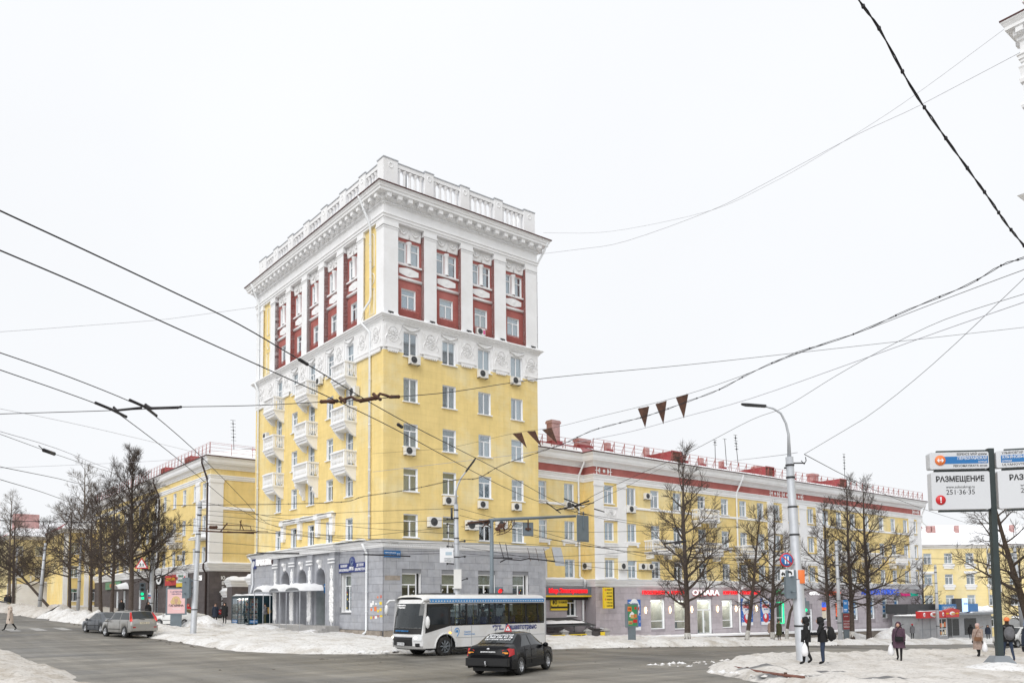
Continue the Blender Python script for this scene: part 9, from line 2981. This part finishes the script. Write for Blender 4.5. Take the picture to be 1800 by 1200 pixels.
p = person('person in a black hooded jacket and jeans with a backpack, looking down at a phone',11.72,31.2,-115,1.76,'cloth black','cloth jeans',hem=.84,arm=(.35,.35),fore=(1.2,1.2),bend=.10,skirt=.3)
bag('black backpack on the person looking at a phone',p,'backpack','pack','cloth black',(0,.30,1.15))
p = person('woman in a plum hooded coat walking on the snow, handbag across her front',16.0,34.2,-35,1.60,'cloth plum','cloth black',head='cloth plum',hem=.60,stride=.22,arm=(.05,.15))
bag('black handbag across the plum coat',p,'handbag','purse','cloth black',(.06,-.26,.92))
bag('white carrier bag hanging from the plum-coated woman',p,'carrier bag','sack','bag white',(-.30,-.05,.52))
p = person('woman in a long beige coat and knitted hat near the sign post',22.5,39.9,-60,1.60,'cloth beige','cloth black',head='knit pink',hm='hat',hem=.42,stride=.15)
bag('brown handbag on the beige-coated woman',p,'handbag','purse','leather brown',(.15,-.26,.88))
bag('pale carrier bag held by the beige-coated woman',p,'carrier bag','sack','bag white',(.32,-.02,.55))
p = person('person in black with a backpack and orange cap walking away behind the sign post',20.75,34.6,165,1.84,'cloth black','cloth jeans',shoe='leather brown',head='orange',hm='hat',hem=.82,stride=.35,skirt=.3,face_on=False)
bag('black and grey backpack on the person walking behind the sign post',p,'backpack','pack','cloth grey',(0,.28,1.22))
p = person('person in a dark jacket, pink hat and pale hood walking off at the right edge',15.95,25.3,170,1.86,'cloth navy','cloth blue jeans',shoe='sign white',head='knit pink',hm='hat',hem=.80,stride=.3,skirt=.3,face_on=False)
bag('pale blue hood lying on the shoulders of the person at the right edge',p,'scarf','pack','scarf blue',(0,.10,1.53))
person('woman in a long cream hooded coat crossing the road at the far left',-35.6,58.3,-80,1.70,'cloth cream','cloth black',head='cloth cream',hem=.52,stride=.42,z=gz(-35.6,58.3),arm=(.1,-.1))
person('person in a red jacket behind the lamp post and poster stand',-27.6,70.0,30,1.60,'cloth red','cloth black',head='cloth red',hem=.75)
person('person in a dark blue coat left of the newspaper kiosk',-25.5,70.6,20,1.68,'cloth navy','cloth black',head='hair brown',hm='hat',hem=.55,stride=.15)
p = person('person in a long black coat with a furry hood right beside the newspaper kiosk',-24.55,70.2,0,1.74,'cloth black','cloth black',hem=.62)
bag('black bag carried by the person in the furry hood',p,'handbag','purse','cloth black',(-.42,0,.55))
p = person('man in a grey jacket and green trousers at the kiosk counter',-20.55,68.4,-70,1.75,'cloth grey','cloth olive',head='cloth black',hm='hat',hem=.85,skirt=.3,face_on=False,fore=(1.0,1.0),z=gz(-20.5,68.4,.2))
bag('yellow-brown backpack on the man at the kiosk counter',p,'backpack','pack','bag yellow',(0,.28,1.15))
person('person in black standing among the left tree trunks behind the cars',-36.6,77.0,10,1.75,'cloth black','cloth black',hem=.7)
person('dark figure beside the pole with the children sign',-31.9,72.0,40,1.70,'cloth black','cloth navy',hem=.75)
person('distant dark figure on the far left pavement',-71.5,116.0,0,1.75,'cloth navy','cloth black',hem=.6)
person('distant figure in black near the buried dark car',-68.5,112.0,0,1.75,'cloth black','cloth black',hem=.6)
person('woman in a grey-beige coat walking before the shops left of the forked tree',22.0,70.2,-30,1.68,'cloth beige','cloth black',head='hair brown',hm='hat',hem=.62,stride=.2)
p = person('woman in a long olive coat with a handbag right of the forked tree',22.6,70.0,20,1.68,'cloth olive','cloth black',shoe='leather brown',head='hair brown',hm='hat',hem=.45)
bag('dark handbag of the olive-coated woman',p,'handbag','purse','cloth black',(.35,0,.62))
person('small figure in black coming down the terrace steps',44.5,100.0,0,1.62,'cloth black','cloth black',hem=.7,stride=.2)
person('dark figure far behind the plum-coated woman',46.0,96.5,0,1.75,'cloth navy','cloth black',hem=.7)
person('child in a green jacket beside the red hat far on the right pavement',44.0,92.5,0,1.25,'cloth green','cloth black',head='cloth green',hem=.8)
person('person in a dark coat and red hat on the far right pavement',43.3,89.3,180,1.62,'cloth grey','cloth black',head='cloth red',hm='hat',hem=.7,face_on=False)
person('person in a red jacket and blue jeans beside the far kiosk',52.2,92.5,40,1.7,'cloth red','cloth blue jeans',hem=.8,skirt=.3)
person('person in black left of the red jacket by the far kiosk',51.0,91.8,160,1.75,'cloth black','cloth black',hem=.7)
person('person in dark clothes right of the red jacket by the far kiosk',53.3,92.5,-20,1.72,'cloth navy','cloth black',hem=.75)
# passengers seen through the bus windows
bM = Matrix.Translation(bus.location) @ Matrix.Rotation(bus.rotation_euler.z,4,'Z')
for q,y,up_,top,hd,lab in ((.75,.55,.12,'cloth black','cloth black','dark-clad passenger behind the first passenger pane of the bus'),(-.05,.5,.12,'cloth grey','knit pink','passenger in grey at the second window of the bus'),(-.75,.3,.30,'cloth black','cloth black','standing dark passenger in the middle of the bus'),(-1.05,.55,.15,'cloth navy','cloth green','passenger with a green hat in the middle of the bus'),(-1.95,.6,.05,'cloth cream','cloth grey','passenger in a pale coat at the middle bus window'),(-2.45,.2,.35,'cloth black','cloth black','standing passenger in black near the rear of the bus'),(-3.05,.5,.12,'cloth black','hair brown','passenger by the fifth window of the bus'),(-3.8,.6,.1,'cloth black','cloth grey','passenger at the rearmost pane of the bus')):
 w = bM @ Vector((q,y,0))
 person(lab,w.x,w.y,math.degrees(bus.rotation_euler.z) + 90 + R_.uniform(-30,30),1.66,top,'cloth black',head=hd,hm='hat',z=bus.location.z + .34 + up_ * .8)
w = bM @ Vector((2.55,.45,0))
person('bus driver in dark clothes behind the windscreen',w.x,w.y,math.degrees(bus.rotation_euler.z) + 90,1.66,'cloth navy','cloth black',hm='none',z=bus.location.z + .35,fore=(1.1,1.1))
bpy.context.view_layer.update()
dg = bpy.context.evaluated_depsgraph_get()
NEW = [bpy.data.meshes.new_from_object(q[0].evaluated_get(dg)) for q in SK]
for (ob,k,top,leg,shoe,head,hm,fb),me in zip(SK,NEW):
 ob.modifiers.clear()
 ob.data = me; me.name = 'body'
 me.materials.clear()
 for m_ in (top,leg,shoe,'skin','hair brown'):
  me.materials.append(MATS[m_])
 for f in me.polygons:
  c = f.center / k
  f.use_smooth = True
  f.material_index = 2 if c.z < .13 else 1 if c.z < .92 and abs(c.x) < .19 else 0 if c.z < 1.49 else (3 if c.y - fb(c.z) < .0 and c.z < 1.68 else 4)
  # ---- small things on the ground
kr = thing('kerb_rail','broken brown kerb rail curving through the snow at bottom right','rail',ab(0,0),0)
mb = MB()
pts = [(7.55,28.3),(7.7,27.2),(7.9,26.0),(8.2,24.9),(8.5,24.2)]
mb.tube([(x,y,gz(x,y,.20)) for x,y in pts],.06,6); mb.build('rail',['rust wood'],kr)
mb = MB()
for x,y in (pts[1],pts[3]):
 mb.tube([(x,y,gz(x,y,-.1)),(x,y,gz(x,y,.3))],.05,6)
mb.build('stub',['rust brown'],kr)
rr = random.Random(77)
mat('slush',(.10,.088,.072),.6,var=.4,scale=6,bump=.02)
def clumps(name,m,N,area,s0,s1,e=.0):
 mb = MB()
 for i in range(N):
  a,b = area(rr)
  s = s0 + (s1 - s0) * rr.random() ** 3
  p = ab(a,b,hab(a,b) + e)
  n = 6
  mb.add([p + Vector((s * rr.uniform(.6,1.3) * cos(2 * pi * q / n),s * rr.uniform(.6,1.3) * sin(2 * pi * q / n),0)) for q in range(n)] + [p + Vector((0,0,s * rr.uniform(.25,.7)))],[(q,(q + 1) % n,n) for q in range(n)],0,False)
 return struct(mb.build(name,[m]),'stuff')
clumps('slush_crumbs','slush',340,lambda r: (r.uniform(16,60),33.2 + r.gauss(0,.35)) if r.random() < .5 else (14.6 + r.gauss(0,.35),r.uniform(44,95)),.03,.16)
clumps('slush_crumbs','slush',160,lambda r: (r.uniform(21,60),21.4 + r.gauss(0,.4)) if r.random() < .6 else (r.uniform(8,30),r.uniform(20,32)),.015,.07)
clumps('snow_lumps','heaped snow',900,lambda r: (r.uniform(18,60),34.6 + abs(r.gauss(0,.7))) if r.random() < .45 else (15.6 + abs(r.gauss(0,.8)),r.uniform(46,95)),.04,.26,.12)
clumps('snow_lumps','heaped snow',700,lambda r: (r.uniform(23,50),20.6 - abs(r.gauss(0,.6))) if r.random() < .6 else (21.6 + abs(r.gauss(0,1.0)),r.uniform(9,17)),.02,.13,.15)
clumps('dirt_crumbs','slush',500,lambda r: (r.uniform(16,60),34.2 + abs(r.gauss(0,1.2))) if r.random() < .5 else (r.uniform(22,50),20.8 - abs(r.gauss(0,2.2))),.01,.05,.16)
# lane line and worn road paint
mb = MB()
for k in range(60):
 a0 = 30 + k * 1.5
 if rr.random() < .75:
  for b0,w in ((26.8,.12),):
   P = [ab(a0,b0),ab(a0 + 1.5,b0),ab(a0 + 1.5,b0 + w),ab(a0,b0 + w)]
   mb.add([(p.x,p.y,gz(p.x,p.y,.012)) for p in P],[(0,1,2,3)])
mat('road paint',(.34,.335,.325),.7,var=.35,scale=3)
struct(mb.build('lane_marking',['road paint']))
mb = MB() # worn zebra bars near the walking woman
for k in range(5):
 a0 = 5.5 + k * 1.6
 P = [ab(a0,66.5),ab(a0 + .7,66.5),ab(a0 + .7,70.5),ab(a0,70.5)]
 mb.add([(p.x,p.y,gz(p.x,p.y,.012)) for p in P],[(0,1,2,3)])
struct(mb.build('crossing_marking',['road paint']))
# ---- lettering becomes plain mesh, fitted to its width
bpy.context.view_layer.update()
dg = bpy.context.evaluated_depsgraph_get()
fit = {o.name: w for o,w in FITS}
for o in [q for q in bpy.data.objects if q.type == 'FONT']:
 me = bpy.data.meshes.new_from_object(o.evaluated_get(dg))
 xs = [v.co.x for v in me.vertices]
 if xs and o.name in fit:
  w = max(xs) - min(xs)
  s = fit[o.name] / w
  for v in me.vertices:
   v.co.x *= s
 n = bpy.data.objects.new('lettering',me)
 COL.objects.link(n)
 n.parent = o.parent; n.location = o.location; n.rotation_euler = o.rotation_euler
 bpy.data.objects.remove(o)
